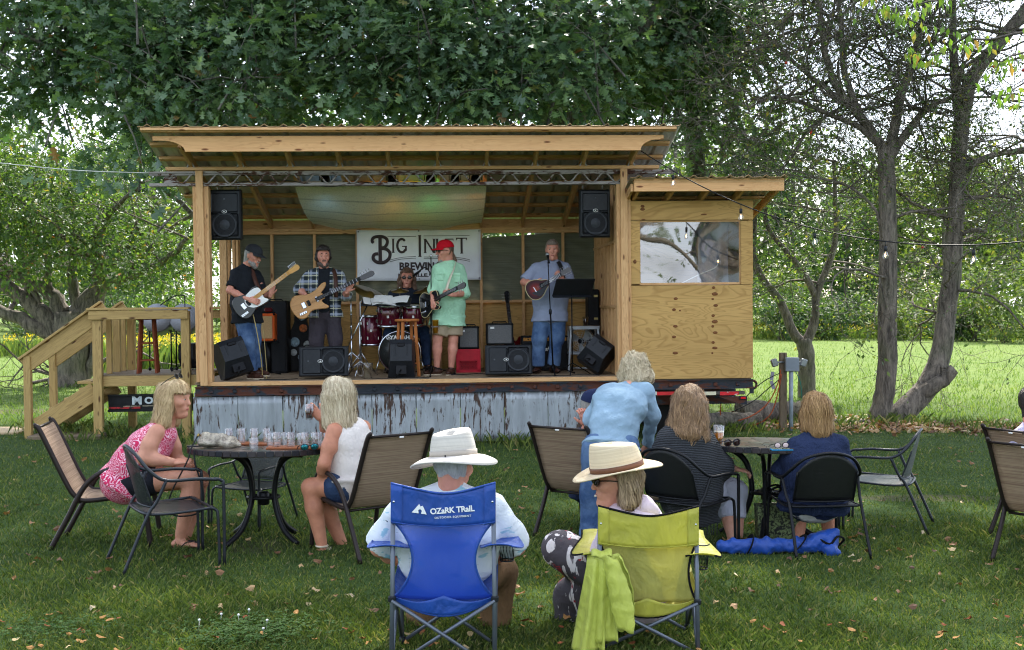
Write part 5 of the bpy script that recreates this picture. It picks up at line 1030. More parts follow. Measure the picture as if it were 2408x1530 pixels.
p3.hair([((-.02, .03, 0), (.01, .055, 0), .09, .084, .1, .088), ((-.04, 0, 0), (-.05, -.13, 0), .085, .08, .06, .05), ((0, .02, -.085), (-.005, -.13, -.09), .024, .032, None, None), ((0, .02, .085), (-.005, -.13, .09), .024, .034, None, None)], BROWNHAIR, face_cut(.035, .08, -.2), .014, st=(16, 16, 14)); p3.glasses(BLACKMETAL, glossy('tinted_lens', srgb(48, 34, 34), .08))
M, L = stage_at(1045, 880, .92)
p4 = Person('guitarist in red cap, mint green shirt and khaki shorts turning to the drummer', None, dict(head=(1047, 594, 0), neck=(1056, 619, .02), shA=(1027, 632, -.1), shB=(1084, 632, .08), elA=(1020, 684, -.14), wrA=(1017, 703, -.3), elB=(1092, 690, -.05), wrB=(1066, 694, -.3), hipA=(1037, 748, -.03), hipB=(1068, 748, .04), knA=(1029, 797, -.06), knB=(1066, 797, 0), anA=(1027, 866, -.05), anB=(1061, 866, .0)), L, (-.93, -.38, -.06), (0, 0, 1), (.42, .27), (.43, .3), (.4, .3), 1.05, 1.1, SKIN_C, M, group=BAND)
p4.body({'A': ((.1, -.3, -.9), (-.5, -.8, .2), .8, 1), 'B': ((-.8, -.2, .25), (.1, -.9, .4), 1.1, -1)}, 1.06); p4.brows(GREYHAIR); p4.lips()
MINT = cloth('mint_shirt', srgb(178, 226, 190), wr=.6); p4.shirt(MINT, .028, 1.12, .1, 'mint_shirt', .009, sl_loose=.026); p4.trousers(cloth('khaki_shorts', srgb(176, 158, 132)), .03, .86, 'shorts', flare=.03); p4.shoes(SHOE_BROWN, {'A': (-.85, -.4, 0), 'B': (-.25, -.9, 0)}, SOLE, .23)
p4.hair([((-.02, .03, 0), (.012, .05, 0), .08, .076, .096, .086), ((-.09, -.03, 0), (-.115, -.1, .0), .022, .02, None, None), ((-.115, -.1, 0), (-.12, -.13, .02), .018, .01, None, None)], BROWNHAIR, face_cut(-.02, .05, -.16), .006); p4.hair(BEARD_P[1:2]+BEARD_P[4:], BEARD, None, .003, name='goatee')
p4.cap(cloth('red_cap', srgb(196, 24, 40), wr=.2), 'bright red baseball cap on the guitarist in the mint shirt', tilt=2); p4.glasses(BLACKMETAL, glossy('grey_lens', srgb(60, 58, 60), .08))
for c, (x, y) in (('A', (1033, 652)), ('B', (1072, 655))):          # chest pockets and collar
    q = L(x, y, 0); k = MB().bbox((0, 0, 0), (.12, .012, .11), .004); k.bbox((0, -.008, .05), (.13, .008, .035), .003); k.build('pocket', MINT, p4.o, T((q.x, p4.mid.y-.165+(.02 if c == 'B' else -.02), q.z)) @ RZ(-12))
for dx in (-1, 1): k = MB().prism([(0, 0), (.075*dx, .02), (.06*dx, -.05), (.01*dx, -.075)][::dx], -.004, .004); q = p4.J['neck']; k.build('collar', MINT, p4.o, T((q.x-.02+.01*dx, q.y-.105, q.z-.01)) @ RX(70) @ RZ(0))
M, L = stage_at(1290, 880, .9)
p5 = Person('mandolin player in heather blue T-shirt and jeans at the microphone', None, dict(head=(1299, 590, 0), neck=(1303, 617, .03), shA=(1256, 629, .0), shB=(1334, 629, .02), elA=(1231, 665, -.06), wrA=(1256, 667, -.3), elB=(1340, 668, -.08), wrB=(1323, 659, -.3), hipA=(1274, 740, 0), hipB=(1314, 740, 0), knA=(1268, 797, -.04), knB=(1310, 797, -.02), anA=(1265, 862, .0), anB=(1301, 862, .02)), L, (-.1, -1, -.1), (0, 0, 1), (.46, .28), (.44, .3), (.4, .28), 1.08, 1.03, SKIN_C, M, group=BAND)
p5.body({'A': ((.9, -.15, -.1), (-.1, -1, 0), .8, 1), 'B': ((-.55, -.1, .75), (.2, -.95, 0), 1.1, -1)}); p5.brows(GREYHAIR); p5.lips()
p5.shirt(cloth('heather_blue_tshirt', srgb(142, 150, 172), wr=.3), .024, .86, .1, 'blue_tshirt', .008, sl_loose=.026); p5.trousers(DENIM, .022, 1.97, 'jeans', flare=.025); p5.shoes(SHOE_BROWN, {'A': (-.4, -.9, 0), 'B': (.35, -.9, 0)}, None, .22)
p5.hair(SHORT, hair('brown_grey_hair', srgb(84, 66, 54), srgb(150, 134, 120)), face_cut(.03, .072), .006)
w_ = MB(); q = p5.J['wrA']; w_.tube([q+V(-.02, .036*math.cos(t), .036*math.sin(t)) for t in [i*PI/6 for i in range(13)]], .009, 6); w_.box((q.x-.02, q.y-.04, q.z), (.035, .012, .035)); w_.build('wristwatch', BLACKMETAL, p5.o)
# ------------------------------------------------------------------ banner, tapestry, lamps
def smat(px, py, ly, rot=None):
    q = SL(px, py, ly); m = STAGE @ T((q.x, ly, q.z)); return m @ rot if rot is not None else m
def banner():
    a, b = SL(840, 661, DEPTH-.07), SL(1130, 540, DEPTH-.07); w, h = b.x-a.x, b.z-a.z; c = V((a.x+b.x)/2, DEPTH-.07, (a.z+b.z)/2)
    o = root('banner', 'white vinyl brewery banner with dark brown lettering on the back wall', 'banner', STAGE @ T(c))
    def f(u, v): return ((u-.5)*w, .006*math.sin(u*9+v*3)+.004*math.sin(v*8), (v-.5)*h-.008*math.sin(u*PI))
    MB().sheet(f, 30, 14, thick=-.002).build('sheet', plain('white_vinyl', srgb(236, 237, 240), .45, 0, .08, 4, .05), o)
    INK = plain('dark_brown_ink', srgb(52, 38, 40), .5, 0, .15, 10, 0); px = lambda x, y: ((x-985)/290*w, (600.5-y)/121*h); k = w/290
    def word(t, x, y, hh, wd=None, bold=.004, sp=1.0):
        me = text_mesh(t, 1.0, .0008, .034, 1.0, space=sp); vs = np.array([v.co[:] for v in me.vertices]); lo, hi = vs.min(0), vs.max(0); cx, cy = px(x, y); W_, H_ = wd*k, hh*k
        me.transform(Matrix.Translation((cx, cy, 0)) @ Matrix.Diagonal((W_/(hi[0]-lo[0]), H_/(hi[1]-lo[1]), 1, 1)) @ Matrix.Translation((-(lo[0]+hi[0])/2, -(lo[1]+hi[1])/2, 0))); link_mesh('lettering', me, INK, o, T((0, -.016, 0)) @ RX(90))
    def strokes(name, paths):
        mb = MB()
        for pts, r in paths: P = smooth_path([(px(x, y)[0], -.016, px(x, y)[1]) for x, y in pts], 5); mb.tube(P, [q*k for q in r] if isinstance(r, list) and len(r) == len(P) else (r if not isinstance(r, list) else r[0])*k, 8, flatn=.1)
        mb.build(name, INK, o)
    def bar(name, x0, y0, x1, y1): p, q = px(x0, y0), px(x1, y1); return ((p[0]+q[0])/2, -.016, (p[1]+q[1])/2), (abs(q[0]-p[0]), .0016, abs(q[1]-p[1]))
    # big swash B
    strokes('lettering', [([(879, 571), (876, 566), (879, 559), (887, 556), (900, 556), (910, 562), (911, 572), (905, 581), (893, 584)], 3.6), ([(893, 584), (908, 586), (917, 595), (915, 608), (904, 617), (890, 618), (880, 612), (878, 604), (882, 598), (890, 597)], 3.8)])
    sb_ = MB(); ctr, sz = bar('', 890.5, 558, 898.5, 617); sb_.box(ctr, sz); sb_.build('lettering', INK, o)
    def serif(t, x, y, hh, wd, st=4.4, ser=None):      # sturdy display capitals drawn from bars with slab serifs
        mb = MB(); x0, x1, y0, y1 = x-wd/2, x+wd/2, y-hh/2, y+hh/2
        def B(a, b, c, d): ctr, sz = bar('', a, b, c, d); mb.box(ctr, sz)
        def S(a, b, c, d):                       # slanted bar
            (ax, ay), (bx, by) = px(a, b), px(c, d); s_ = st*k; mb.add([(ax-s_/2, -.0168, ay), (ax+s_/2, -.0168, ay), (bx+s_/2, -.0168, by), (bx-s_/2, -.0168, by), (ax-s_/2, -.0152, ay), (ax+s_/2, -.0152, ay), (bx+s_/2, -.0152, by), (bx-s_/2, -.0152, by)], [(0, 1, 2, 3), (7, 6, 5, 4), (0, 4, 5, 1), (1, 5, 6, 2), (2, 6, 7, 3), (3, 7, 4, 0)])
        z = st*.5; e = .9
        def stem(cx): B(cx-z, y0, cx+z, y1); B(cx-z-1.3, y0, cx+z+1.3, y0+e*1.4); B(cx-z-1.3, y1-e*1.4, cx+z+1.3, y1)
        if t == 'I': stem(x)
        elif t == 'N': stem(x0+z); stem(x1-z); S(x0+z, y0, x1-z, y1)
        elif t == 'L': stem(x0+z+1); B(x0, y1-2.2, x1, y1); B(x1-1.6, y1-6, x1, y1)
        elif t == 'E': stem(x0+z+1); B(x0, y0, x1, y0+2.2); B(x0, y1-2.2, x1, y1); B(x0+2, y-1.1, x1-2.4, y+1.1); B(x1-1.6, y0, x1, y0+5); B(x1-1.6, y1-5, x1, y1)
        elif t == 'T': stem(x); B(x0, y0, x1, y0+2.4); B(x0, y0, x0+1.8, y0+6); B(x1-1.8, y0, x1, y0+6)
        elif t == 'G':
            P = smooth_path([(px(x+wd/2*math.cos(a)*.86, y-hh/2*math.sin(a)*.93)[0], -.016, px(x, y-hh/2*math.sin(a)*.93)[1]) for a in [math.radians(v) for v in range(45, 340, 20)]], 2); mb.tube(P, st*.6*k, 8, flatn=.1); B(x+.5, y+.5, x1, y+2.8); B(x1-st, y+1, x1-.3, y+hh*.36)
        mb.build('lettering', INK, o)
    serif('I', 925, 578, 34, 7); serif('G', 945, 578, 34, 24, 4.6); serif('I', 987, 579, 52, 8, 5.4); serif('N', 1010, 579, 34, 25); serif('L', 1034, 579, 34, 19); serif('E', 1056, 579, 34, 20); serif('T', 1085, 579, 38, 26, 5.0)
    ln = MB()
    for x0, y0, x1, y1 in ((912, 555.5, 979, 556.5), (996, 554.5, 1104, 555.5), (996, 605, 1050, 606), (996, 609, 1050, 610)): ctr, sz = bar('', x0, y0, x1, y1); ln.box(ctr, sz)
    ln.build('ruled_line', INK, o)
    strokes('ruled_line', [([(917, 612), (945, 606), (978, 604)], .5), ([(917, 616), (945, 610), (978, 608)], .5), ([(1050, 606), (1080, 608), (1104, 613)], .5), ([(1050, 610), (1080, 612), (1104, 617)], .5)])
    word('BREWING', 988, 627.5, 19, 98); word('MAYVILLE, NY', 985, 649.5, 9.5, 98)
    for x, y in ((844, 544), (985, 543), (1126, 544), (844, 657), (985, 658), (1126, 657)): q = px(x, y); MB().lathe([(.0, -.003), (.009, -.003), (.009, .003), (.0, .003)], 10, RX(90)).build('grommet', BLACKMETAL, o, T((q[0], -.01, q[1])))
banner()
def tapestry():
    t = NT('lace_tapestry'); v = t.coord(rnd=False); vo = t.n('ShaderNodeTexVoronoi', feature='DISTANCE_TO_EDGE'); vo.inputs['Scale'].default_value = 34; t.l(v, vo.inputs['Vector']); sx = t.n('ShaderNodeSeparateXYZ'); t.l(v, sx.inputs[0])
    ring = t.ramp(t.math('FRACT', t.math('MULTIPLY', sx.outputs[1], 3.4)), [(0, 0.0), (.42, 0.0), (.5, 1.0), (.58, 0.0), (1, 0.0)])
    pat = t.ramp(vo.outputs['Distance'], [(.03, 1.0), (.09, 0.0)]); c = t.mix(t.math('MULTIPLY', pat, .26), srgb(236, 232, 204), srgb(96, 104, 88)); c = t.mix(t.math('MULTIPLY', ring, .45), c, srgb(92, 100, 84)); t.col(c).set(rough=.85)
    tl = t.n('ShaderNodeBsdfTranslucent'); t.l(c, tl.inputs[0]); m = t.n('ShaderNodeMixShader'); m.inputs[0].default_value = .35; t.l(t.b.outputs[0], m.inputs[1]); t.l(tl.outputs[0], m.inputs[2]); t.l(m.outputs[0], t.out.inputs[0])
    a, b = SL(692, 432, .12), SL(1144, 432, .12); a2, b2 = SL(735, 528, 1.5), SL(1132, 522, 1.5); zs_ = a2.z
    def f(u, v):
        x = lerp(a.x+(b.x-a.x)*u, a2.x+(b2.x-a2.x)*u, v); y = .12+1.4*v; sag = -.13*math.sin(PI*min(v*1.05, 1))*(.6+.4*math.sin(PI*u)); sw = -.085*math.sin(PI*u)*v*v
        z = lerp(a.z, zs_, v**.85)+sag+sw+.02*math.sin(u*11+v*3)*v+.012*math.sin(u*23+v*7)*v
        return (x-a.x, y, z-a.z)
    o = MB().sheet(f, 46, 26).build('tapestry', t.m, None, STAGE @ T((a.x, 0, a.z))); tag(o, 'lace patterned cloth slung under the roof above the band', 'tapestry')
tapestry()
def par_light(px, py, ly, col, label, aim, power, spot=.9):
    o = root('stage_light', label, 'stage light', smat(px, py, ly)); b = MB(); d = V(aim).normalized(); m = frame((0, 0, 0), d, (0, 0, 1)) @ RY(90)
    b.lathe([(.045, -.09), (.06, -.06), (.062, .06), (.058, .06), (.05, -.05), (.0, -.055)], 16, m, cap=False); b.build('can', BLACKMETAL, o); y = MB(); y.tube([(-.075, 0, 0), (-.075, 0, .1), (.075, 0, .1), (.075, 0, 0)], .006, 5); y.build('yoke', BLACKMETAL, o)
    e = NT('lit_%s' % label.split()[0]); e.b.inputs['Emission Color'].default_value = (*col, 1); e.b.inputs['Emission Strength'].default_value = 6; e.col((*col, 1))
    MB().lathe([(0, .04), (.05, .045), (.0, .055)], 14, m).build('lens', e.m, o)
    if power:
        l = bpy.data.objects.new('beam', bpy.data.lights.new('beam', 'SPOT')); COL.objects.link(l); l.data.energy = power; l.data.color = col; l.data.spot_size = 2.2; l.data.spot_blend = 1.0; l.data.shadow_soft_size = .04; l.parent = o; l.matrix_local = frame((d.x*.08, d.y*.08, d.z*.08), V(0, 0, 1).cross(d), -d)
for px, col, lab, pw in ((765, (.25, .55, 1), 'blue stage light behind the truss at the stairs end of the cloth', 2), (922, (1, .55, .06), 'amber stage light behind the middle of the truss', 2.2), (1012, (.15, 1, .3), 'green stage light behind the truss towards the booth', 1.8), (1070, (1, .9, .75), 'white stage light behind the truss near the cloth edge', 0), (1118, (1, .35, .1), 'orange stage light behind the end of the truss', 0)):
    par_light(px, 424, .28, col, lab, (0, .9, -.3), pw)
# ------------------------------------------------------------------ loudspeakers
def emblem(parent, M, s=1.0):
    e = MB().lathe([(0, -.004), (1, -.004), (1, .003), (.9, .004), (.0, .004)], 20, Matrix.Diagonal((.033*s, .022*s, 1, 1))); eo = e.build('emblem', WHITEPAINT, parent, M)
    MB().lathe([(0, 0), (1, 0), (.0, .0015)], 20, Matrix.Diagonal((.028*s, .017*s, 1, 1))).build('emblem_field', BLACKPLASTIC, eo, T((0, 0, .0043)))
    z = MB(); z.prism([(-.018, .006), (.004, .009), (-.004, .003), (.017, .007), (.002, -.001), (.008, -.009), (-.003, -.003), (-.012, -.009), (-.008, 0)], 0, .001); z.build('emblem_mark', WHITEPAINT, eo, T((0, 0, .0062)) @ Matrix.Diagonal((s, s, 1, 1)))
def pa_speaker(label, M, group=None, w=.41, h=.64, d=.36, chains=False, turned=False):
    o = root('loudspeaker', label, 'loudspeaker', M, group); b = MB(); t = .62        # cabinet tapering to the back
    f_, r_ = [(-w/2, -h/2), (w/2, -h/2), (w/2, h/2), (-w/2, h/2)], [(-w/2*t, -h/2*.93), (w/2*t, -h/2*.93), (w/2*t, h/2*.93), (-w/2*t, h/2*.93)]
    c = .022; ring = lambda q, y, k: [(x*k, y, z*k) for x, z in q]
    L_ = [ring(f_, -d/2, .93), ring(f_, -d/2+.02, 1.0), ring(f_, -d/2+.1, 1.0), ring(r_, d/2-.02, 1.0), ring(r_, d/2, .94)]; vs = [p for l in L_ for p in l]; fs = [(0, 1, 2, 3)]
    for i in range(4): fs += [(i*4+j, i*4+4+j, i*4+4+(j+1) % 4, i*4+(j+1) % 4) for j in range(4)]
    fs.append((19, 18, 17, 16)); b.add(vs, fs); b.bbox((0, -d/2-.004, h*.235), (w*.84, .02, h*.38), .012); body = b.build('cabinet', BLACKPLASTIC, o)
    MB().bbox((0, -d/2-.003, -h*.2), (w*.86, .016, h*.46), .02).build('grille', GRILLE, o)
    MB().lathe([(w*.39, 0), (w*.405, .006), (w*.38, .012), (w*.36, .006)], 28, T((0, -d/2-.006, -h*.2)) @ RX(90), cap=False).build('woofer_ring', BLACKPLASTIC, o)
    MB().lathe([(w*.36, .004), (w*.2, -.002), (w*.13, .006), (w*.1, .014), (0, .018)], 28, T((0, -d/2-.008, -h*.2)) @ RX(90), cap=False).build('woofer_cone', plain('woofer_cone', srgb(52, 55, 60), .6, 0, .15), o)
    MB().lathe([(.012, 0), (.012, .006), (.0, .008)], 10, T((0, -d/2-.012, h*.31)) @ RX(90)).build('tweeter', plain('tweeter_grey', srgb(84, 88, 92), .5), o)
    emblem(o, T((0, -d/2-.018, h*.06)) @ RX(90) @ RZ(90 if turned else 0), 1.0)
    for z in (-1, 1): MB().bbox((0, d/2-.03, z*h*.3), (w*.3, .05, .03), .008).build('handle', BLACKMETAL, o)
    for x in (-1, 1):
        if chains:
            ch = MB(); n = 7
            for i in range(n): m = T((x*w*.33, -.02+.0*i, h/2+.008+i*.021)) @ RZ(90*(i % 2)); ch.tube([m @ V(.008*math.cos(a), 0, .014*math.sin(a)) for a in [j*PI/4 for j in range(9)]], .0028, 4)
            ch.build('chain', CHROME, o)
    return o
pa_speaker('black loudspeaker on chains beside the stairs end post', smat(538, 508, .32, RZ(-6)), 'loudspeakers hanging under the truss', chains=True)
pa_speaker('black loudspeaker on chains near the booth post', smat(1393, 505, .32, RZ(5)), 'loudspeakers hanging under the truss', .4, .62, chains=True)
def floor_pos(px, py, ly, z, R): q = SL(px, py, ly); return STAGE @ T((q.x, ly, z)) @ R
pa_speaker('black loudspeaker lying on its side in front of the bass player', floor_pos(764, 857, .4, .215, RX(-6) @ RY(-90)), 'loudspeakers lying along the stage edge', .385, .63, .36, turned=True)
pa_speaker('black loudspeaker lying on its side between the two singers', floor_pos(1195, 850, .4, .205, RX(-6) @ RY(-90)), 'loudspeakers lying along the stage edge', .385, .61, .36, turned=True)
def wedge(label, M, w=.42, h=.5, d=.4, name='stage_monitor'):
    """monitor seen from behind: tapered moulded back with panel and handle"""
    o = root(name, label, 'monitor', M); b = MB(); poly = [(-d/2, -h/2), (d/2*.2, -h/2), (d/2, -h*.1), (d/2, h/2*.7), (d/2*.75, h/2), (-d/2, h/2)]
    n = len(poly); vs = [(-w/2*(1.0 if p[0] < d*.3 else .8), p[0], p[1]) for p in poly]+[(w/2*(1.0 if p[0] < d*.3 else .8), p[0], p[1]) for p in poly]
    fs = [tuple(range(n)), tuple(range(2*n-1, n-1, -1))]+[(i, n+i, n+(i+1) % n, (i+1) % n) for i in range(n)]; b.add(vs, fs); b.build('cabinet', BLACKPLASTIC, o)
    MB().bbox((0, d/2*.62, -h*.33), (w*.42, .05, h*.26), .008, ).build('input_panel', BLACKMETAL, o); MB().bbox((0, d/2-.005, h*.34), (w*.3, .03, .05), .01).build('handle_recess', BLACKMETAL, o)
    for x in (-1, 1): MB().bbox((x*w*.22, d/2-.006, h*.2), (.025, .02, h*.3), .006).build('rib', BLACKPLASTIC, o)
    pl = MB(); pl.tube([(.0, d/2*.8, -h*.33), (.02, d/2*1.1, -h*.4), (.06, d/2*1.2, -h*.55)], .008, 6); pl.build('cable', BLACKMETAL, o)
    MB().bbox((0, -d/2-.006, 0), (w*.88, .012, h*.9), .004).build('grille', GRILLE, o); return o
wedge('black floor monitor tipped back at the stairs end of the stage', floor_pos(548, 850, .3, .285, RY(-17) @ RZ(205) @ RX(8)), .4, .46, .36)
wedge('small black floor monitor seen from behind at the stage centre', floor_pos(944, 845, .38, .245, RZ(180) @ RX(10)), .35, .48, .32)
wedge('black floor monitor leaning against the post by the booth', floor_pos(1404, 845, .42, .27, RY(38) @ RZ(160) @ RX(8)), .36, .4, .36)
# ------------------------------------------------------------------ stands, microphones
def mic_stand(label, M, h, boom=None, tripod=.3, mic=None, name='microphone_stand', pole_top=None):
    o = root(name, label, 'mic stand', M); b = MB(); top = V(pole_top) if pole_top else V(0, 0, h); b.tube([(0, 0, .06), top*.55], .011, 8); b.tube([top*.53, top], .007, 8); b.build('pole', BLACKMETAL, o)
    MB().lathe([(.02, 0), (.02, .05), (.014, .07)], 10, T(top*.53-V(0, 0, .03))).build('clutch', BLACKPLASTIC, o); MB().lathe([(.028, .04), (.03, .1), (.016, .14)], 10).build('hub', BLACKMETAL, o)
    for i in range(3): a = 2*PI*i/3+.5; l = MB(); l.tube([(.02*math.cos(a), .02*math.sin(a), .12), (tripod*math.cos(a), tripod*math.sin(a), .012)], .008, 6); l.ball((tripod*math.cos(a), tripod*math.sin(a), .014), .014, 6); l.build('leg', BLACKMETAL, o)
    end = top
    if boom: end = V(boom); bb = MB(); bb.tube(smooth_path([top, lerp(top, end, .4)+V(0, 0, .05), end], 4), .007, 6); bb.build('boom', BLACKMETAL, o)
    if mic:
        d = V(mic).normalized(); m = frame(end, d, (0, 0, 1) if abs(d.z) < .9 else (0, 1, 0)) @ RY(90); mo = MB().lathe([(.011, -.12), (.013, -.03), (.02, .0), (.02, .006)], 10, m).build('microphone', BLACKMETAL, o); MB().lathe([(.02, .006), (.026, .018), (.025, .036), (.014, .05), (0, .053)], 12, m).build('microphone_head', plain('mic_mesh', srgb(170, 172, 176), .35, .8, .2, 60, .4, 500), mo)
    return o
def on_deck(px, py): q = SD(px, py); return STAGE @ T((q.x, q.y, 0)), q
q = V(SL(1301, 882, .52).x, .52, 0); M = STAGE @ T(q); tp = SL(1288, 603, q.y-.03)-V(q.x, q.y, 0); mic_stand('straight black microphone stand in front of the mandolin player', M, 1.6, None, .34, (-.1, .6, .75), pole_top=tp)
M, q = on_deck(1014, 884); tp = SL(1013.5, 603, q.y)-V(q.x, q.y, 0); st_ = mic_stand('tall black microphone stand with a bent boom beside the red capped guitarist', M, 1.6, None, .36, None, pole_top=tp)
bb = MB(); k1 = SL(1010, 640, q.y)-V(q.x, q.y, 0); k2 = SL(998, 630, q.y+.05)-V(q.x, q.y, 0); k3 = SL(978, 645, q.y+.15)-V(q.x, q.y, 0); bb.tube(smooth_path([k1-V(0, 0, .05), k1, k2, k3], 5), .008, 6); bb.build('gooseneck', BLACKMETAL, st_); bb = MB(); bb.tube([lerp(k2, k3, .45), k3, k3+(k3-k2)*.3], [.013, .02, .016], 8); bb.build('microphone', BLACKMETAL, st_); MB().ball(tuple(tp), (.02, .02, .024), 8).build('knob', CHROME, st_)
q2 = SL(1024, 768, q.y-.05)-V(q.x, q.y, 0); hr = MB(); hr.tube([V(.0, 0, q2.z), V(q2.x, q2.y, q2.z)], .006, 6); hr.tube([V(q2.x, q2.y, q2.z-.02)+V(.046*math.cos(a), .046*math.sin(a), .012) for a in [i*PI/6 for i in range(13)]], .006, 5); hr.build('cup_holder', GALV, st_)
cup = MB().lathe([(0, -.095), (.033, -.095), (.044, .08), (.046, .085), (.041, .085), (.03, -.085), (0, -.085)], 18).build('tumbler', plain('gold_metal_cup', srgb(196, 142, 40), .3, .8, .15, 8, .05), None, M @ T(q2)); tag(cup, 'gold metal tumbler held on the tall microphone stand', 'cup')
M, q = on_deck(437, 866); M = STAGE @ T((SL(437, 866, 1.35).x, 1.35, fl)); mic_stand('black boom microphone stand on the stair landing', M, 1.05, (-.36, .1, .92), .26, None)
# ------------------------------------------------------------------ stools, cups
def bar_stool(label, M, h, seat_r, mat, spread=.06, rungs=((.25,), (.55,)), nlegs=4):
    o = root('wooden_stool', label, 'stool', M); MB().lathe([(0, h-.035), (seat_r*.96, h-.035), (seat_r, h-.02), (seat_r*.97, h-.004), (seat_r*.8, h), (0, h-.006)], 26).build('seat', mat, o); P = []
    for i in range(nlegs): a = PI/4+2*PI*i/nlegs; t = (seat_r*.72*math.cos(a), seat_r*.72*math.sin(a), h-.03); f = ((seat_r*.72+spread)*math.cos(a), (seat_r*.72+spread)*math.sin(a), 0); P.append((V(t), V(f))); board(o, f, t, .036, .036, mat, 'leg', up=(math.cos(a), math.sin(a), 0))
    for i in range(nlegs):
        for lev in (.24+.06*(i % 2), .56+.06*(i % 2)): a, b = lerp(P[i][1], P[i][0], lev), lerp(P[(i+1) % nlegs][1], P[(i+1) % nlegs][0], lev); r = MB(); r.tube([a, b], .011, 6); r.build('rung', mat, o)
    return o
q = SL(957, 754, .62); bar_stool('plain wooden bar stool in front of the drums', STAGE @ T((q.x, .62, 0)) @ RZ(20), q.z+.02, .165, STOOLWOOD, .05)
q = SL(347, 745, 1.2); bar_stool('reddish wooden bar stool on the stair landing', STAGE @ T((q.x, 1.2, fl)) @ RZ(8), .76, .16, REDSTOOL, .055)
q = SL(864, 890, .22); pt = root('pitcher', 'clear plastic beer pitcher standing on the stage edge', 'pitcher', STAGE @ T((q.x, .22, 0))); MB().lathe([(.0, .004), (.058, .004), (.062, .0), (.074, .2), (.078, .205), (.07, .205), (.056, .012), (.0, .012)], 20).build('jug', GLASS, pt); hb = MB(); hb.tube(smooth_path([(-.07, 0, .18), (-.125, 0, .17), (-.12, 0, .06), (-.062, 0, .04)], 5), .009, 6); hb.build('handle', GLASS, pt)
# ------------------------------------------------------------------ amplifiers and boxes
def amp(label, px0, py0, px1, py1, ly, d, face, frame_=TOLEX, panel=None, text=None, z0=None, tilt=0, name='guitar_amplifier', cat='amplifier', inset=.025, logo=None):
    a, b = SL(px0, py1, ly), SL(px1, py0, ly); w, h = b.x-a.x, b.z-a.z; z = a.z if z0 is None else z0; o = root(name, label, cat, STAGE @ T(((a.x+b.x)/2, ly+d/2, z)) @ RX(tilt)); MB().bbox((0, 0, h/2), (w, d, h), .012).build('cabinet', frame_, o)
    ph = .16*h if panel else 0; MB().bbox((0, -d/2-.002, (h-ph)/2), (w-inset*2, .012, h-ph-inset*2), .004).build('grille', face, o)
    for x in (-1, 1):
        for zz in (0, 1): MB().bbox((x*(w/2-.015), -d/2+.012, .015+zz*(h-.03)), (.034, .034, .034), .01).build('corner_guard', BLACKMETAL, o)
    if panel:
        pn = MB().bbox((0, -d/2-.003, h-ph*.62), (w-inset*2, .01, ph*.6), .002).build('control_panel', panel, o)
        for i in range(8): MB().lathe([(0, 0), (.011, 0), (.009, .014), (0, .014)], 10, T((-w*.36+i*w*.1, -d/2-.008, h-ph*.62)) @ RX(90)).build('knob', BLACKPLASTIC, pn)
    hd_ = MB(); hd_.tube([(-.1, 0, h), (-.09, 0, h+.02), (.09, 0, h+.02), (.1, 0, h)], .01, 6); hd_.build('carry_handle', BLACKMETAL, o)
    if text: link_mesh('lettering', text_mesh(text, h*.17, .001, .002, 1.0, shear=.35), WHITEPAINT, o, T((0, -d/2-.0095, h*.62)) @ RX(90))
    if logo: MB().bbox((-w*.28, -d/2-.01, h*.8), (.055, .004, .03), .001).build('badge', WHITEPAINT, o)
    return o
GREYGRILLE = plain('grey_grille_cloth', srgb(112, 112, 112), .8, .1, .2, 60, .6, 300)
amp('tall black bass speaker cabinet behind the first guitarist', 614, 699, 674, 870, 1.75, .4, GRILLE, z0=0, name='speaker_cabinet', cat='cabinet')
oa = amp('small orange amplifier with tan grille on a stand', 608, 738, 646, 803, 1.3, .22, plain('tan_grille_cloth', srgb(186, 152, 108), .85, 0, .15, 60, .5, 260), plain('orange_vinyl', srgb(206, 88, 28), .5, 0, .15, 12, .3, 200), inset=.035)
am = MB(); q = SL(627, 803, 1.3); am.box((0, .11, -.02), (.26, .2, .015)); am.tube([(0, .11, -.02), (0, .11, -q.z+.03)], .03, 8); am.build('stand', BLACKMETAL, oa)
for x in (-1, 1): l_ = MB(); l_.tube([(0, .11, -q.z+.04), (x*.16, .05, -q.z+.01)], .014, 6); l_.build('stand_foot', BLACKMETAL, oa)
pd = MB().bbox((0, 0, .03), (.11, .09, .06), .015).build('effects_pedal', plain('maroon_pedal', srgb(92, 24, 32), .3, .2), None, STAGE @ T((SL(631, 738, 1.35).x, 1.38, SL(631, 738, 1.3).z+.02))); tag(pd, 'small maroon effects pedal on top of the orange amplifier', 'pedal')
amp('square practice amplifier on the red crate', 1078, 768, 1126, 821.5, 1.35, .28, GREYGRILLE, logo=1); amp('square practice amplifier in front of the standing guitar', 1144, 761, 1207, 812, 1.3, .28, GREYGRILLE, logo=1)
amp('black amplifier used as a base under the practice amplifier', 1142, 813, 1210, 870, 1.32, .3, GRILLE, z0=0)
amp('wide black amplifier with brass panel behind the mandolin player', 1227, 784, 1336, 868, 1.45, .28, GRILLE, panel=plain('brass_panel', srgb(176, 122, 60), .35, .6, .25, 20), text='Marshall', z0=0)
amp('low black amplifier behind the bass player', 703, 802, 757, 866, 1.5, .3, GRILLE, panel=BLACKMETAL, z0=0)
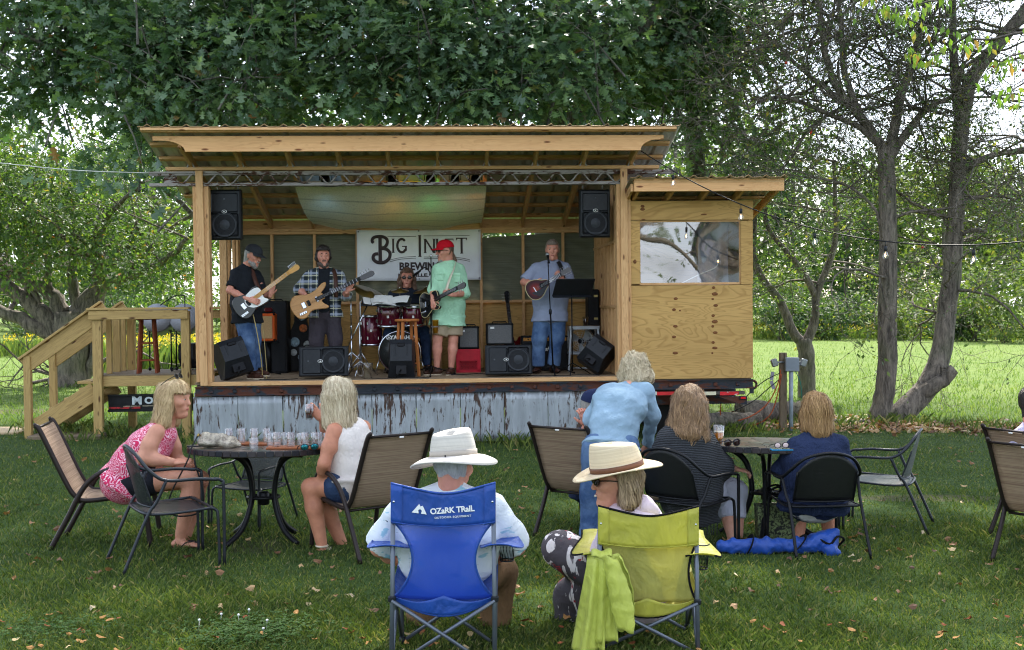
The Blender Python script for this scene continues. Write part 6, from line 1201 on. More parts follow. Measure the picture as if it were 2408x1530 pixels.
def crate():
    a, b = SL(1074, 873, 1.28), SL(1129, 823, 1.28); w, h = b.x-a.x, .325; h = SL(1100, 821.5, 1.35).z; d = .33; o = root('milk_crate', 'red plastic milk crate under an amplifier', 'crate', STAGE @ T(((a.x+b.x)/2, 1.33+d/2-.02, 0))); R_ = plain('red_plastic', srgb(190, 24, 44), .4, 0, .15, 10, .1); t = .012
    fr = MB()
    for z, hh in ((.02, .04), (h*.72, h*.5)): fr.box((0, -d/2, z if hh < .1 else h-.5*h*.5), (w, t, hh))
    for x in (-1, 1): fr.box((x*(w/2-.02), -d/2, h*.27), (.04, t, h*.48)); fr.box((x*w/2, 0, h/2), (t, d, h-.002))
    fr.box((0, d/2, h/2), (w-.01, t, h-.002)); fr.box((0, 0, .01), (w-.02, d-.02, t)); fr.build('shell', R_, o)
    for i in range(7):
        for s in (-1, 1):
            x = -w*.36+i*w*.12; MB().box((0, 0, 0), (.008, t*.8, h*.54), T((x, -d/2, h*.27)) @ RY(s*38)).build('lattice_bar', R_, o)
    r = MB(); r.box((0, -d/2-.004, h-.02), (w+.01, t, .03)); r.build('rim', R_, o)
crate()
def guitar_case(label, px, py, ly, w, h, d, tilt, stickers=(), name='guitar_case'):
    q = SL(px, py, ly); o = root(name, label, 'case', STAGE @ T((q.x, ly, 0)) @ RX(-tilt)); poly = [(-w/2, .02), (-w/2+.04, 0), (w/2-.04, 0), (w/2, .02), (w/2*1.0, h*.4), (w/2*.72, h*.52), (w/2*.42, h*.66), (w/2*.42, h-.02), (w/2*.3, h), (-w/2*.3, h), (-w/2*.42, h-.02), (-w/2*.42, h*.66), (-w/2*.72, h*.52), (-w/2, h*.4)]
    MB().prism(poly, 0, d, RX(90)).build('shell', TOLEX, o)
    for i, (x, z, r, c) in enumerate(stickers): MB().lathe([(0, 0), (r, 0), (r*.95, .002), (0, .002)], 12, T((x, -d-.001, z)) @ RX(90)).build('sticker', plain('sticker_%d' % i, srgb(*c), .4, 0, .5, 30), o)
guitar_case('black guitar case covered in stickers behind the bass player', 709, 860, 2.25, .42, 1.08, .11, 4, ((.02, .78, .05, (150, 170, 176)), (.04, .62, .06, (206, 116, 62)), (-.08, .42, .07, (150, 176, 190)), (.1, .38, .06, (206, 210, 206)), (-.1, .27, .05, (200, 206, 206)), (.0, .2, .04, (160, 180, 190))))
bc = MB(); q = SL(1394, 722, 1.9); cs = root('instrument_case', 'tall black instrument case with brass latches by the partition', 'case', STAGE @ T((q.x, 1.95, 0))); MB().bbox((0, 0, SL(1394, 681, 1.9).z/2), (.17, .34, SL(1394, 681, 1.9).z), .02).build('shell', TOLEX, cs)
for py in (697, 750): l_ = MB().bbox((.03, -.175, SL(1394, py, 1.9).z), (.06, .01, .035), .004).build('latch', plain('brass_latch', srgb(196, 176, 120), .3, .8), cs)
def fan():
    q = SL(1366, 803, 1.5); o = root('floor_fan', 'round white floor fan behind the metal stool', 'fan', STAGE @ T((q.x, 1.5, 0)) @ RZ(-25)); c = V(0, 0, q.z); R_ = .19; W_ = plain('pale_fan_plastic', srgb(196, 198, 200), .4); g = MB()
    for r in (.04, .07, .1, .13, .16, .19): g.tube([c+V(r*math.cos(a), -.05+.1*r, r*math.sin(a)) for a in [i*PI/12 for i in range(25)]], .003, 4)
    for i in range(10): a = i*PI/5; g.tube([c+V(.03*math.cos(a), -.05, .03*math.sin(a)), c+V(.19*math.cos(a), -.03, .19*math.sin(a))], .003, 4)
    g.build('guard', W_, o); MB().lathe([(.185, -.04), (.2, -.03), (.2, .07), (.185, .08)], 28, T(c) @ RX(90), cap=False).build('shroud', W_, o)
    for i in range(3):
        a0 = i*2*PI/3; b = MB(); b.sheet(lambda u, v: (c.x+(.03+.14*u)*math.cos(a0+v*.9+u*.3), .02-.03*v, c.z+(.03+.14*u)*math.sin(a0+v*.9+u*.3)), 5, 4, thick=.002); b.build('blade', W_, o)
    MB().lathe([(0, 0), (.045, .0), (.04, .05), (0, .06)], 14, T(c+V(0, .04, 0)) @ RX(90)).build('motor_hub', BLACKPLASTIC, o); b = MB()
    for x in (-1, 1): b.tube([(x*.2, 0, q.z), (x*.2, 0, .03), (x*.2, -.15, .015), (x*.2, .15, .015)], .01, 6)
    b.tube([(-.2, 0, .03), (.2, 0, .03)], .01, 6); b.build('stand', W_, o)
fan()
def step_stool():
    zt_ = SL(1374, 767, 1.2).z; x0, x1 = SL(1339, 770, 1.15).x, SL(1409, 770, 1.15).x; w = x1-x0; o = root('metal_stool', 'galvanised metal work stool holding a beer by the booth', 'stool', STAGE @ T(((x0+x1)/2, 1.3, 0))); MB().bbox((0, 0, zt_-.02), (w, .34, .04), .008).build('seat', OLDWOOD, o); e = MB()
    for s in (-1, 1): e.box((0, s*.172, zt_-.025), (w+.004, .006, .045)); e.box((s*w/2, 0, zt_-.025), (.006, .34, .045))
    e.build('seat_band', GALV, o)
    for x in (-1, 1):
        for y in (-1, 1): board(o, (x*(w/2+.02), y*.19, 0), (x*(w/2-.02), y*.155, zt_-.04), .03, .03, GALV, 'leg', up=(1, 0, 0))
    for y in (-1, 1): board(o, (-w/2, y*.175, zt_*.4), (w/2, y*.175, zt_*.4), .03, .01, GALV, 'brace')
    for x in (-1, 1): board(o, (x*w/2, -.175, zt_*.4), (x*w/2, .175, zt_*.4), .03, .01, GALV, 'brace')
    c = root('plastic_cup', 'clear plastic cup of dark beer on the metal stool', 'cup', STAGE @ T((SL(1377, 765, 1.25).x, 1.25, zt_+.001))); MB().lathe([(0, 0), (.03, 0), (.043, .125), (.04, .125), (.028, .004), (0, .004)], 18).build('cup', GLASS, c); MB().lathe([(0, .006), (.0275, .006), (.0365, .098), (0, .098)], 18).build('beer', DARKBEER, c)
step_stool()
def music_stand(label, M, h, w, tilt, yaw, papers=False, mat=BLACKMETAL):
    o = root('music_stand', label, 'music stand', M); b = MB(); b.tube([(0, 0, .05), (0, 0, h)], .009, 8); b.build('pole', mat, o)
    for i in range(3): a = 2*PI*i/3+.3; l = MB(); l.tube([(0, 0, .16), (.26*math.cos(a), .26*math.sin(a), .01)], .007, 6); l.build('leg', mat, o)
    m = T((0, 0, h)) @ RZ(yaw) @ RX(tilt); d = MB(); d.bbox((0, 0, .13), (w, .008, .28), .003); d.box((0, -.02, -.01), (w, .045, .006)); dk = d.build('desk', BLACKPLASTIC, o, m)
    if papers:
        for i in range(7): random.seed(i); MB().sheet(lambda u, v: ((u-.5)*.22, -.008-i*.002-.02*math.sin(v*2+i), v*.28), 3, 4, M=T((random.uniform(-.2, .2), 0, 0)) @ RY(random.uniform(-9, 9))).build('paper', WHITEPAINT, dk)
q = V(SL(1346, 868, .42).x, .42, 0); M = STAGE @ T(q); h = SL(1345, 694, .42).z; music_stand('black music stand beside the mandolin player', M, h, .54, 40, 14)
q = V(SL(847, 862, .82).x, .82, 0); M = STAGE @ T(q); h = SL(900, 711, .82).z; ms_ = music_stand('chrome music stand heaped with white song sheets', M, h, .0001, 0, 0, mat=CHROME) if 0 else None
ms_ = root('music_stand', 'chrome music stand heaped with white song sheets before the drums', 'music stand', M); b = MB(); b.tube([(0, 0, .03), (0, 0, h*.8)], .009, 8); b.tube([(-.18, 0, h*.35), (.12, 0, h*.99)], .008, 6); b.build('pole', CHROME, ms_)
for i in range(3): a = 2*PI*i/3+.3; l = MB(); l.tube([(0, 0, .2), (.24*math.cos(a), .24*math.sin(a), .01)], .008, 6); l.build('leg', CHROME, ms_)
dm = T((.36, 0, h)) @ RX(-72) @ RY(3); MB().bbox((0, 0, 0), (.66, .01, .34), .004).build('desk', BLACKPLASTIC, ms_, dm)
for i in range(9): random.seed(i+40); MB().sheet(lambda u, v: ((u-.5)*.22, -.012-i*.003-.02*math.sin(u*2.5+i), (v-.5)*.3), 4, 4, M=T((random.uniform(-.22, .24), 0, random.uniform(-.04, .05))) @ RY(random.uniform(-14, 14))).build('paper', WHITEPAINT, ms_, dm)
# ------------------------------------------------------------------ drums
WINE = plain('wine_red_lacquer', srgb(92, 18, 40), .16, .15, .2, 4, 0, coat=.6); HEADSKIN = plain('drum_head', srgb(196, 192, 184), .5, 0, .1); KIT = 'pieces of the drum kit'
def drum(label, M, r, h, lugs=8, name='tom_drum', mat=WINE, badge=True, head=HEADSKIN):
    o = root(name, label, 'drum', M, KIT); MB().lathe([(r*.97, -h/2), (r, -h/2+.004), (r, h/2-.004), (r*.97, h/2)], 32).build('shell', mat, o); MB().lathe([(0, h/2), (r*.96, h/2), (r*.96, h/2+.003), (0, h/2+.004)], 32).build('head', head, o); MB().lathe([(0, -h/2-.003), (r*.96, -h/2-.003), (0, -h/2)], 32).build('lower_head', head, o)
    for s in (-1, 1): MB().lathe([(r*.985, -.016), (r*1.03, -.016), (r*1.035, .016), (r*.985, .018)], 32, T((0, 0, s*(h/2-.008))), cap=False).build('hoop', CHROME, o)
    for i in range(lugs):
        a = 2*PI*i/lugs+.2
        for s in (-1, 1): MB().bbox((r*1.02, 0, s*h*.25), (.022, .02, .05), .006, RZ(math.degrees(a))).build('lug', CHROME, o)
    if badge: MB().bbox((0, -r*1.01, 0), (.03, .008, .035), .003).build('badge', WHITEPAINT, o)
    return o
q = SL(913, 742, 1.05); drum('wine red tom mounted on the side of the kit towards the bass player', STAGE @ T((q.x, 1.1, q.z)) @ RX(8), .155, .29)
q = SL(972, 742, 1.05); drum('wine red tom mounted on the side of the kit towards the red capped guitarist', STAGE @ T((q.x, 1.1, q.z)) @ RX(8), .15, .27)
q = SL(874, 778, 1.35); drum('deep wine red floor tom standing beside the bass drum', STAGE @ T((q.x, 1.35, q.z)), .145, .41, 6, 'floor_tom')
q = SL(940, 821, 1.05); BDM = STAGE @ T((q.x, 1.25, .31)) @ RX(90)
bd = drum('large bass drum with dark front head and white lettering', BDM, .285, .4, 8, 'bass_drum', badge=False, head=plain('dark_drum_head', srgb(44, 46, 44), .25, 0, .3, 6, 0))
link_mesh('lettering', text_mesh('YAMAHA', .075, .001, .003, 1.0, space=1.05), WHITEPAINT, bd, T((.03, .195, .206))); lg = MB(); lg.lathe([(.03, 0), (.035, 0), (.035, .002), (.03, .002)], 24, cap=False)
for i in range(3): lg.box((0, 0, .001), (.006, .056, .002), RZ(i*60))
lg.build('emblem', WHITEPAINT, bd, T((-.145, .195, .205)))
for x in (-1, 1): s = MB(); s.tube([(x*.27, -.05, .1), (x*.34, -.3, .16)], .009, 6); s.build('spur', CHROME, bd)
tm = root('tom_holder', 'chrome tom holder post on top of the bass drum', 'drum hardware', STAGE @ T((SL(941, 760, 1.1).x, 1.16, 0)), KIT); b = MB(); b.tube([(-.02, 0, .58), (-.02, 0, SL(941, 722, 1.1).z)], .014, 8); b.tube([(.03, 0, .58), (.03, 0, SL(941, 722, 1.1).z)], .014, 8); b.build('post', CHROME, tm)
for x in (-1, 1): b = MB(); b.tube([(x*.02, 0, SL(941, 735, 1.1).z), (x*.1, -.02, SL(941, 738, 1.1).z)], .014, 8); b.ball((x*.05, 0, SL(941, 736, 1.1).z), .024, 8); b.build('arm', CHROME, tm)
CYM = plain('bronze_cymbal', srgb(150, 128, 78), .28, .9, .25, 3, .1, 40)
def cymbal(label, px, py, ly, r, tx, ty, base=None):
    q = SL(px, py, ly); bx = q.x if base is None else SL(base, py, ly).x; o = root('cymbal', label, 'cymbal', STAGE @ T((bx, ly, 0)), KIT); c = V(q.x-bx, 0, q.z)
    MB().lathe([(0, .026), (.03, .022), (.04, .008), (r, -.012), (r, -.015), (.04, .004), (.03, .018), (0, .022)], 36, T(c) @ RX(tx) @ RY(ty)).build('disc', CYM, o); b = MB(); b.tube([(0, 0, .15), (0, 0, c.z-.12), c+V(0, 0, -.02)], .008, 8); b.ball(tuple(c+V(0, 0, .03)), .012, 6); b.build('pole', CHROME, o)
    for i in range(3): a = 2*PI*i/3+.7; l = MB(); l.tube([(0, 0, .3), (.12*math.cos(a), .12*math.sin(a), .14), (.25*math.cos(a), .25*math.sin(a), .01)], .009, 6); l.build('leg', CHROME, o)
cymbal('large bronze crash cymbal tilted beside the bass headstock', 872, 690, 1.35, .26, 18, 24, 847); cymbal('small bronze splash cymbal in front of the drummer', 940, 683, 1.2, .125, 14, 0); cymbal('bronze cymbal tilted behind the tall microphone stand', 1003, 680, 1.6, .2, 10, -14)
hw = root('cymbal_stand', 'empty chrome cymbal stand beside the bass player', 'drum hardware', STAGE @ T((SL(827, 850, .95).x, .95, 0)), KIT); zt_ = SL(827, 692, .95).z; b = MB(); b.tube([(0, 0, .05), (0, 0, zt_*.6)], .011, 8); b.tube([(0, 0, zt_*.58), (0, 0, zt_)], .008, 8); b.tube([V(.02*math.cos(a), 0, zt_+.02*math.sin(a)) for a in [i*PI/5 for i in range(11)]], .006, 5); b.ball((0, 0, zt_*.6), .018, 8); b.ball((0, 0, zt_*.75), .016, 8); b.build('pole', CHROME, hw)
for i in range(3): a = 2*PI*i/3+.4; l = MB(); l.tube([(0, 0, .32), (.13*math.cos(a), .13*math.sin(a), .2), (.26*math.cos(a), .26*math.sin(a), .012)], .01, 6); l.tube([(0, 0, .1), (.13*math.cos(a), .13*math.sin(a), .2)], .008, 6); l.build('leg', CHROME, hw)
thr = root('drum_throne', 'black padded drum throne under the drummer', 'stool', STAGE @ T((SL(956, 800, 1.83).x, 1.83, 0)), KIT); MB().lathe([(0, .33), (.15, .33), (.16, .37), (.14, .4), (0, .41)], 20).build('seat', TOLEX, thr)
for i in range(3): a = 2*PI*i/3; l = MB(); l.tube([(0, 0, .33), (.2*math.cos(a), .2*math.sin(a), .01)], .01, 6); l.build('leg', CHROME, thr)
# ------------------------------------------------------------------ guitars
def closed_smooth(pts, sub=4):
    n = len(pts); out = []
    for i in range(n):
        p0, p1, p2, p3 = [V(*pts[(i+j-1) % n], 0) for j in range(4)]
        for k in range(sub): t = k/sub; q = .5*((2*p1)+(p2-p0)*t+(2*p0-5*p1+4*p2-p3)*t*t+(3*p1-p0-3*p2+p3)*t**3); out.append((q.x, q.y))
    return out
TELE = [(-.42, .0), (-.40, .11), (-.33, .16), (-.25, .14), (-.17, .112), (-.08, .13), (-.02, .125), (.005, .09), (.0, .03), (.0, -.03), (-.05, -.035), (-.03, -.07), (.02, -.12), (.0, -.145), (-.08, -.13), (-.17, -.115), (-.25, -.145), (-.33, -.16), (-.40, -.11)]
BASS = [(-.46, -.02), (-.45, .09), (-.37, .165), (-.28, .15), (-.19, .115), (-.08, .12), (.05, .165), (.1, .15), (.06, .1), (-.01, .06), (0, .03), (0, -.03), (-.05, -.04), (-.04, -.09), (.0, -.15), (-.04, -.165), (-.13, -.13), (-.23, -.11), (-.33, -.16), (-.42, -.13)]
GIBS = [(-.41, .0), (-.39, .13), (-.31, .17), (-.24, .15), (-.17, .11), (-.08, .125), (-.02, .11), (.0, .04), (0, -.03), (-.06, -.04), (-.05, -.08), (-.0, -.12), (-.05, -.14), (-.15, -.11), (-.24, -.15), (-.31, -.17), (-.39, -.13)]
MANDO = [(-.33, 0), (-.31, .09), (-.24, .135), (-.15, .12), (-.07, .07), (0, .03), (0, -.03), (-.07, -.07), (-.15, -.12), (-.24, -.135), (-.31, -.09)]
def guitar(label, M, outline, body, neckm, nl, hl, th=.042, frets=BLACKMETAL, pick=None, hw_=None, pegs=6, peg_sides=1, headm=None, name='electric_guitar', cat='guitar', bind=None, strap=None, strapm=None, hole=False):
    o = root(name, label, cat, M, 'instruments being played'); ol = closed_smooth(outline); bo = MB(); n = len(ol); ins = [(x*.97-.006, y*.95) for x, y in ol]
    vs = [(x, y, -th/2) for x, y in ins]+[(x, y, -th/2+.008) for x, y in ol]+[(x, y, th/2-.008) for x, y in ol]+[(x, y, th/2) for x, y in ins]; fs = [tuple(range(n-1, -1, -1)), tuple(range(3*n, 4*n))]
    for r in range(3): fs += [(r*n+i, r*n+(i+1) % n, (r+1)*n+(i+1) % n, (r+1)*n+i) for i in range(n)]
    bo.add(vs, fs); bod = bo.build('body', body, o)
    if bind: bb = MB(); bb.tube([(x, y, th/2-.006) for x, y in ol+[ol[0]]], .005, 5); bb.build('binding', bind, bod)
    if pick: pk = MB(); pk.prism(closed_smooth(pick, 3), th/2+.0005, th/2+.003); pk.build('pickguard', WHITEPAINT if hw_ != 'm' else BLACKPLASTIC, bod)
    if hole: MB().lathe([(0, 0), (.033, 0), (.036, .002), (0, .001)], 20, T((-.1, 0, th/2+.0005))).build('sound_hole', BLACKPLASTIC, bod)
    else:
        for x in (-.1, -.22): MB().bbox((x, 0, th/2+.005), (.025 if x > -.2 else .04, .075, .012), .004).build('pickup', CHROME if x > -.2 else BLACKMETAL, bod)
    MB().bbox((-.29 if not hole else -.21, 0, th/2+.006), (.05 if not hole else .012, .08, .012), .003).build('bridge', CHROME, bod)
    if not hole:
        k_ = MB().bbox((-.34, -.09, th/2+.003), (.1, .03, .006), .002).build('control_plate', CHROME, bod)
        for i in range(3): MB().lathe([(0, 0), (.009, 0), (.008, .016), (0, .016)], 8, T((-.37+.03*i, -.09, th/2+.006))).build('knob', CHROME, k_)
    nk = MB(); nk.bbox((nl/2-.05, 0, th/2-.004), (nl+.1, .05, .022), .006); nk.build('neck', neckm, o); fb = MB(); fb.bbox((nl/2-.06, 0, th/2+.009), (nl+.12, .051, .006), .002); fbo = fb.build('fingerboard', frets, o)
    for i in range(11): MB().box((nl-(nl+.08)*(1-2**(-(i+1)*1.35/12))*1.18, 0, th/2+.0125), (.0025, .05, .002)).build('fret', CHROME, fbo)
    hd_ = MB(); hd_.prism([(nl, -.024), (nl+.03, -.035), (nl+hl*.8, -.045), (nl+hl, -.03), (nl+hl, .01), (nl+hl*.85, .035), (nl+.03, .03), (nl, .024)], th/2-.014, th/2+.002); ho = hd_.build('headstock', headm or neckm, o)
    for i in range(pegs//peg_sides):
        for s in ((1,) if peg_sides == 1 else (1, -1)): pg = MB(); x = nl+.035+i*(hl*.78)/(pegs//peg_sides); pg.tube([(x, s*.02, th/2), (x, s*.06, th/2-.004)], .004, 5); pg.ball((x, s*.066, th/2-.004), (.008, .01, .005), 8); pg.build('tuning_peg', CHROME, ho)
    st = MB()
    for i in range(4): y = -.016+i*.0107; st.tube([(-.29 if not hole else -.21, y, th/2+.014), (nl, y*.8, th/2+.014)], .0009, 3)
    st.build('strings', CHROME, o)['kind'] = 'stuff'
    if strap:
        Mi = M.inverted(); P = smooth_path([Mi @ q for q in strap], 5); sb = MB(); rows = []
        for i, p in enumerate(P): d = (P[min(i+1, len(P)-1)]-P[max(i-1, 0)]).normalized(); sd = d.cross(V(0, -.15, 1)); sd.normalize(); rows.append((p-sd*.027, p+sd*.027))
        vs = [q for r in rows for q in r]; sb.add(vs, [(2*i, 2*i+1, 2*i+3, 2*i+2) for i in range(len(P)-1)], None, True); so = sb.build('strap', strapm, o); so.modifiers.new('thickness', 'SOLIDIFY').thickness = .004
    return o
def held(person, L, px, py, dd, d, nrm): return person.o.matrix_world @ frame(L(px, py, dd), d, nrm)
_, L1 = stage_at(590, 890, .6); _, L2 = stage_at(765, 880, 1.0); _, L4 = stage_at(1045, 880, .92); _, L5 = stage_at(1290, 880, .9)
w_ = lambda p, q: p.o.matrix_world @ q
bpy.context.view_layer.update()
guitar('black and white electric guitar with maple neck held by the guitarist in the dark cap', held(p1, L1, 617, 689, -.33, (.8, .05, .6), (.12, -1, .12)), TELE, plain('black_gloss', srgb(22, 23, 26), .12, 0, .3, 8, 0), wood('maple_neck', srgb(214, 164, 92), srgb(178, 122, 58), .4, False, .35), .43, .15, frets=wood('maple_board', srgb(206, 152, 80), srgb(170, 116, 54), .4, False, .35), pick=[(-.26, .0), (-.2, .09), (-.08, .11), (0, .08), (.0, 0), (-.02, -.06), (.01, -.12), (-.1, -.12), (-.2, -.09)], strap=[w_(p1, L1(572, 735, -.25)), w_(p1, L1(556, 680, -.17)), w_(p1, L1(566, 634, .02)), w_(p1, L1(590, 634, -.04)), w_(p1, L1(602, 665, -.2)), w_(p1, L1(614, 690, -.3))], strapm=SHOE_BROWN)
guitar('natural wood electric bass with dark neck held by the plaid shirted player', held(p2, L2, 762, 697, -.36, (.9, .1, .43), (-.05, -1, .1)), BASS, wood('ash_bass_body', srgb(198, 148, 92), srgb(150, 98, 50), .8, False, .3), BLACKMETAL, .53, .2, pegs=4, headm=plain('black_headstock', srgb(22, 22, 22), .2, 0, .2, 8, 0), name='bass_guitar', strap=[w_(p2, L2(790, 700, -.2)), w_(p2, L2(790, 672, -.2)), w_(p2, L2(786, 640, -.1)), w_(p2, L2(774, 632, .08))], strapm=SHOE_BROWN)
guitar('dark electric guitar pointing forward held by the red capped guitarist', held(p4, L4, 1033, 702, -.36, (.6, -.74, .3), (-.7, -.66, .1)), GIBS, plain('black_gloss', srgb(22, 23, 26), .12), BLACKMETAL, .42, .17, th=.046, bind=plain('cream_binding', srgb(206, 190, 140), .4), pegs=6, peg_sides=2, headm=plain('black_headstock', srgb(22, 22, 22), .2), strap=[w_(p4, L4(1046, 692, -.28)), w_(p4, L4(1055, 662, -.22)), w_(p4, L4(1066, 634, -.12)), w_(p4, L4(1072, 619, .04)), w_(p4, L4(1080, 640, .2))], strapm=cloth('cream_strap', srgb(226, 216, 196), wr=.1))
def sunburst():
    t = NT('sunburst_lacquer'); v = t.coord(rnd=False); sx = t.n('ShaderNodeSeparateXYZ'); t.l(v, sx.inputs[0]); x = t.math('DIVIDE', t.math('ADD', sx.outputs[0], .2), .1); y = t.math('DIVIDE', sx.outputs[1], .1); d = t.math('SQRT', t.math('ADD', t.math('MULTIPLY', x, x), t.math('MULTIPLY', y, y)))
    t.col(t.ramp(d, [(.15, srgb(150, 58, 24)), (.5, srgb(110, 22, 24)), (1, srgb(52, 10, 16))])).set(rough=.4, spec=.2); return t.m
guitar('dark red teardrop mandolin held by the player at the microphone', held(p5, L5, 1289, 664, -.36, (.86, .08, .5), (.05, -1, .15)), [(x*.98, y*.98) for x, y in MANDO], sunburst(), wood('mando_neck', srgb(96, 60, 40), srgb(60, 34, 24), .4, False, .3), .2, .15, th=.05, bind=plain('cream_binding', srgb(206, 190, 140), .4), pick=[(-.27, -.02), (-.17, -.03), (-.05, -.03), (-.08, -.07), (-.18, -.11)], hw_='m', pegs=8, peg_sides=2, headm=plain('black_headstock', srgb(22, 22, 22), .2), name='mandolin', cat='mandolin', hole=True, strap=[w_(p5, L5(1326, 655, -.26)), w_(p5, L5(1322, 636, -.2)), w_(p5, L5(1314, 618, -.08)), w_(p5, L5(1306, 612, .08))], strapm=TOLEX)
q = SL(1197, 762, 1.85); gs = guitar('red electric guitar resting upright behind a practice amplifier', STAGE @ frame((q.x+.03, 1.85, .47), (-.1, .12, 1), (.2, -1, .1)), GIBS, plain('cherry_lacquer', srgb(110, 16, 22), .14, 0, .2, 6, 0), wood('dark_neck', srgb(70, 40, 28), srgb(40, 22, 16), .4, False, .3), SL(1188, 712, 1.85).z-.47, .17, frets=plain('pearl_board', srgb(40, 30, 30), .3), pegs=6, peg_sides=2, headm=plain('black_headstock', srgb(22, 22, 22), .2)); gs['group'] = 'instruments standing at the back'
b = MB(); b.tube([(-.4, .12, -.06), (-.46, .0, .0), (-.4, -.12, -.06)], .01, 6); b.tube([(-.46, 0, 0), (-.3, 0, -.1)], .012, 6); b.build('guitar_stand', BLACKMETAL, gs)
# ------------------------------------------------------------------ cables, drums on the landing
def cable(label, pts, r, mat, name='cable', M=None): o = MB().tube(smooth_path(pts, 5), r, 6).build(name, mat, None, M); tag(o, label, 'cable'); return o
TANCORD = plain('tan_cord', srgb(190, 166, 110), .6); BLACKCORD = plain('black_cord', srgb(22, 22, 24), .5)
cable('tan instrument cord hanging from the black and white guitar to the floor', [SL(594, 735, .3), SL(604, 780, .32), SL(612, 830, .35), SL(616, 866, .4), V(SL(618, 886, .45).x, .45, .012), V(SL(627, 880, .6).x, .6, .012), SL(624, 830, .9), SL(618, 770, 1.1), SL(612, 742, 1.2)], .006, TANCORD, M=STAGE)
for i, (lab, pts) in enumerate((('black cable running along the stage edge by the stairs end', ((610, .25), (660, .18), (700, .3))), ('black cable looping across the deck before the drums', ((850, .3), (900, .15), (960, .2), (1010, .12))), ('black cables trailing past the red crate', ((1050, .8), (1090, .75), (1130, .9), (1150, .6))), ('black cable along the deck by the mandolin player', ((1240, .3), (1300, .2), (1360, .3), (1410, .2))))):
    cable(lab, [V(SL(x, 890, y).x, y, .008) for x, y in pts], .006, BLACKCORD, M=STAGE)
cable('loose black cable hung along the truss', [SL(520, 440, -.03), SL(560, 430, -.04), SL(660, 424, -.04), SL(720, 432, -.04), SL(780, 440, -.04), SL(850, 428, -.04), SL(920, 440, -.04), SL(990, 438, -.04), SL(1060, 430, -.04)], .005, BLACKCORD, M=STAGE)
def landing_drum(label, px, ly):
    q = SL(px, 760, ly); o = root('conga_drum', label, 'drum', STAGE @ T((q.x, ly, fl)), 'grey drums on the landing'); c = SL(px, 752, ly).z-fl
    MB().lathe([(.2, -.13), (.208, -.1), (.205, .1), (.2, .13)], 32, T((0, 0, c)) @ RX(78)).build('shell', plain('grey_drum_shell', srgb(138, 140, 146), .35, .4, .15, 4, .05), o); MB().lathe([(0, .13), (.2, .13), (.2, .136), (0, .14)], 32, T((0, 0, c)) @ RX(78)).build('head', plain('grey_drum_head', srgb(150, 152, 158), .5, 0, .1), o)
    for x in (-1, 1): l = MB(); l.tube([(x*.15, .06, c), (x*.15, .06, .03)], .01, 6); l.ball((x*.15, .06, .025), .025, 8); l.build('leg', BLACKMETAL, o)
landing_drum('round grey drum on casters behind the wooden stool on the landing', 374, 1.75); landing_drum('round grey drum on casters next to the stage corner post', 437, 1.75)
wedge('black speaker standing on the landing beside the stage corner', STAGE @ T((SL(449, 850, 1.9).x, 1.9, fl+.2)) @ RZ(160), .3, .36, .26, 'small_speaker')
# ------------------------------------------------------------------ garden furniture (built facing +y, origin on the grass under the seat)
def zs_(k): return Matrix.Diagonal((1, 1, k, 1))
def place(px, D, deg): b = W(px, 718, D); return T((b.x, b.y, 0)) @ RZ(deg)
def sling_chair(label, M, group='brown sling chairs on the lawn'):
    o = root('sling_chair', label, 'chair', M, group); w = .27
    for s in (-1, 1):
        x = s*w; b = MB(); P = smooth_path([(x, .30, 0), (x, .27, .25), (x*1.03, .23, .52), (x*1.05, .14, .635), (x*1.05, -.02, .62), (x*1.03, -.16, .50), (x, -.28, .25), (x, -.40, 0)], 5); b.tube(P, .0155, 8, flat=1.3); b.build('leg_frame', BROWNFRAME, o)
        b = MB(); P = smooth_path([(x*.93, -.50, .99), (x*.95, -.46, .93), (x*.95, -.30, .55), (x*.95, -.235, .43), (x*.95, -.17, .385), (x*.95, .0, .395), (x*.95, .22, .425), (x*.95, .275, .40)], 5); b.tube(P, .015, 8, flat=1.3); b.build('sling_rail', BROWNFRAME, o); MB().ball((x*.93, -.503, .995), (.017, .012, .017), 8).build('rail_cap', BROWNFRAME, o)
    prof = smooth_path([(0, -.485, .965), (0, -.455, .93), (0, -.30, .55), (0, -.235, .435), (0, -.17, .39), (0, .0, .395), (0, .22, .42), (0, .26, .405)], 4); n = len(prof)-1
    def f(u, v): p = prof[min(int(round(v*n)), n)]; return ((u-.5)*.49, p.y, p.z-.012*math.sin(PI*u))
    MB().sheet(f, 10, n, thick=.003).build('sling', SLING, o)
    for p, q in (((-.25, -.488, .97), (.25, -.488, .97)), ((-.25, -.2, .37), (.25, -.2, .37)), ((-.26, .2, .38), (.26, .2, .38))): b = MB(); b.tube([p, q], .011, 6); b.build('cross_bar', BROWNFRAME, o)
    MB().bbox((0, -.5, .955), (.035, .004, .012), .001).build('maker_tag', WHITEPAINT, o); return o
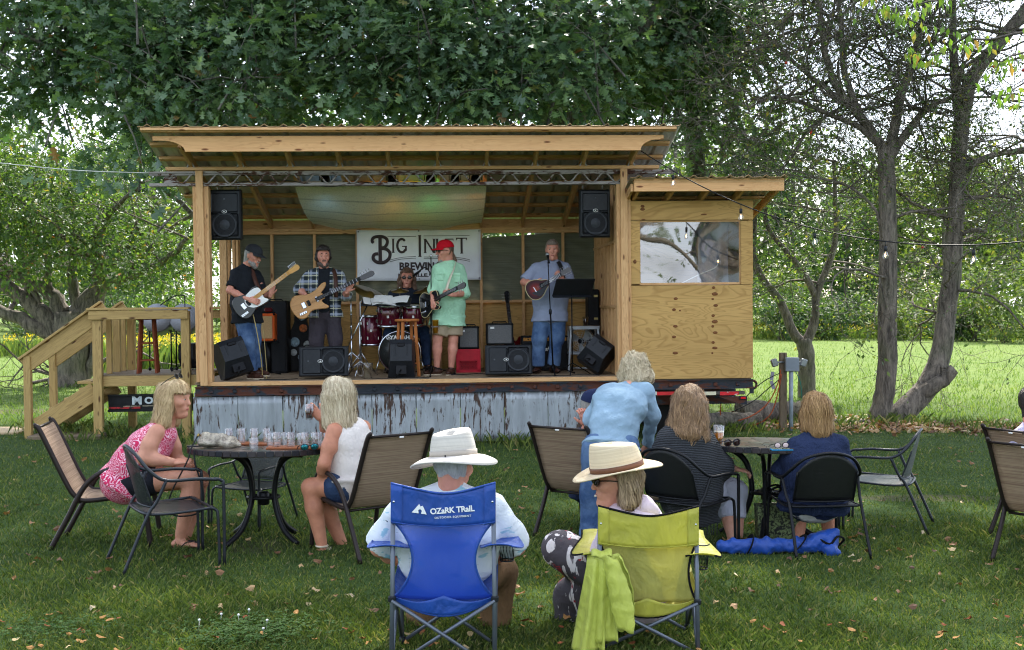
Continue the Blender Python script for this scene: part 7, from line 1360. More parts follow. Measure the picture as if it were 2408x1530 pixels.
def mesh_chair(label, M, fr, me, group='metal mesh armchairs on the lawn'):
    o = root('mesh_chair', label, 'chair', M, group); w = .275; b = MB()
    hoop = smooth_path([(-w, .24, .63), (-w*1.03, .1, .645), (-w*1.02, -.1, .65), (-w*.92, -.2, .72), (-w*.6, -.27, .83), (0, -.30, .875), (w*.6, -.27, .83), (w*.92, -.2, .72), (w*1.02, -.1, .65), (w*1.03, .1, .645), (w, .24, .63)], 5); b.tube(hoop, .0125, 8); b.build('arm_hoop', fr, o)
    for s in (-1, 1):
        b = MB(); b.tube(smooth_path([(s*w, .22, .636), (s*w, .27, .62), (s*w, .285, .55), (s*w, .29, .0)], 5), .0115, 8); b.build('front_leg', fr, o)
        b = MB(); b.tube(smooth_path([(s*w*1.02, -.1, .648), (s*w*.98, -.16, .5), (s*w*.95, -.22, .40), (s*w*.97, -.38, 0)], 5), .0115, 8); b.build('rear_leg', fr, o)
        b = MB(); b.tube(smooth_path([(s*w*.92, .19, .425), (s*w*.92, .235, .41), (s*w*.95, .25, .35), (s*w*.97, .26, 0)], 5), .0105, 8); b.build('seat_leg', fr, o)
    b = MB(); rim = smooth_path([(-w*.92, .2, .425), (-w*.95, -.05, .41), (-w*.9, -.2, .415), (-w*.5, -.24, .42), (w*.5, -.24, .42), (w*.9, -.2, .415), (w*.95, -.05, .41), (w*.92, .2, .425), (w*.5, .225, .415), (-w*.5, .225, .415), (-w*.92, .2, .425)], 3); b.tube(rim, .0105, 6); b.build('seat_rim', fr, o)
    MB().sheet(lambda u, v: ((u-.5)*w*1.8*(1-.03*v), .21-.44*v, .418-.018*math.sin(PI*u)*math.sin(PI*v)-.012*(1-v)**4), 10, 10, thick=.002).build('seat', me, o)
    def back(u, v): a = (u-.5)*2; top = .872-.16*abs(a)**2.2; z = .455+(top-.455)*v; return (a*w*.8, -.215-.085*(v)**.9+.05*a*a, z)
    MB().sheet(back, 14, 10, thick=.002).build('backrest', me, o)
    b = MB(); b.tube([back(u/10, 0) for u in range(11)], .008, 6); b.build('back_bar', fr, o)
    for s in (0, 1): b = MB(); b.tube([back(s, v/6) for v in range(7)], .007, 6); b.build('back_upright', fr, o)
    return o
def table(label, M, R=.555):
    o = root('patio_table', label, 'table', M, 'round tile topped tables'); h = .715; G_ = plain('dark_grout_edge', srgb(58, 54, 54), .6)
    top = MB().lathe([(0, h-.028), (R-.012, h-.045), (R-.008, h-.004), (0, h-.004)], 56).build('top', plain('pale_grout', srgb(124, 116, 108), .8), o); n = 56; tl = [plain('tile_%d' % i, c, .35, 0, .3, 14, .15) for i, c in enumerate((srgb(50, 46, 50), srgb(42, 44, 50), srgb(58, 52, 54)))]
    me = [MB().bbox((R-.003, 0, h-.022), (.012, 2*PI*R/n*.9, .04), .003).mesh('edge_tile') for _ in tl]
    for m_, t_ in zip(me, tl): m_.materials.append(t_)
    for i in range(n): link_mesh('edge_tile', me[(i*7) % 3], None, top, RZ(i*360/n))
    tm_ = [plain('top_tile_%d' % i, c, .3, 0, .35, 10, .2) for i, c in enumerate((srgb(84, 66, 56), srgb(70, 64, 60), srgb(98, 86, 76), srgb(66, 74, 66)))]
    for ring, (r0, r1, k) in enumerate(((.02, .14, 6), (.145, .27, 12), (.275, .41, 18), (.415, R-.014, 24))):
        ms = []
        for q in range(4):
            a = 2*PI/k; g = .004; m_ = MB(); pts = [(r0*math.cos(t), r0*math.sin(t)) for t in (-a/2+g/r0*.6, 0, a/2-g/r0*.6)]+[(r1*math.cos(t), r1*math.sin(t)) for t in (a/2-g/r1, 0, -a/2+g/r1)]; m_.prism(pts, h-.004, h); x = m_.mesh('top_tile'); x.materials.append(tm_[q]); ms.append(x)
        for i in range(k): link_mesh('top_tile', ms[(i*5+ring*3) % 4], None, top, RZ(i*360/k))
    for i in range(4):
        a = 45+i*90; b = MB(); b.tube(smooth_path([(.40, 0, h-.05), (.27, 0, h-.065), (.16, 0, .56), (.115, 0, .38), (.14, 0, .24), (.22, 0, .10), (.36, 0, .01)], 5), .017, 8, RZ(a), flat=1.3); b.build('leg', CHARCOAL2, o)
    b = MB(); b.tube([V(.115*math.cos(t), .115*math.sin(t), .33) for t in [i*PI/10 for i in range(21)]], .013, 6); b.lathe([(.035, .27), (.045, .28), (.045, .36), (.035, .37)], 12); b.build('umbrella_ring', CHARCOAL2, o)
    for y in (0, 90): b = MB(); b.tube([(-.115, 0, .33), (.115, 0, .33)], .01, 6, RZ(y)); b.build('ring_brace', CHARCOAL2, o)
    return o
TD1, TD2, TILT = 8.75, 8.95, 2.4          # the ground falls away a little under the tables
table('round tiled table crowded with tasting glasses', place(617, TD1, 0) @ RX(-TILT) @ RZ(10)); table('round tiled table with a pint of beer and sunglasses', place(1806, TD2, 0) @ RX(-TILT) @ RZ(25))
sling_chair('brown sling chair under the woman in the pink top', place(265, 8.75, -80) @ zs_(.91)); sling_chair('brown sling chair with its back to us under the woman in the white top', place(856, 8.45, 38) @ zs_(.9))
sling_chair('brown sling chair half hidden behind the stooping woman', place(1392, 9.1, -35) @ zs_(.88))
sling_chair('brown sling chair cut by the picture edge nearest the camera', place(2492, 8.1, -50) @ zs_(.86)); sling_chair('brown sling chair behind another at the picture edge', place(2484, 8.9, -62) @ zs_(.86))
mesh_chair('empty charcoal mesh armchair in front of the woman in pink', place(400, 8.0, -60) @ zs_(.94), CHARCOAL, CHAIRMESH); mesh_chair('empty charcoal mesh armchair on the far side of the glass covered table', place(590, 9.45, 158) @ Matrix.Diagonal((.86, .86, .74, 1)), CHARCOAL, CHAIRMESH)
mesh_chair('black mesh armchair under the woman in the dark shawl', place(1612, 8.5, -42) @ zs_(.86), CHARCOAL2, CHAIRMESH3); mesh_chair('black mesh armchair seen square from behind under the woman in navy', place(1918, 8.45, 6) @ zs_(.84), CHARCOAL2, CHAIRMESH3); mesh_chair('empty silver grey mesh armchair beside the woman in navy', place(2075, 9.35, 66) @ zs_(.9), CHARCOAL, CHAIRMESH2)
# ------------------------------------------------------------------ on the tables
def tb(px, py, D, h=.716):                                         # a point of the table top
    yc = TD1 if px < 1200 else TD2; p = G(px, py, h)
    for _ in range(6): p = G(px, py, h-(p.y-yc)*math.tan(math.radians(TILT)))
    return p
def tumbler(label, p, r=.033, h=.09, fill=None, name='tasting_glass', group='tasting glasses on the tiled table'):
    o = root(name, label, 'glass', T(p), group); MB().lathe([(0, 0), (r*.82, 0), (r, h), (r*.93, h), (r*.76, .012), (0, .012)], 16).build('glass', GLASS, o)
    if fill: MB().lathe([(0, .014), (r*.75, .014), (r*.9, h*fill[0]), (0, h*fill[0])], 16).build('beer', fill[1], o)
    return o
def paddle(label, p, deg):
    o = MB().bbox((0, 0, .009), (.44, .13, .018), .005).build('tasting_paddle', wood('paddle_wood_%d' % deg, srgb(150, 88, 52), srgb(96, 48, 26), .5, False, .4), None, T(p) @ RZ(deg)); tag(o, label, 'tray'); return o
pA, pB = tb(585, 1047, 0), tb(700, 1056, 0); paddle('wooden tasting paddle at the back of the table', pA, -6); paddle('wooden tasting paddle at the front of the table', pB, 4)
for i in range(4): tumbler('empty tasting glass standing on the rear paddle', pA+V(-.15+.095*i, .01, .019), .032, .105)
for i in range(4): tumbler('empty tasting glass standing on the front paddle', pB+V(-.15+.1*i, .0, .019), .034, .1)
for i, (dx, dy, h_) in enumerate(((-.22, .12, .1), (-.12, .16, .1), (.0, .14, .095), (.1, .17, .1), (.2, .13, .1))): tumbler('empty tasting glass behind the front paddle', pB+V(dx, dy, .001), .034, h_)
tumbler('short empty glass standing alone in front of the paddles', tb(597, 1058, 0), .036, .085)
def purse():
    c = tb(515, 1054, 0); o = root('clutch_purse', 'crumpled metallic snakeskin purse on the table edge', 'purse', T(c)); t = NT('snakeskin'); v = t.coord(rnd=False); vo = t.n('ShaderNodeTexVoronoi', feature='DISTANCE_TO_EDGE'); vo.inputs['Scale'].default_value = 90; t.l(v, vo.inputs['Vector']); n = t.noise(v, 22, 5, .7)
    t.col(t.mix(t.ramp(n, [(.35, 0.0), (.65, 1.0)]), srgb(110, 100, 88), srgb(206, 196, 176))).set(rough=.4, metal=.3); t.bump(t.math('ADD', vo.outputs['Distance'], n), .8, .01)
    put('bag', [blend([Prim((-.11, 0, .045), (.09, .0, .04), .055, .05, .042, .04, (0, 1, 0)), Prim((-.1, 0, .08), (.03, 0, .075), .03, .028), Prim((.08, 0, .03), (.14, .01, .025), .05, .03, .03, .022, (0, 1, 0))], .006, .03, wrinkle(.012, 16))], t.m, o); cl = MB(); cl.tube([(-.145, -.03, .09), (-.15, .0, .1), (-.145, .03, .09), (-.14, .03, .05)], .007, 6); cl.build('clasp', plain('gold_clasp', srgb(170, 140, 70), .3, .8), o)
    st = MB(); st.tube(smooth_path([(-.15, -.02, .09), (-.17, -.12, .01), (-.19, -.16, -.08), (-.30, -.17, -.3), (-.32, -.17, -.42), (-.25, -.17, -.47), (-.1, -.17, -.44), (-.07, -.17, -.3), (-.13, -.16, -.1), (-.15, -.12, .0)], 5), .006, 6); st.build('strap', BLACKCORD, o)
purse()
def shades(label, p, deg, lens, s=1.0):
    o = root('sunglasses', label, 'sunglasses', T(p) @ RZ(deg) @ Matrix.Diagonal((s, s, s, 1))); b = MB(); b.tube([(-.012, 0, .035), (0, -.003, .04), (.012, 0, .035)], .003, 5)
    for x in (-1, 1): b.tube([(x*.066, 0, .04), (x*.07, .05, .03), (x*.06, .11, .006)], .003, 5); b.tube([(x*.036+.028*math.cos(a), 0, .028+.022*math.sin(a)) for a in [i*PI/6 for i in range(13)]], .003, 5)
    b.build('frame', BLACKPLASTIC, o)
    for x in (-1, 1): MB().ball((x*.036, 0, .028), (.027, .004, .021), 12).build('lens', lens, o)
shades('mirrored sunglasses lying by the front paddle', tb(728, 1061, 0), 25, glossy('mirror_lens', srgb(40, 120, 130), .06, metal=.8)); shades('big round dark sunglasses on the second table', tb(1722, 1052, 0), 30, glossy('brown_lens', srgb(36, 18, 16), .06), 1.15)
q = tb(1690, 1048, 0); pg = root('pint_glass', 'half drunk pint of amber beer beside the woman in the shawl', 'glass', T(q)); MB().lathe([(0, 0), (.03, 0), (.032, .03), (.042, .15), (.0405, .15), (.029, .014), (0, .014)], 20).build('glass', GLASS, pg); MB().lathe([(0, .015), (.0288, .015), (.0365, .098), (0, .098)], 20).build('beer', BEER, pg); MB().lathe([(0, .098), (.0366, .098), (.0372, .106), (0, .107)], 20).build('foam', plain('beer_foam', srgb(244, 232, 206), .8), pg)
q = tb(1838, 1060, 0); ph = root('phone', 'phone in a blue case with reading glasses on top', 'phone', T(q)); MB().bbox((0, 0, .006), (.15, .075, .01), .003).build('case', plain('blue_case', srgb(30, 120, 170), .4), ph); MB().bbox((0, 0, .0118), (.14, .068, .002), .0008).build('screen', glossy('phone_glass', srgb(30, 30, 34), .08), ph)
shades('red framed reading glasses on the blue phone', q+V(0, 0, .013), 15, glossy('pink_lens', srgb(214, 190, 190), .1), .85)
q = tb(1763, 1055, 0); k = MB(); k.bbox((0, 0, .005), (.05, .02, .01), .003); k.tube([(.02, 0, .006), (.05, .01, .006), (.06, -.01, .006)], .004, 5); o_ = k.build('key_fob', BLACKPLASTIC, None, T(q)); tag(o_, 'small black key fob on the second table', 'keys')
q = tb(463, 1050, 0); o_ = MB().bbox((0, 0, .005), (.15, .075, .009), .003).build('phone', glossy('dark_phone', srgb(36, 40, 50), .12), None, T(q) @ RZ(20)); tag(o_, 'dark phone lying behind the snakeskin purse', 'phone')
# ------------------------------------------------------------------ folding camp chairs (facing away from the camera)
def nylon(name, c, trans=.0, rough=.5):
    t = NT(name); v = t.coord(rnd=False); n1 = t.noise(v, 5, 4, .5, 1.5); n2 = t.noise(t.coord(scale=(3, 3, 1), rnd=False), 6, 3); cc = t.mix(t.ramp(n1, [(.3, 0.0), (.7, 1.0)]), dim(c, .82), dim(c, 1.1)); t.col(cc).set(rough=rough, sheen=.1); t.bump(t.math('ADD', n1, t.math('MULTIPLY', n2, .6)), .6, .03)
    if trans: tl = t.n('ShaderNodeBsdfTranslucent'); t.l(cc, tl.inputs[0]); m = t.n('ShaderNodeMixShader'); m.inputs[0].default_value = trans; t.l(t.b.outputs[0], m.inputs[1]); t.l(tl.outputs[0], m.inputs[2]); t.l(m.outputs[0], t.out.inputs[0])
    return t.m
def nylon_mesh(name, c, hole):
    t = NT(name); n = t.noise(t.coord(rnd=False), 420, 1); t.col(t.mix(n, dim(c, .8), dim(c, 1.15))).set(rough=.5); tr = t.n('ShaderNodeBsdfTransparent'); tr.inputs[0].default_value = (.8, .86, 1, 1); m = t.n('ShaderNodeMixShader'); m.inputs[0].default_value = hole; t.l(t.b.outputs[0], m.inputs[1]); t.l(tr.outputs[0], m.inputs[2]); t.l(m.outputs[0], t.out.inputs[0]); return t.m
POLE = plain('grey_steel_pole', srgb(104, 110, 120), .35, .5, .12, 10, .05); CHROME_BOLT = CHROME
def camp_chair(label, M, body, band, panel, trim, mesh_waist, W_=.265, zt=.855, net=None, waist=.62, zj=.27, za=.565):
    o = root('camp_chair', label, 'camp chair', M); poles = {}
    for s in (-1, 1):
        b = MB(); b.tube([(s*W_, -.03, 0), (s*W_*.99, 0, zj+.03), (s*W_*.97, .0, zt-.03)], .0115, 10); b.build('back_pole', POLE, o); MB().lathe([(.016, 0), (.02, .01), (.016, .035)], 10, T((s*W_, -.03, 0))).build('foot', BLACKPLASTIC, o)
        b = MB(); b.tube([(s*W_*.96, .44, 0), (s*W_*1.02, .46, za)], .0105, 8); b.build('front_pole', POLE, o); MB().lathe([(.016, 0), (.02, .01), (.016, .035)], 10, T((s*W_*.96, .44, 0))).build('foot', BLACKPLASTIC, o)
        for p, q in (((s*W_, -.012, zj), (-s*W_*.9, .01+.02*s, .02)), ((s*W_*.97, .45, zj), (-s*W_*.9, .42+.02*s, .02)), ((s*W_, .0, .04), (s*W_*1.0, .45, zj+.09)), ((s*W_*.98, .44, .04), (s*W_, .0, zj+.09))): b = MB(); b.tube([p, q], .0095, 8); b.build('cross_pole', POLE, o)
        MB().bbox((s*W_, -.0, zj+.005), (.036, .036, .03), .006).build('joint', BLACKPLASTIC, o); MB().ball((s*W_*.955, -.016, zt-.09), .007, 8).build('bolt', CHROME_BOLT, o)
        def arm(u, v, s=s): y = -.03+.53*u; wv = .062+.045*math.sin(PI*min(u*1.15, 1)); return (s*W_+s*(v-.35)*wv*2, y, za-.055*math.sin(PI*u)-.03*(v-.5)**2+.02*u)
        MB().sheet(arm, 14, 6, thick=.005).build('armrest', body, o)
        e = MB(); e.tube([arm(u/14, 1) for u in range(15)], .005, 5); e.tube([arm(u/14, 0) for u in range(15)], .005, 5); e.build('armrest_trim', trim, o)
    if net:
        b = MB(); n = 14; c = V(W_+.055, .36, za-.1); b.tube([c+V(.045*math.cos(i*2*PI/n), .045*math.sin(i*2*PI/n), .07) for i in range(n+1)], .004, 5); b.tube([c+V(.035*math.cos(i*2*PI/n), .035*math.sin(i*2*PI/n), -.06) for i in range(n+1)], .004, 5)
        for i in range(n): a = i*2*PI/n; b.tube([c+V(.045*math.cos(a), .045*math.sin(a), .07), c+V(.035*math.cos(a+.5), .035*math.sin(a+.5), -.06)], .0016, 3); b.tube([c+V(.045*math.cos(a), .045*math.sin(a), .07), c+V(.035*math.cos(a-.5), .035*math.sin(a-.5), -.06)], .0016, 3)
        b.build('cup_net', BLACKPLASTIC, o)
    z1, z0 = zt-.19, zj
    def topb(u, v): a = (u-.5)*2; z = z1+(zt-z1)*v-.05*(1-a*a)*v-.028*(1-a*a)*(1-v); return (a*W_*1.01, -.016+.03*(1-a*a), z+.012*math.sin(u*9)*v*.4)
    tb_ = MB().sheet(topb, 22, 8, thick=.004).build('top_band', band, o); e = MB(); e.tube([topb(u/22, 1) for u in range(23)], .006, 6); e.build('top_hem', trim, o)
    for s in (0, 1): MB().sheet(lambda u, v, s=s: V(topb(s*(1-.11)+u*.11, -.02+v*1.0))+V(0, -.006, 0), 4, 6, thick=.003).build('corner_pocket', band, tb_)
    e = MB(); e.tube([V(topb(u/22, .02))+V(0, -.006, 0) for u in range(23)], .003, 5); e.build('seam', band, tb_)
    def mid(u, v): a = (u-.5)*2; zz = z0+(z1-z0)*v; q = math.sin(PI*min(max(v, 0), 1))**.8; ww = W_*(.99-(1-waist)*q if v > .0 else 1); return (a*ww, .015+.035*(1-a*a)*1.0+.03*(1-v), zz-.03*(1-a*a)*(1 if v > .98 else v)-.02*(1-v)*(1-a*a))
    MB().sheet(mid, 22, 18, thick=.003).build('back_panel', panel, o)
    for s in (0, 1): e = MB(); e.tube([mid(s, v/18) for v in range(19)], .006, 6); e.build('panel_trim', trim, o)
    def seat(u, v): a = (u-.5)*2; return (a*W_*1.03, .02+.44*v, zj+.015-.13*(1-a*a)*(1-.45*v)*(.75+.25*math.sin(PI*v))+.09*v)
    MB().sheet(seat, 20, 12, thick=.004).build('seat', body, o); e = MB(); e.tube([seat(u/20, 0) for u in range(21)], .007, 6); e.build('seat_hem', trim, o)
    def flap(u, v): a = (u-.5)*2; p = seat(u, 0); return (p[0], p[1]-.006-.006*v, p[2]+(zj+.018-.03*abs(math.sin(a*3.2))-p[2])*v)
    MB().sheet(flap, 20, 6, thick=.003).build('seat_back_flap', body, o); return o, topb
BLUE = nylon('royal_blue_nylon', srgb(20, 70, 156)); BLUEMESH = nylon_mesh('royal_blue_mesh', srgb(44, 88, 200), .42); LIME = nylon('lime_nylon', srgb(200, 196, 78), .3); LIMEP = nylon('lime_panel_nylon', srgb(204, 198, 108), .35); BLACKTRIM = cloth('black_webbing', srgb(26, 26, 28))
bM = place(1042, 5.65, 0); bchair, btop = camp_chair('royal blue folding camp chair with white logo under the man in the sun hat', bM, BLUE, BLUE, BLUEMESH, BLUE, True, .25, .91, net=True, zj=.34, za=.615)
lw = plain('logo_white', srgb(236, 238, 242), .5, 0, .05, 8, 0)
def on_band(u, v, me_or_mb, name): p = btop(u, v); q = btop(u+.02, v); x = (V(q)-V(p)).normalized(); me_or_mb_ = me_or_mb; o_ = link_mesh(name, me_or_mb_, lw, bchair, frame(V(p)+V(0, -.007, 0), x, V(0, -1, 0))); return o_
on_band(.585, .5, text_mesh('OZaRK TRaIL', .039, .0006, .0012, 1.0, space=.95), 'lettering'); on_band(.59, .3, text_mesh('OUTDOOR EQUIPMENT', .0135, .0006, .0002, 1.1, space=1.15), 'lettering')
lm = MB(); lm.prism([(-.042, -.022), (-.012, .024), (-.004, .012), (.006, .018), (.032, -.022), (.004, -.022), (.006, -.008), (-.004, .0), (-.012, -.006), (-.008, -.022)], 0, .001); on_band(.285, .48, lm.mesh('logo_mark'), 'logo_mark')
gM = place(1525, 5.9, -3); gchair, gtop = camp_chair('lime green folding camp chair with black edging and a jacket on its arm', gM, LIME, LIME, LIMEP, BLACKTRIM, False, .25, .755, net=True, waist=.84, zj=.265, za=.52)
def jacket():
    o = root('jacket', 'lime green rain jacket draped over the arm of the lime camp chair', 'jacket', gM @ T((-.235, -.03, .05)) @ Matrix.Diagonal((.8, .85, .92, 1))); m = nylon('lime_jacket', srgb(196, 204, 88), .1, .5)
    def fold(u, v, ph, n): return .026*v**.6*math.sin(u*n+ph+v*1.2)+.012*v*math.sin(u*n*2.3+ph*2+v*3)
    def main(u, v): w = .10+.11*v; return ((u-.5)*w-.035-.05*v, -.02+(.07 if v < .06 else 0)-.05*math.sin(PI*u)*(.4+.6*v)+fold(u, v, .3, 9), .50-.52*v+.02*math.sin(PI*u)*(1-v))
    def sleeve(u, v): a = u*2*PI*.93; r = .035+.032*math.sin(PI*min(v*.85+.1, 1))+.003*math.sin(v*31+u*6)+.009*math.sin(a*3+v*4); c = (.055+.10*v**.8, -.05-.02*v, .50-.40*v); return (c[0]+r*math.cos(a)*1.1, c[1]+r*math.sin(a)*.62, c[2]+.012*math.sin(a*2))
    def over(u, v): return ((u-.5)*.13+.0, -.045+.12*v-.01*math.sin(u*7), .497+.028*math.sin(PI*v)-.10*max(0, v-.75)*4*.3+.008*math.sin(u*9))
    MB().sheet(main, 22, 26, thick=.004).build('back_panel', m, o); MB().sheet(sleeve, 22, 22, thick=.003).build('sleeve', m, o); MB().sheet(over, 12, 10, thick=.004).build('shoulder', m, o)
    def inner(u, v): w = .12+.05*v; return ((u-.5)*w+.02, -.035+fold(u, v, 1.7, 7)*.7, .50-.47*v)
    MB().sheet(inner, 16, 20, thick=.004).build('front_panel', m, o)
jacket()
def chair_bag():
    c = G(1845, 1302); o = root('chair_bag', 'crumpled royal blue chair bag with black straps lying on the grass', 'bag', T(c)); s = 1/ (FPX/c.y); X = lambda px: (px-1845)*s
    P = [Prim((X(1700), 0, .05), (X(1800), 0, .055), .05, .055, .045, .05), Prim((X(1800), 0, .055), (X(1890), 0, .05), .055, .05, .05, .045), Prim((X(1885), 0, .06), (X(1950), .02, .09), .06, .07, .06, .07), Prim((X(1940), .0, .11), (X(1965), .02, .15), .05, .03), Prim((X(1945), -.05, .03), (X(1965), -.06, .015), .05, .03)]
    put('bag', [blend(P, .008, .03, lambda Q: .014*vnoise(Q*np.array([1.5, .6, 1]), 16)+.006*vnoise(Q, 34))], BLUE, o)
    for px, dx in ((1760, 10), (1872, 22)): b = MB(); b.tube([(X(px)+dx*s*math.sin(a), .075*math.cos(a), .055+.068*math.sin(a)) for a in [PI*i/10 for i in range(-2, 13)]], .017, 6, flat=.25); b.build('strap', BLACKTRIM, o)
    b = MB(); b.tube(smooth_path([(X(1920), -.03, .12), (X(1945), -.07, .08), (X(1965), -.05, .13), (X(1985), .0, .1), (X(1975), .05, .04)], 4), .008, 6); b.build('drawstring', BLACKTRIM, o)
chair_bag()
q = G(1845, 1283); tote = root('tote_bag', 'dark patterned tote bag standing under the second table', 'bag', T(q+V(0, .25, 0))); t_ = NT('leafy_print'); v_ = t_.coord(rnd=False); t_.col(t_.ramp(t_.noise(v_, 34, 4, .6, 1.5), [(.45, srgb(32, 36, 30)), (.55, srgb(120, 134, 88))])).set(rough=.8); MB().box((0, 0, .13), (.3, .12, .26), None, 1.08).build('bag', t_.m, tote)
for y in (-1, 1): b = MB(); b.tube(smooth_path([(-.08, y*.06, .25), (-.07, y*.06, .36), (0, y*.05, .4), (.07, y*.06, .36), (.08, y*.06, .25)], 4), .008, 6); b.build('handle', BLACKTRIM, tote)
# ------------------------------------------------------------------ people on the lawn
WATCH = 'people watching the band'
def paisley(name, a, b, sc_):
    t = NT(name); v = t.coord(rnd=False); n = t.n('ShaderNodeTexNoise'); n.inputs['Scale'].default_value = sc_*.35; t.l(v, n.inputs['Vector']); mixv = t.n('ShaderNodeMix', data_type='RGBA'); mixv.inputs['Factor'].default_value = .12; t.l(v, mixv.inputs['A']); t.l(n.outputs['Color'], mixv.inputs['B'])
    vo = t.n('ShaderNodeTexVoronoi', feature='F1'); vo.inputs['Scale'].default_value = sc_; t.l(mixv.outputs['Result'], vo.inputs['Vector']); w = t.math('FRACT', t.math('MULTIPLY', vo.outputs['Distance'], 4.2)); k = t.ramp(w, [(.28, 0.0), (.4, 1.0), (.62, 1.0), (.72, 0.0)])
    t.col(t.mix(t.math('MULTIPLY', k, .85), a, b)).set(rough=.8); t.bump(t.noise(v, 9, 4, .5, 1), .4, .03); return t.m
def print_cloth(name, base, marks, sc_=14, thr=.1):
    t = NT(name); v = t.coord(rnd=False); c = base
    for i, (col, s, th, st) in enumerate(marks):
        vv = t.coord(rnd=False, scale=st, rot=(.3*i, .5*i, .7*i)); n = t.noise(vv, s, 3, .5, 1.0); c = t.mix(t.ramp(n, [(th, 0.0), (th+.03, 1.0)]), c, col)
    t.col(c).set(rough=.85); t.bump(t.noise(v, 9, 4, .5, 1), .5, .03); return t.m
def foot(p, an, d, L=.21): d = V(d).normalized(); an = V(an); s = d.cross(V(0, 0, 1)); return [Prim(an, an-V(0, 0, .03), .036, .04), Prim(an-d*.04-V(0, 0, .055), an+d*L*.45-V(0, 0, .058), .032, .04, .028, .02, s), Prim(an+d*L*.45-V(0, 0, .058), an+d*L*.78-V(0, 0, .068), .04, .036, .018, .011, s)]
# --- woman in pink
M, L = lawn_at(330, 8.6)
a1 = Person('blond woman in a pink patterned top leaning forward from a sling chair', None, dict(head=(410, 944, 0), neck=(388, 988, .02), shA=(366, 1014, -.17), shB=(398, 1012, .18), elA=(337, 1078, -.22), wrA=(408, 1088, -.15), elB=(418, 1085, .2), wrB=(455, 1106, .1), hipA=(290, 1133, -.1), hipB=(296, 1130, .1), spine=(335, 1070, 0), knA=(458, 1122, -.12), knB=(470, 1128, .1), anA=(424, 1262, -.08), anB=(436, 1266, .12)), L, (1, -.12, -.04), (-.05, 0, 1), (.39, .25), (.37, .28), (.37, .29), 1.16, 1.14, SKIN_B, M, .0125, .95)
a1.body({'A': ((.95, .1, .1), (.1, -.3, .9), .9, 1), 'B': ((.8, -.2, -.5), (.3, 0, .9), .7, -1)}, .97, foot(a1, a1.J['anA'], (1, -.1, 0))+foot(a1, a1.J['anB'], (1, .05, 0))); a1.brows(ASH, .05); a1.lips(.01)
a1.shirt(paisley('pink_paisley', srgb(198, 26, 82), srgb(244, 214, 224), 22), .024, 0, .03, 'pink_top', .009); a1.trousers(cloth('black_shorts', srgb(34, 35, 42)), .02, .48, 'black_shorts', waistup=.0)
a1.hair([((-.03, .03, 0), (.015, .06, 0), .09, .085, .108, .09), ((-.05, .0, 0), (-.075, -.13, 0), .09, .085, .07, .06), ((-.075, -.12, 0), (-.115, -.18, 0), .085, .06, .06, .045), ((-.01, .0, -.082), (-.03, -.15, -.09), .028, .03, .04, .04), ((-.01, .0, .082), (-.03, -.15, .09), .028, .03, .04, .04), ((.05, .085, -.05), (.075, .05, .05), .026, .024, None, None)], BLOND, face_cut(.022, .06, -.24), .005, .0085, st=(24, 24, 5), strands=1000, curl=.2); sg = a1.glasses(BLACKPLASTIC, glossy('dark_lens', srgb(20, 20, 22), .08), .1); sg.name = 'sunglasses_on_head'; sg.matrix_local = a1.headframe(.115, -.055, -35)
for c in 'AB': b = MB(); p = a1.J['an'+c]; b.bbox((p.x+.055, p.y, p.z-.086), (.25, .085, .018), .006); so = b.build('flip_flop', SHOE_DARK, a1.o); b = MB(); b.tube(smooth_path([(p.x+.01, p.y-.04, p.z-.075), (p.x+.06, p.y-.03, p.z-.035), (p.x+.12, p.y, p.z-.045), (p.x+.06, p.y+.03, p.z-.035), (p.x+.01, p.y+.04, p.z-.075)], 4), .009, 6, flat=.5); b.build('thong', SHOE_DARK, so)
# --- woman in white top
M, L = lawn_at(800, 8.5)
a2 = Person('woman with straight platinum hair in a white halter top drinking a dark beer', None, dict(head=(793, 936, .02), neck=(820, 988, .05), shA=(782, 1010, -.14), shB=(858, 1002, .18), elA=(762, 1092, -.2), wrA=(757, 1128, -.06), elB=(772, 1020, .45), wrB=(757, 985, .33), hipA=(815, 1142, -.1), hipB=(842, 1140, .12), spine=(828, 1075, .06), knA=(730, 1146, -.06), knB=(752, 1160, .14), anA=(757, 1284, -.06), anB=(806, 1284, .14)), L, (-.82, .55, -.05), (0, 0, 1), (.38, .24), (.36, .25), (.4, .3), 1.08, 1.12, SKIN_D, M, .0125, .95)
a2.body({'A': ((-.3, .5, -.5), (-.6, -.5, .3), .6, 1), 'B': ((-.6, -.1, .6), (.3, -.8, .2), .9, -1)}, 1.0, foot(a2, a2.J['anA'], (-.95, -.2, 0))+foot(a2, a2.J['anB'], (-.9, -.1, 0)))
a2.shirt(cloth('ivory_top', srgb(224, 216, 208), wr=.45), .024, 0, .0, 'ivory_top', .009); a2.trousers(DARKDENIM, .02, .3, 'denim_shorts')
a2.hair([((-.03, .03, 0), (.015, .055, 0), .092, .086, .108, .092), ((-.045, .02, 0), (-.06, -.17, 0), .098, .094, .075, .06), ((.01, .02, -.085), (.015, -.17, -.085), .03, .032, .05, .045), ((.01, .02, .085), (.015, -.17, .085), .03, .032, .05, .045)], PLATINUM, face_cut(.05, .07, -.3), .004, .0085, st=(30, 30, 2.2), strands=1150, curl=.08)
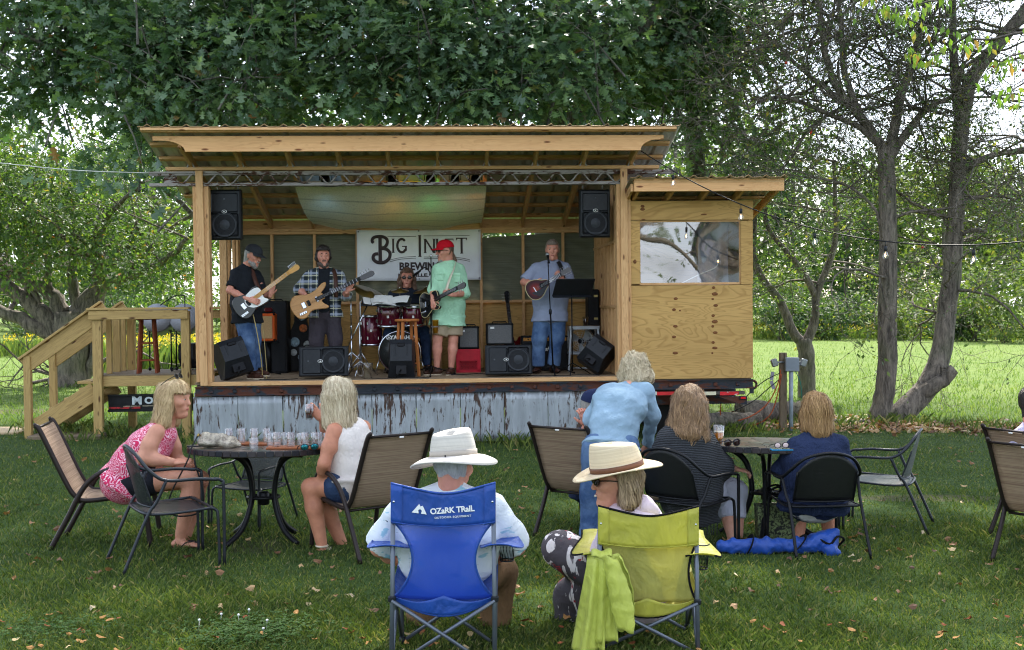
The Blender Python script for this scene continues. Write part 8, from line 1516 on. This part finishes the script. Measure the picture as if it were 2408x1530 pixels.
for c, dv in (('A', V(-.95, -.2, 0)), ('B', V(-.9, -.1, 0))):
    p = a2.J['an'+c]; d = dv.normalized(); b = MB(); b.bbox((0, 0, 0), (.25, .08, .016), .006, frame(p+d*.055+V(0, 0, -.085), d, (0, 0, 1))); so = b.build('sandal', plain('cream_leather', srgb(214, 200, 176), .5), a2.o); b = MB(); b.tube([p+V(.042*math.cos(t), .042*math.sin(t), -.0) for t in [i*PI/6 for i in range(13)]], .008, 6); s_ = d.cross(V(0, 0, 1)); b.tube([p+d*.1+s_*.045+V(0, 0, -.075), p+d*.09+V(0, 0, -.035), p+d*.1-s_*.045+V(0, 0, -.075)], .012, 6, flat=.5); b.box(tuple(p-d*.05+V(0, 0, -.05)), (.03, .06, .07)); b.build('strap', plain('cream_leather', srgb(214, 200, 176), .5), so)
g = a2.o.matrix_world @ (a2.J['wrB']+V(-.085, -.05, .055)); tumbler('small glass of dark beer in the hand of the woman in white', T(g).translation-V(0, 0, .06), .034, .12, (.72, DARKBEER), 'beer_glass', 'glasses held in hands')
# --- man in the sun hat
M, L = lawn_at(1050, 5.95)
a3 = Person('man seen from behind in a pale fishing shirt and wide sun hat', None, dict(head=(1067, 1103, .0), neck=(1060, 1148, -.02), shA=(950, 1184, .0), shB=(1162, 1188, .02), elA=(892, 1288, .08), wrA=(960, 1330, .38), elB=(1215, 1286, .16), wrB=(1150, 1318, .42), hipA=(1005, 1352, .14), hipB=(1105, 1352, .14), spine=(1055, 1285, .02), knA=(985, 1345, .58), knB=(1172, 1340, .56), anA=(1000, 1555, .55), anB=(1160, 1560, .52)), L, (.42, .9, -.1), (0, 0, 1), (.44, .28), (.45, .34), (.42, .34), 1.12, 1.22, SKIN_C, M, .0112, .98)
a3.body({'A': ((.3, .8, -.2), (0, -.2, 1), .5, -1), 'B': ((-.5, .8, -.1), (0, -.2, 1), .6, 1)}); a3.hair([SHORT[0], ((-.045, -.005, 0), (-.05, -.03, 0), .066, .05, .045, .03)], hair('white_hair', srgb(176, 174, 172), srgb(230, 228, 226)), face_cut(.0, .05, -.085), .004)
a3.shirt(print_cloth('fish_print_shirt', srgb(214, 220, 226), [(srgb(150, 190, 206), 9, .62, (1, 1, 2.2)), (srgb(70, 86, 104), 15, .69, (.7, .7, 3.2)), (srgb(120, 110, 100), 22, .73, (.8, .8, 3.5))]), .024, .98, .0, 'fish_print_shirt', .008, sl_loose=.034); a3.trousers(cloth('brown_trousers', srgb(128, 100, 72)), .02, 1.96, flare=.015); a3.shoes(SHOE_DARK, (0, 1, 0))
def fedora(person, label, felt, bandm, crown, brim, tilt, roll, up=.03, pinch=True, dots=False, mesh_=None, h=.115, lift=.012):
    Mx = person.o.matrix_world @ person.headframe(up, -.005, tilt) @ RX(roll); o = root('sun_hat', label, 'hat', Mx)
    def br(u, v): a = u*2*PI; r = lerp(1.0, brim/crown, v); return (crown*1.14*r**.985*math.cos(a), crown*r*math.sin(a), .006+lift*v*v*(math.sin(a)**2)-.016*v*math.cos(a)**2)
    MB().sheet(br, 40, 8, thick=.004).build('brim', felt, o); e = MB(); e.tube([br(i/40, 1) for i in range(41)], .0035, 5); e.build('brim_edge', felt, o)
    def cr(u, v): a = u*2*PI; t = v*1.25; side = min(t, 1.0); inn = max(0, t-1)/.25; r = (1-.17*side**1.6)*(1-inn); z = h*(1-(1-side)**1.35) if side < 1 else h; z += (.016*math.cos(a)*side if pinch else 0)-.014*math.sin(PI*inn*.5)*math.cos(a)**2+.004*math.sin(a*5)*inn; return (crown*1.14*r*math.cos(a), crown*r*math.sin(a)*(1-.10*side*(1 if math.cos(a) > 0 else .2)), .004+z)
    MB().sheet(cr, 36, 20).build('crown', mesh_ or felt, o)
    bd = MB(); bd.sheet(lambda u, v: (crown*1.155*math.cos(u*2*PI), crown*1.015*math.sin(u*2*PI), .008+.026*v), 40, 2, thick=.002); bd.build('hat_band', bandm, o)
    if dots:
        for i in range(4): a = -PI/2-.42+i*.14 if dots > 0 else PI/2; p = V(crown*1.14*.955*math.cos(a), crown*.955*math.sin(a), .07); MB().ball(tuple(p), .0045, 8).build('eyelet', BLACKPLASTIC, o)
    else: MB().ball((-crown*1.3, -.03, .012), .005, 6).build('eyelet', BLACKPLASTIC, o)
    return o
PALEFELT = cloth('pale_canvas', srgb(208, 200, 190), wr=.2); fedora(a3, 'pale canvas sun hat with mesh crown on the man in the blue camp chair', PALEFELT, cloth('pale_band', srgb(188, 178, 166), wr=.1), .103, .188, -2, -6, .05, True, False, weave('hat_mesh', srgb(206, 200, 190), srgb(176, 170, 160), 60), .112, -.045)
# --- laughing woman in straw hat
M, L = lawn_at(1460, 6.15)
a4 = Person('laughing woman in a straw hat, pale pink sweatshirt and leaf print trousers', None, dict(head=(1450, 1138, .0), neck=(1470, 1190, .03), shA=(1442, 1222, -.12), shB=(1530, 1214, .12), elA=(1420, 1300, -.02), wrA=(1400, 1335, .22), elB=(1560, 1300, .18), wrB=(1540, 1345, .3), hipA=(1470, 1392, .05), hipB=(1540, 1392, .08), spine=(1500, 1320, .03), knA=(1318, 1290, .30), knB=(1345, 1400, .48), anA=(1400, 1382, .52), anB=(1338, 1520, .40)), L, (-.98, -.06, -.03), (.02, 0, 1), (.38, .24), (.38, .26), (.4, .3), 1.0, 1.12, SKIN_B, M, .0112, 1.0)
a4.body({'A': ((-.3, .8, -.3), (0, -.2, 1), .6, -1), 'B': ((-.5, .7, -.1), (0, -.2, 1), .6, 1)}, .99); a4.lips(.02, True); a4.brows(ASH)
a4.shirt(cloth('pale_pink_sweatshirt', srgb(222, 204, 218), wr=.5), .022, 1.9, .06, 'pink_sweatshirt', .006); hd_ = a4.garment('hood', [Prim(a4.J['neck']+V(-.04, .06, .0), a4.J['neck']+V(.09, .0, .0), .05, .058), Prim(a4.J['neck']+V(.07, -.03, .0), a4.J['neck']+V(.14, .03, -.04), .055, .05)], cloth('pale_pink_sweatshirt', (0, 0, 0, 1)), .03, .006)
a4.trousers(print_cloth('leaf_print_trousers', srgb(74, 68, 72), [(srgb(226, 218, 214), 13, .56, (1, 1, .55)), (srgb(160, 40, 52), 19, .66, (1, 1, 1)), (srgb(60, 54, 58), 40, .66, (1, 1, 1))]), .022, 1.94, 'leaf_print_trousers', flare=.02); a4.shoes(SHOE_DARK, {'A': (.2, .8, .3), 'B': (-.3, .9, 0)})
a4.hair([((-.03, .02, 0), (.01, .045, 0), .088, .084, .1, .088), ((-.04, 0, 0), (-.05, -.062, 0), .09, .084, .066, .055), ((-.038, .0, -.07), (-.036, -.07, -.07), .028, .032, .044, .044), ((-.038, .0, .07), (-.036, -.07, .07), .028, .032, .044, .044)], ASH, face_cut(.004, .06, -.11), .008, .0065, st=(26, 26, 4), strands=800, curl=.12); a4.glasses(plain('tortoise_frame', srgb(44, 24, 16), .25), glossy('black_lens', srgb(16, 14, 14), .06), .02, .032, .016)
fedora(a4, 'straw fedora with brown leather band on the laughing woman', weave('straw', srgb(228, 210, 178), srgb(208, 186, 148), 50), plain('brown_leather_band', srgb(112, 74, 52), .5), .108, .182, 9, 0, .06, True, 1, None, .118)
# --- stooping woman in light blue
M, L = lawn_at(1440, 8.55)
a5 = Person('curly haired woman in light blue shirt and jeans stooping to talk', None, dict(head=(1494, 880, .55), neck=(1480, 908, .42), shA=(1418, 922, .3), shB=(1524, 918, .34), elA=(1390, 985, .3), wrA=(1396, 1040, .42), elB=(1533, 980, .36), wrB=(1522, 1048, .46), hipA=(1400, 1052, .02), hipB=(1474, 1052, .02), spine=(1448, 975, .12), knA=(1392, 1160, .02), knB=(1462, 1160, .0), anA=(1385, 1268, -.02), anB=(1452, 1270, -.02)), L, (.1, .75, -.6), (0, .5, 1), (.35, .2), (.31, .19), (.35, .23), .92, 1.02, SKIN_A, M, .0125, .95)
a5.body({'A': ((.3, .6, -.6), (0, -.6, .4), .6, -1), 'B': ((-.2, .6, -.6), (0, -.6, .4), .6, 1)}); a5.shirt(cloth('light_blue_jersey', srgb(142, 168, 186), wr=.45), .018, 1.98, .0, 'light_blue_shirt', .0, res=.0098, disp=lambda Q: .007*vnoise(Q@np.array([[1, .3, .5], [0, 1, 0], [-1.6, .3, 1.2]]), 8)+.006*vnoise(Q@np.array([[1, 0, .8], [0, 1, 0], [-1.2, 0, 1]]), 19)); a5.trousers(DENIM, .018, 1.94, 'jeans', flare=.012); a5.shoes(plain('dark_trainer', srgb(46, 58, 70), .6), (-.3, .9, 0), WHITEPAINT)
a5.hair([((-.03, .03, 0), (.02, .06, 0), .1, .094, .118, .1), ((-.05, .0, 0), (-.055, -.08, 0), .1, .085, .075, .06), ((.0, .0, -.09), (.0, -.05, -.09), .035, .03, None, None), ((.0, .0, .09), (.0, -.05, .09), .035, .03, None, None)], CURLY, face_cut(.04, .07, -.14), .012, .0085, st=(17, 17, 17), strands=1000, curl=.8)
for c in 'AB': p = a5.J['an'+c]; b = MB(); b.lathe([(.062, -.03), (.068, -.025), (.068, .018), (.06, .02)], 16, T(p+V(0, 0, .01)), cap=False); b.build('rolled_cuff', plain('pale_denim_cuff', srgb(140, 162, 190), .85), a5.o)
# --- man in navy cap behind her
M, L = lawn_at(1385, 9.35)
a6 = Person('seated man in a navy cap mostly hidden behind the stooping woman', None, dict(head=(1400, 965, 0), neck=(1402, 1000, .02), shA=(1365, 1022, .05), shB=(1440, 1022, .0), elA=(1352, 1070, .0), wrA=(1378, 1000, -.1), elB=(1450, 1080, -.1), wrB=(1440, 1110, -.25), hipA=(1388, 1150, .05), hipB=(1425, 1150, .05), knA=(1420, 1140, -.38), knB=(1460, 1140, -.36), anA=(1420, 1250, -.38), anB=(1460, 1250, -.36)), L, (.85, -.4, -.1), (0, 0, 1), (.4, .26), (.4, .3), (.38, .28), 1.0, 1.1, SKIN_C, M, .013, 1.0)
a6.body({'A': ((-.2, -.2, .8), (.3, -.8, 0), 1.0, 1), 'B': ((.5, -.5, -.2), (0, 0, 1), .6, -1)}); a6.shirt(cloth('navy_jersey', srgb(38, 48, 74)), .022, .9, .06); a6.trousers(DARKDENIM, .018, 1.95, 'jeans'); a6.shoes(SHOE_DARK, (.8, -.5, 0)); a6.hair(SHORT, GREYHAIR, face_cut(.0, .05), .004); a6.cap(cloth('navy_cap', srgb(34, 42, 72), wr=.2), 'navy baseball cap peeking out behind the stooping woman')
# --- woman in the dark shawl
M, L = lawn_at(1630, 8.55)
a7 = Person('woman with long wavy hair in a dark knitted shawl and white trousers', None, dict(head=(1622, 957, .02), neck=(1612, 1008, .02), shA=(1562, 1034, -.08), shB=(1662, 1034, .08), elA=(1560, 1100, .0), wrA=(1610, 1130, .25), elB=(1690, 1100, .08), wrB=(1728, 1103, .22), hipA=(1605, 1160, -.02), hipB=(1650, 1160, .08), spine=(1610, 1095, -.02), knA=(1700, 1152, .34), knB=(1728, 1150, .42), anA=(1722, 1262, .16), anB=(1735, 1262, .34)), L, (.6, .8, -.06), (0, 0, 1), (.4, .26), (.42, .3), (.42, .32), 1.0, 1.15, SKIN_A, M, .0125, .95)
a7.body({'A': ((.8, .4, 0), (0, 0, 1), .6, -1), 'B': ((.9, .2, -.2), (.1, -.2, 1), .8, 1)}, 1.0, foot(a7, a7.J['anA'], (.5, .6, 0))+foot(a7, a7.J['anB'], (.7, .5, 0)))
def knit(name, a, b):
    t = NT(name); v = t.coord(rnd=False, scale=(2, 2, 1)); w = t.n('ShaderNodeTexWave', wave_type='BANDS', bands_direction='Z'); w.inputs['Scale'].default_value = 26; w.inputs['Distortion'].default_value = 2.0; w.inputs['Detail'].default_value = 3; t.l(t.coord(rnd=False), w.inputs['Vector']); n = t.noise(v, 60, 3)
    t.col(t.mix(t.math('MULTIPLY', w.outputs['Fac'], n), a, b)).set(rough=.95); t.bump(w.outputs['Fac'], .6, .015); return t.m
SHAWL = knit('dark_knit', srgb(26, 27, 30), srgb(84, 88, 94)); hp = a7.pel
a7.garment('shawl', [p.grow(.035) for p in a7.torso]+[Prim(a7.J['shA'], lerp(a7.J['shA'], a7.J['elA'], 1.0), .07, .10), Prim(a7.J['shB'], lerp(a7.J['shB'], a7.J['elB'], .95), .07, .115, flat=False), Prim(a7.mid, hp+V(-.02, -.05, -.02), .2, .23, .15, .17, a7.sd), Prim(hp+V(-.02, -.1, .1), hp+V(.0, -.13, -.2), .2, .21, .05, .04, a7.sd)], SHAWL, .05, .008)
fr = MB()
for i in range(14): x = -.2+.4*i/13; p = hp+V(.0, -.13, -.2)+V(*(a7.sd*x)); fr.tube([p, p+V(random.uniform(-.01, .01), 0, -.09)], .004, 4)
fr.build('fringe', SHAWL, a7.o)['kind'] = 'stuff'
a7.trousers(cloth('white_capris', srgb(206, 208, 226)), .02, 1.62, 'white_capris'); 
a7.hair([((-.03, .03, 0), (.015, .055, 0), .095, .09, .115, .1), ((-.05, .02, 0), (-.09, -.17, 0), .105, .12, .085, .08), ((-.085, -.16, 0), (-.10, -.235, 0), .12, .105, .07, .05), ((.01, .02, -.085), (.0, -.2, -.105), .03, .04, .05, .05), ((.01, .02, .085), (.0, -.2, .105), .03, .045, .05, .05)], LIGHTBROWN, face_cut(.05, .07, -.4), .009, .009, st=(15, 15, 7), strands=1150, curl=.42)
# --- woman in navy
M, L = lawn_at(1915, 8.5)
a8 = Person('woman with sandy shoulder length hair in a navy jacket seen from behind', None, dict(head=(1919, 972, .06), neck=(1922, 1015, .04), shA=(1868, 1045, .0), shB=(1978, 1042, .0), elA=(1836, 1104, .12), wrA=(1866, 1108, .4), elB=(1992, 1110, .12), wrB=(1960, 1110, .4), hipA=(1890, 1172, .0), hipB=(1944, 1172, .0), spine=(1920, 1110, -.03), knA=(1880, 1160, .42), knB=(1940, 1160, .42), anA=(1878, 1264, .28), anB=(1950, 1262, .36)), L, (-.12, 1, -.05), (0, 0, 1), (.42, .25), (.42, .29), (.44, .32), 1.05, 1.2, SKIN_D, M, .0125, .95)
a8.body({'A': ((.4, .8, 0), (0, 0, 1), .6, -1), 'B': ((-.4, .8, 0), (0, 0, 1), .6, 1)}, 1.0, foot(a8, a8.J['anA'], (0, 1, 0))+foot(a8, a8.J['anB'], (0, 1, 0))); a8.shirt(cloth('navy_linen', srgb(42, 52, 80), wr=.9), .02, 1.9, .08, 'navy_jacket', .012); a8.trousers(cloth('white_skirt', srgb(206, 204, 196)), .022, .6, 'pale_shorts')
a8.hair([((-.03, .03, 0), (.015, .055, 0), .092, .086, .11, .095), ((-.045, .01, 0), (-.055, -.11, 0), .09, .075, .075, .06), ((-.055, -.1, .02), (-.06, -.16, .03), .06, .03, .04, .025), ((.0, .0, -.085), (-.01, -.09, -.08), .026, .026, .045, .04), ((.0, .0, .085), (-.01, -.11, .08), .026, .03, .045, .045)], SANDY, face_cut(.05, .07, -.3), .007, .0085, st=(20, 20, 4), strands=1000, curl=.22)
for c in 'AB': p = a8.J['an'+c]; b = MB(); b.bbox((p.x, p.y+.055, p.z-.086), (.085, .25, .018), .006); b.build('sandal', SHOE_DARK, a8.o)
# --- man cut by the picture edge
M, L = lawn_at(2440, 8.75)
a9 = Person('man in a lavender shirt cut off by the picture edge', None, dict(head=(2430, 950, .0), neck=(2436, 992, .0), shA=(2396, 1026, .0), shB=(2490, 1026, .05), elA=(2388, 1095, -.02), wrA=(2450, 1120, .2), elB=(2510, 1095, .05), wrB=(2480, 1130, .25), hipA=(2420, 1150, 0), hipB=(2475, 1150, .05), knA=(2490, 1150, .35), knB=(2530, 1150, .38), anA=(2490, 1262, .32), anB=(2530, 1262, .34)), L, (.7, .7, 0), (0, 0, 1), (.42, .27), (.42, .3), (.4, .3), 1.05, 1.1, SKIN_C, M, .014, 1.0)
a9.body({'A': ((.6, .6, 0), (0, 0, 1), .6, -1), 'B': ((.4, .7, 0), (0, 0, 1), .6, 1)}); a9.shirt(print_cloth('lavender_print', srgb(186, 178, 200), [(srgb(150, 140, 170), 24, .58, (1, 1, 1))]), .024, .95, .1); a9.trousers(DARKDENIM, .018, 1.95, 'jeans'); a9.shoes(SHOE_DARK, (.6, .7, 0)); a9.hair(SHORT, DARKHAIR, face_cut(.03, .07), .005)
# ------------------------------------------------------------------ electric post, wires, string lights, litter
def power_post():
    b = G(1850, 1012); o = root('electric_post', 'wooden post with grey electric box, conduit and floodlights', 'post', T(b)); w = lambda x, y, d=0.0: W(x, y, b.y+d)-b; s = b.y/FPX
    p0, p1 = w(1841, 1012), w(1841, 830); board(o, (p0.x, 0, 0), (p1.x, 0, p1.z), .095, .09, OLDWOOD, 'post', up=(1, 0, 0)); c = w(1858, 857); MB().bbox((c.x, -.09, c.z), (.2, .09, .2), .012).build('electric_box', plain('grey_box', srgb(132, 140, 150), .45, .3, .12), o)
    b_ = MB(); b_.tube([(w(1857, 900).x, -.085, -.0), (w(1857, 900).x, -.085, c.z-.09)], .03, 10); b_.build('conduit', plain('grey_pvc', srgb(150, 160, 170), .5), o)
    for px, dy in ((1818, -1), (1886, 1)): q = w(px, 853); l = MB().bbox((0, 0, 0), (.09, .07, .11), .012).build('floodlight', GALV, o, T((q.x, -.08, q.z)) @ RY(18*dy)); MB().bbox((0, -.04, 0), (.07, .012, .085), .004).build('lens', GLASS, l); k = MB(); k.tube([(q.x, -.06, q.z), (c.x+.09*dy, -.06, q.z+.01)], .014, 6); k.build('bracket', GALV, o)
    for px, py, r in ((1812, 884, 8), (1813, 905, -20)): q = w(px, py); MB().bbox((0, 0, 0), (.05, .004, .12), .002).build('cable_tag', plain('grey_tag', srgb(150, 146, 160), .6), o, T((q.x, -.1, q.z)) @ RY(r))
power_post()
gy = G(1850, 1012).y
ORANGE = plain('orange_cord', srgb(176, 78, 38), .5); GREENC = plain('green_cord', srgb(30, 110, 96), .5)
for lab, pts, m, r in (('orange extension cord looping from the post to the trailer', [(1836, 870), (1830, 900), (1815, 935), (1795, 960), (1765, 980), (1735, 990)], ORANGE, .008), ('second orange cord drooping from the post to the ground', [(1838, 880), (1828, 930), (1812, 975), (1780, 998), (1740, 1003), (1715, 998)], ORANGE, .008),
    ('dark cable running from the post to the trailer corner', [(1834, 878), (1800, 895), (1768, 920), (1745, 945)], BLACKCORD, .007), ('dark cable drooping low from the post', [(1836, 890), (1806, 915), (1770, 945), (1720, 970)], BLACKCORD, .007), ('green garden cord hanging beside the young tree', [(1868, 870), (1882, 900), (1886, 950), (1885, 1005)], GREENC, .006), ('blue green cord snaking over the leaf litter', [(1600, 985), (1650, 998), (1690, 1004), (1730, 1006)], GREENC, .007), ('orange cord hanging under the trailer', [(1695, 945), (1694, 975), (1690, 1000)], ORANGE, .007)):
    cable(lab, [W(x, y, gy-.1 if y < 995 else min(gy, G(x, y).y)) for x, y in pts], r, m)
def string_lights():
    a, b = STAGE @ SL(1508, 356, -.6), W(2430, 566, 11.5); o = root('string_lights', 'sagging black wire of warm bulbs from the roof to beyond the trees', 'string lights'); P = [lerp(a, b, t)+V(0, 0, -.42*4*t*(1-t)) for t in [i/40 for i in range(41)]]; MB().tube(P, .007, 5).build('wire', BLACKCORD, o)
    e = NT('warm_filament'); e.col((1, .6, .2, 1)); e.b.inputs['Emission Color'].default_value = (1, .55, .2, 1); e.b.inputs['Emission Strength'].default_value = 14
    for px in (1590, 1746, 1913, 2090, 2292):
        t = min(range(41), key=lambda i: abs(1204+P[i].x/P[i].y*FPX-px)); p = P[t]; s_ = MB(); s_.tube([p, p-V(0, 0, .05)], .004, 5); s_.lathe([(.014, -.05), (.018, -.055), (.018, -.1), (.014, -.105)], 10, T(p)); so = s_.build('socket', BLACKPLASTIC, o); MB().lathe([(.013, -.104), (.024, -.125), (.031, -.15), (.026, -.178), (.0, -.188)], 14, T(p)).build('bulb', GLASS, so); MB().ball(tuple(p-V(0, 0, .148)), (.007, .007, .018), 8).build('filament', e.m, so)
string_lights()
p = STAGE @ SL(362, 408, .02); cable('pale twisted wire stretched from the truss out of the picture', [p, lerp(p, W(-20, 382, 14.0), .5)+V(0, 0, -.03), W(-20, 382, 14.0)], .006, plain('pale_wire', srgb(206, 206, 200), .5), 'wire')
# logs, roots and leaf litter under the trailer end
def log(label, px0, px1, py, D, r, rz=0):
    a, b = W(px0, py, D), W(px1, py, D+rz); a.z = b.z = r*.8; random.seed(int(px0)); o = MB().tube(smooth_path([a, lerp(a, b, .3)+V(0, 0, .03), lerp(a, b, .7)+V(0, .05, 0), b], 4, .02), [r*random.uniform(.85, 1.12) for _ in range(13)], 10).build('log', BARK, None); tag(o, label, 'log'); return o
log('old log lying under the back of the trailer', 1600, 1790, 975, 16.3, .13, .4); log('thin log lying on the leaf litter towards the trees', 1905, 2030, 985, 16.9, .05, .3); log('rotten log behind the electric post', 1740, 1880, 960, 17.6, .17, .2); log('broken branch under the trailer end', 1560, 1700, 985, 15.9, .06, -.3)
def dry_template(seed):
    r = random.Random(seed); n = 7; o = [(.34*math.sin(2*PI*i/n)*r.uniform(.7, 1.1), .5-.5*math.cos(2*PI*i/n)) for i in range(n)]; t = template(o, (0, .5), .3); v = t[0].copy(); v[1:, 2] += np.array([r.uniform(-.05, .22) for _ in range(n)]); return v, t[1]
DT = [dry_template(i) for i in range(4)]
def litter(name, n, spots, label, seed, size, cat='leaves'):
    r = np.random.default_rng(seed); parts = []
    for c, rx, ry, k in spots:
        P = np.stack([c[0]+r.normal(0, rx, k), c[1]+r.normal(0, ry, k), r.uniform(.01, .05, k)], 1); a = r.uniform(0, 2*PI, k); D = np.stack([np.cos(a), np.sin(a), r.normal(0, .25, k)], 1); U = r.normal(size=(k, 3))*.45+np.array([0, 0, 1.0]); parts.append(leaves(P, D, U, size*r.uniform(.5, 1.3, k), DT[seed % 4]))
    vs = np.concatenate([p_[0] for p_ in parts]); k = np.cumsum([0]+[len(p_[0]) for p_ in parts]); fs = np.concatenate([p_[1]+kk for p_, kk in zip(parts, k)]); o = link_mesh(name, np_mesh(name, vs, fs), DRYLEAF); tag(o, label, cat, kind='stuff')
litter('leaf_litter', 0, [(tuple(G(x, y)), .9, .35, 420) for x, y in ((1700, 985), (1800, 990), (1900, 1000), (2000, 1005), (2100, 1008), (2200, 1008), (2300, 1010), (2400, 1012))], 'brown leaf litter under the trailer end and the apple trees', 2, .085)
xy = scatter_view(620, 5.6, 16.5, 77, 1.4); r_ = np.random.default_rng(9); _o = np.argsort(xy[:, 1])
litter('scattered_leaves', 0, [((x, y), .01, .01, 1) for x, y in xy[_o[120:]]], 'fallen leaves strewn thinly over the lawn', 1, .055)
dm = []
for i in range(4):
    for j in range(3): me = np_mesh('fallen_leaf', DT[i][0]*np.array([1, 1, 1]), DT[i][1]); me.materials.append(plain('fallen_leaf_%d' % j, [srgb(140, 78, 42), srgb(176, 128, 72), srgb(196, 172, 124)][j], .7, 0, .4, 30, .3)); dm.append(me)
for q, i in enumerate(_o[:120]):
    random.seed(q); s_ = random.uniform(.028, .058); o_ = link_mesh('fallen_leaf', dm[random.choice((0, 0, 1, 1, 2, 3, 4, 6, 7, 9, 10, 5))], None, None, T((xy[i, 0], xy[i, 1], random.uniform(.03, .05))) @ RZ(random.uniform(0, 360)) @ RX(random.uniform(-28, 28)) @ RY(random.uniform(-28, 28)) @ Matrix.Diagonal((s_, s_, s_, 1))); tag(o_, 'dry curled leaf fallen on the near lawn', 'leaf', 'dry leaves fallen on the near lawn')
# a bushy maple and a pale house behind the camera: the booth window mirrors them
def behind():
    o = root('maple_tree', 'dark forked tree behind the camera mirrored in the booth window', 'tree', T((8.5, -6, 0))); random.seed(3); mb = MB(); tips = []
    limb(mb, [(0, 0, 0), (.1, 0, 1.2), (0, 0, 2.2)], .42, .3, 10, 4, .02)
    for p in ([(0, 0, 2.1), (-.8, 0, 3.2), (-1.9, .2, 4.6), (-2.6, 0, 6.5)], [(0, 0, 2.1), (.7, 0, 3.3), (1.4, .3, 5), (1.8, 0, 7)], [(0, 0, 2.2), (.1, .3, 4), (-.3, .2, 6.5)]): P = limb(mb, p, .24, .09, 8, 4, .04); [branch_out(mb, P[random.randint(5, len(P)-1)], (random.gauss(0, 1), random.gauss(0, 1), .6), .06, 1.6, 2, tips, n=4) for _ in range(5)]
    mb.build('trunk', BARK, o); r = np.random.default_rng(3); tp = np.array([tuple(t[0]) for t in tips]); td = np.array([tuple(t[1]) for t in tips]); mkcrown(o, [leaves(*spray_leaves(tp, td, 3, .35, .2, r), LEAF_T)], APPLELEAF)
    h = root('pale_house', 'pale house behind the camera mirrored in the booth window', 'house', T((17.5, -20, 0))); SID = plain('pale_siding', srgb(206, 206, 210), .6, 0, .08, 2)
    MB().box((0, 0, 2.2), (9, 6, 4.4)).build('wall', SID, h); MB().prism([(-3.4, 4.4), (3.4, 4.4), (0, 6.6)], -4.9, 4.9, Matrix(((0, 0, 1, 0), (1, 0, 0, 0), (0, 1, 0, 0), (0, 0, 0, 1)))).build('roof', plain('shingle_roof', srgb(84, 82, 86), .9), h)
    for x in (-2.6, 0, 2.6): wdo = MB().box((x, 3.02, 2.4), (1.0, .06, 1.3)).build('window', glossy('house_glass', srgb(40, 46, 54), .05), h); MB().box((x, 3.04, 1.72), (1.15, .1, .08)).build('sill', WHITEPAINT, wdo)
behind()
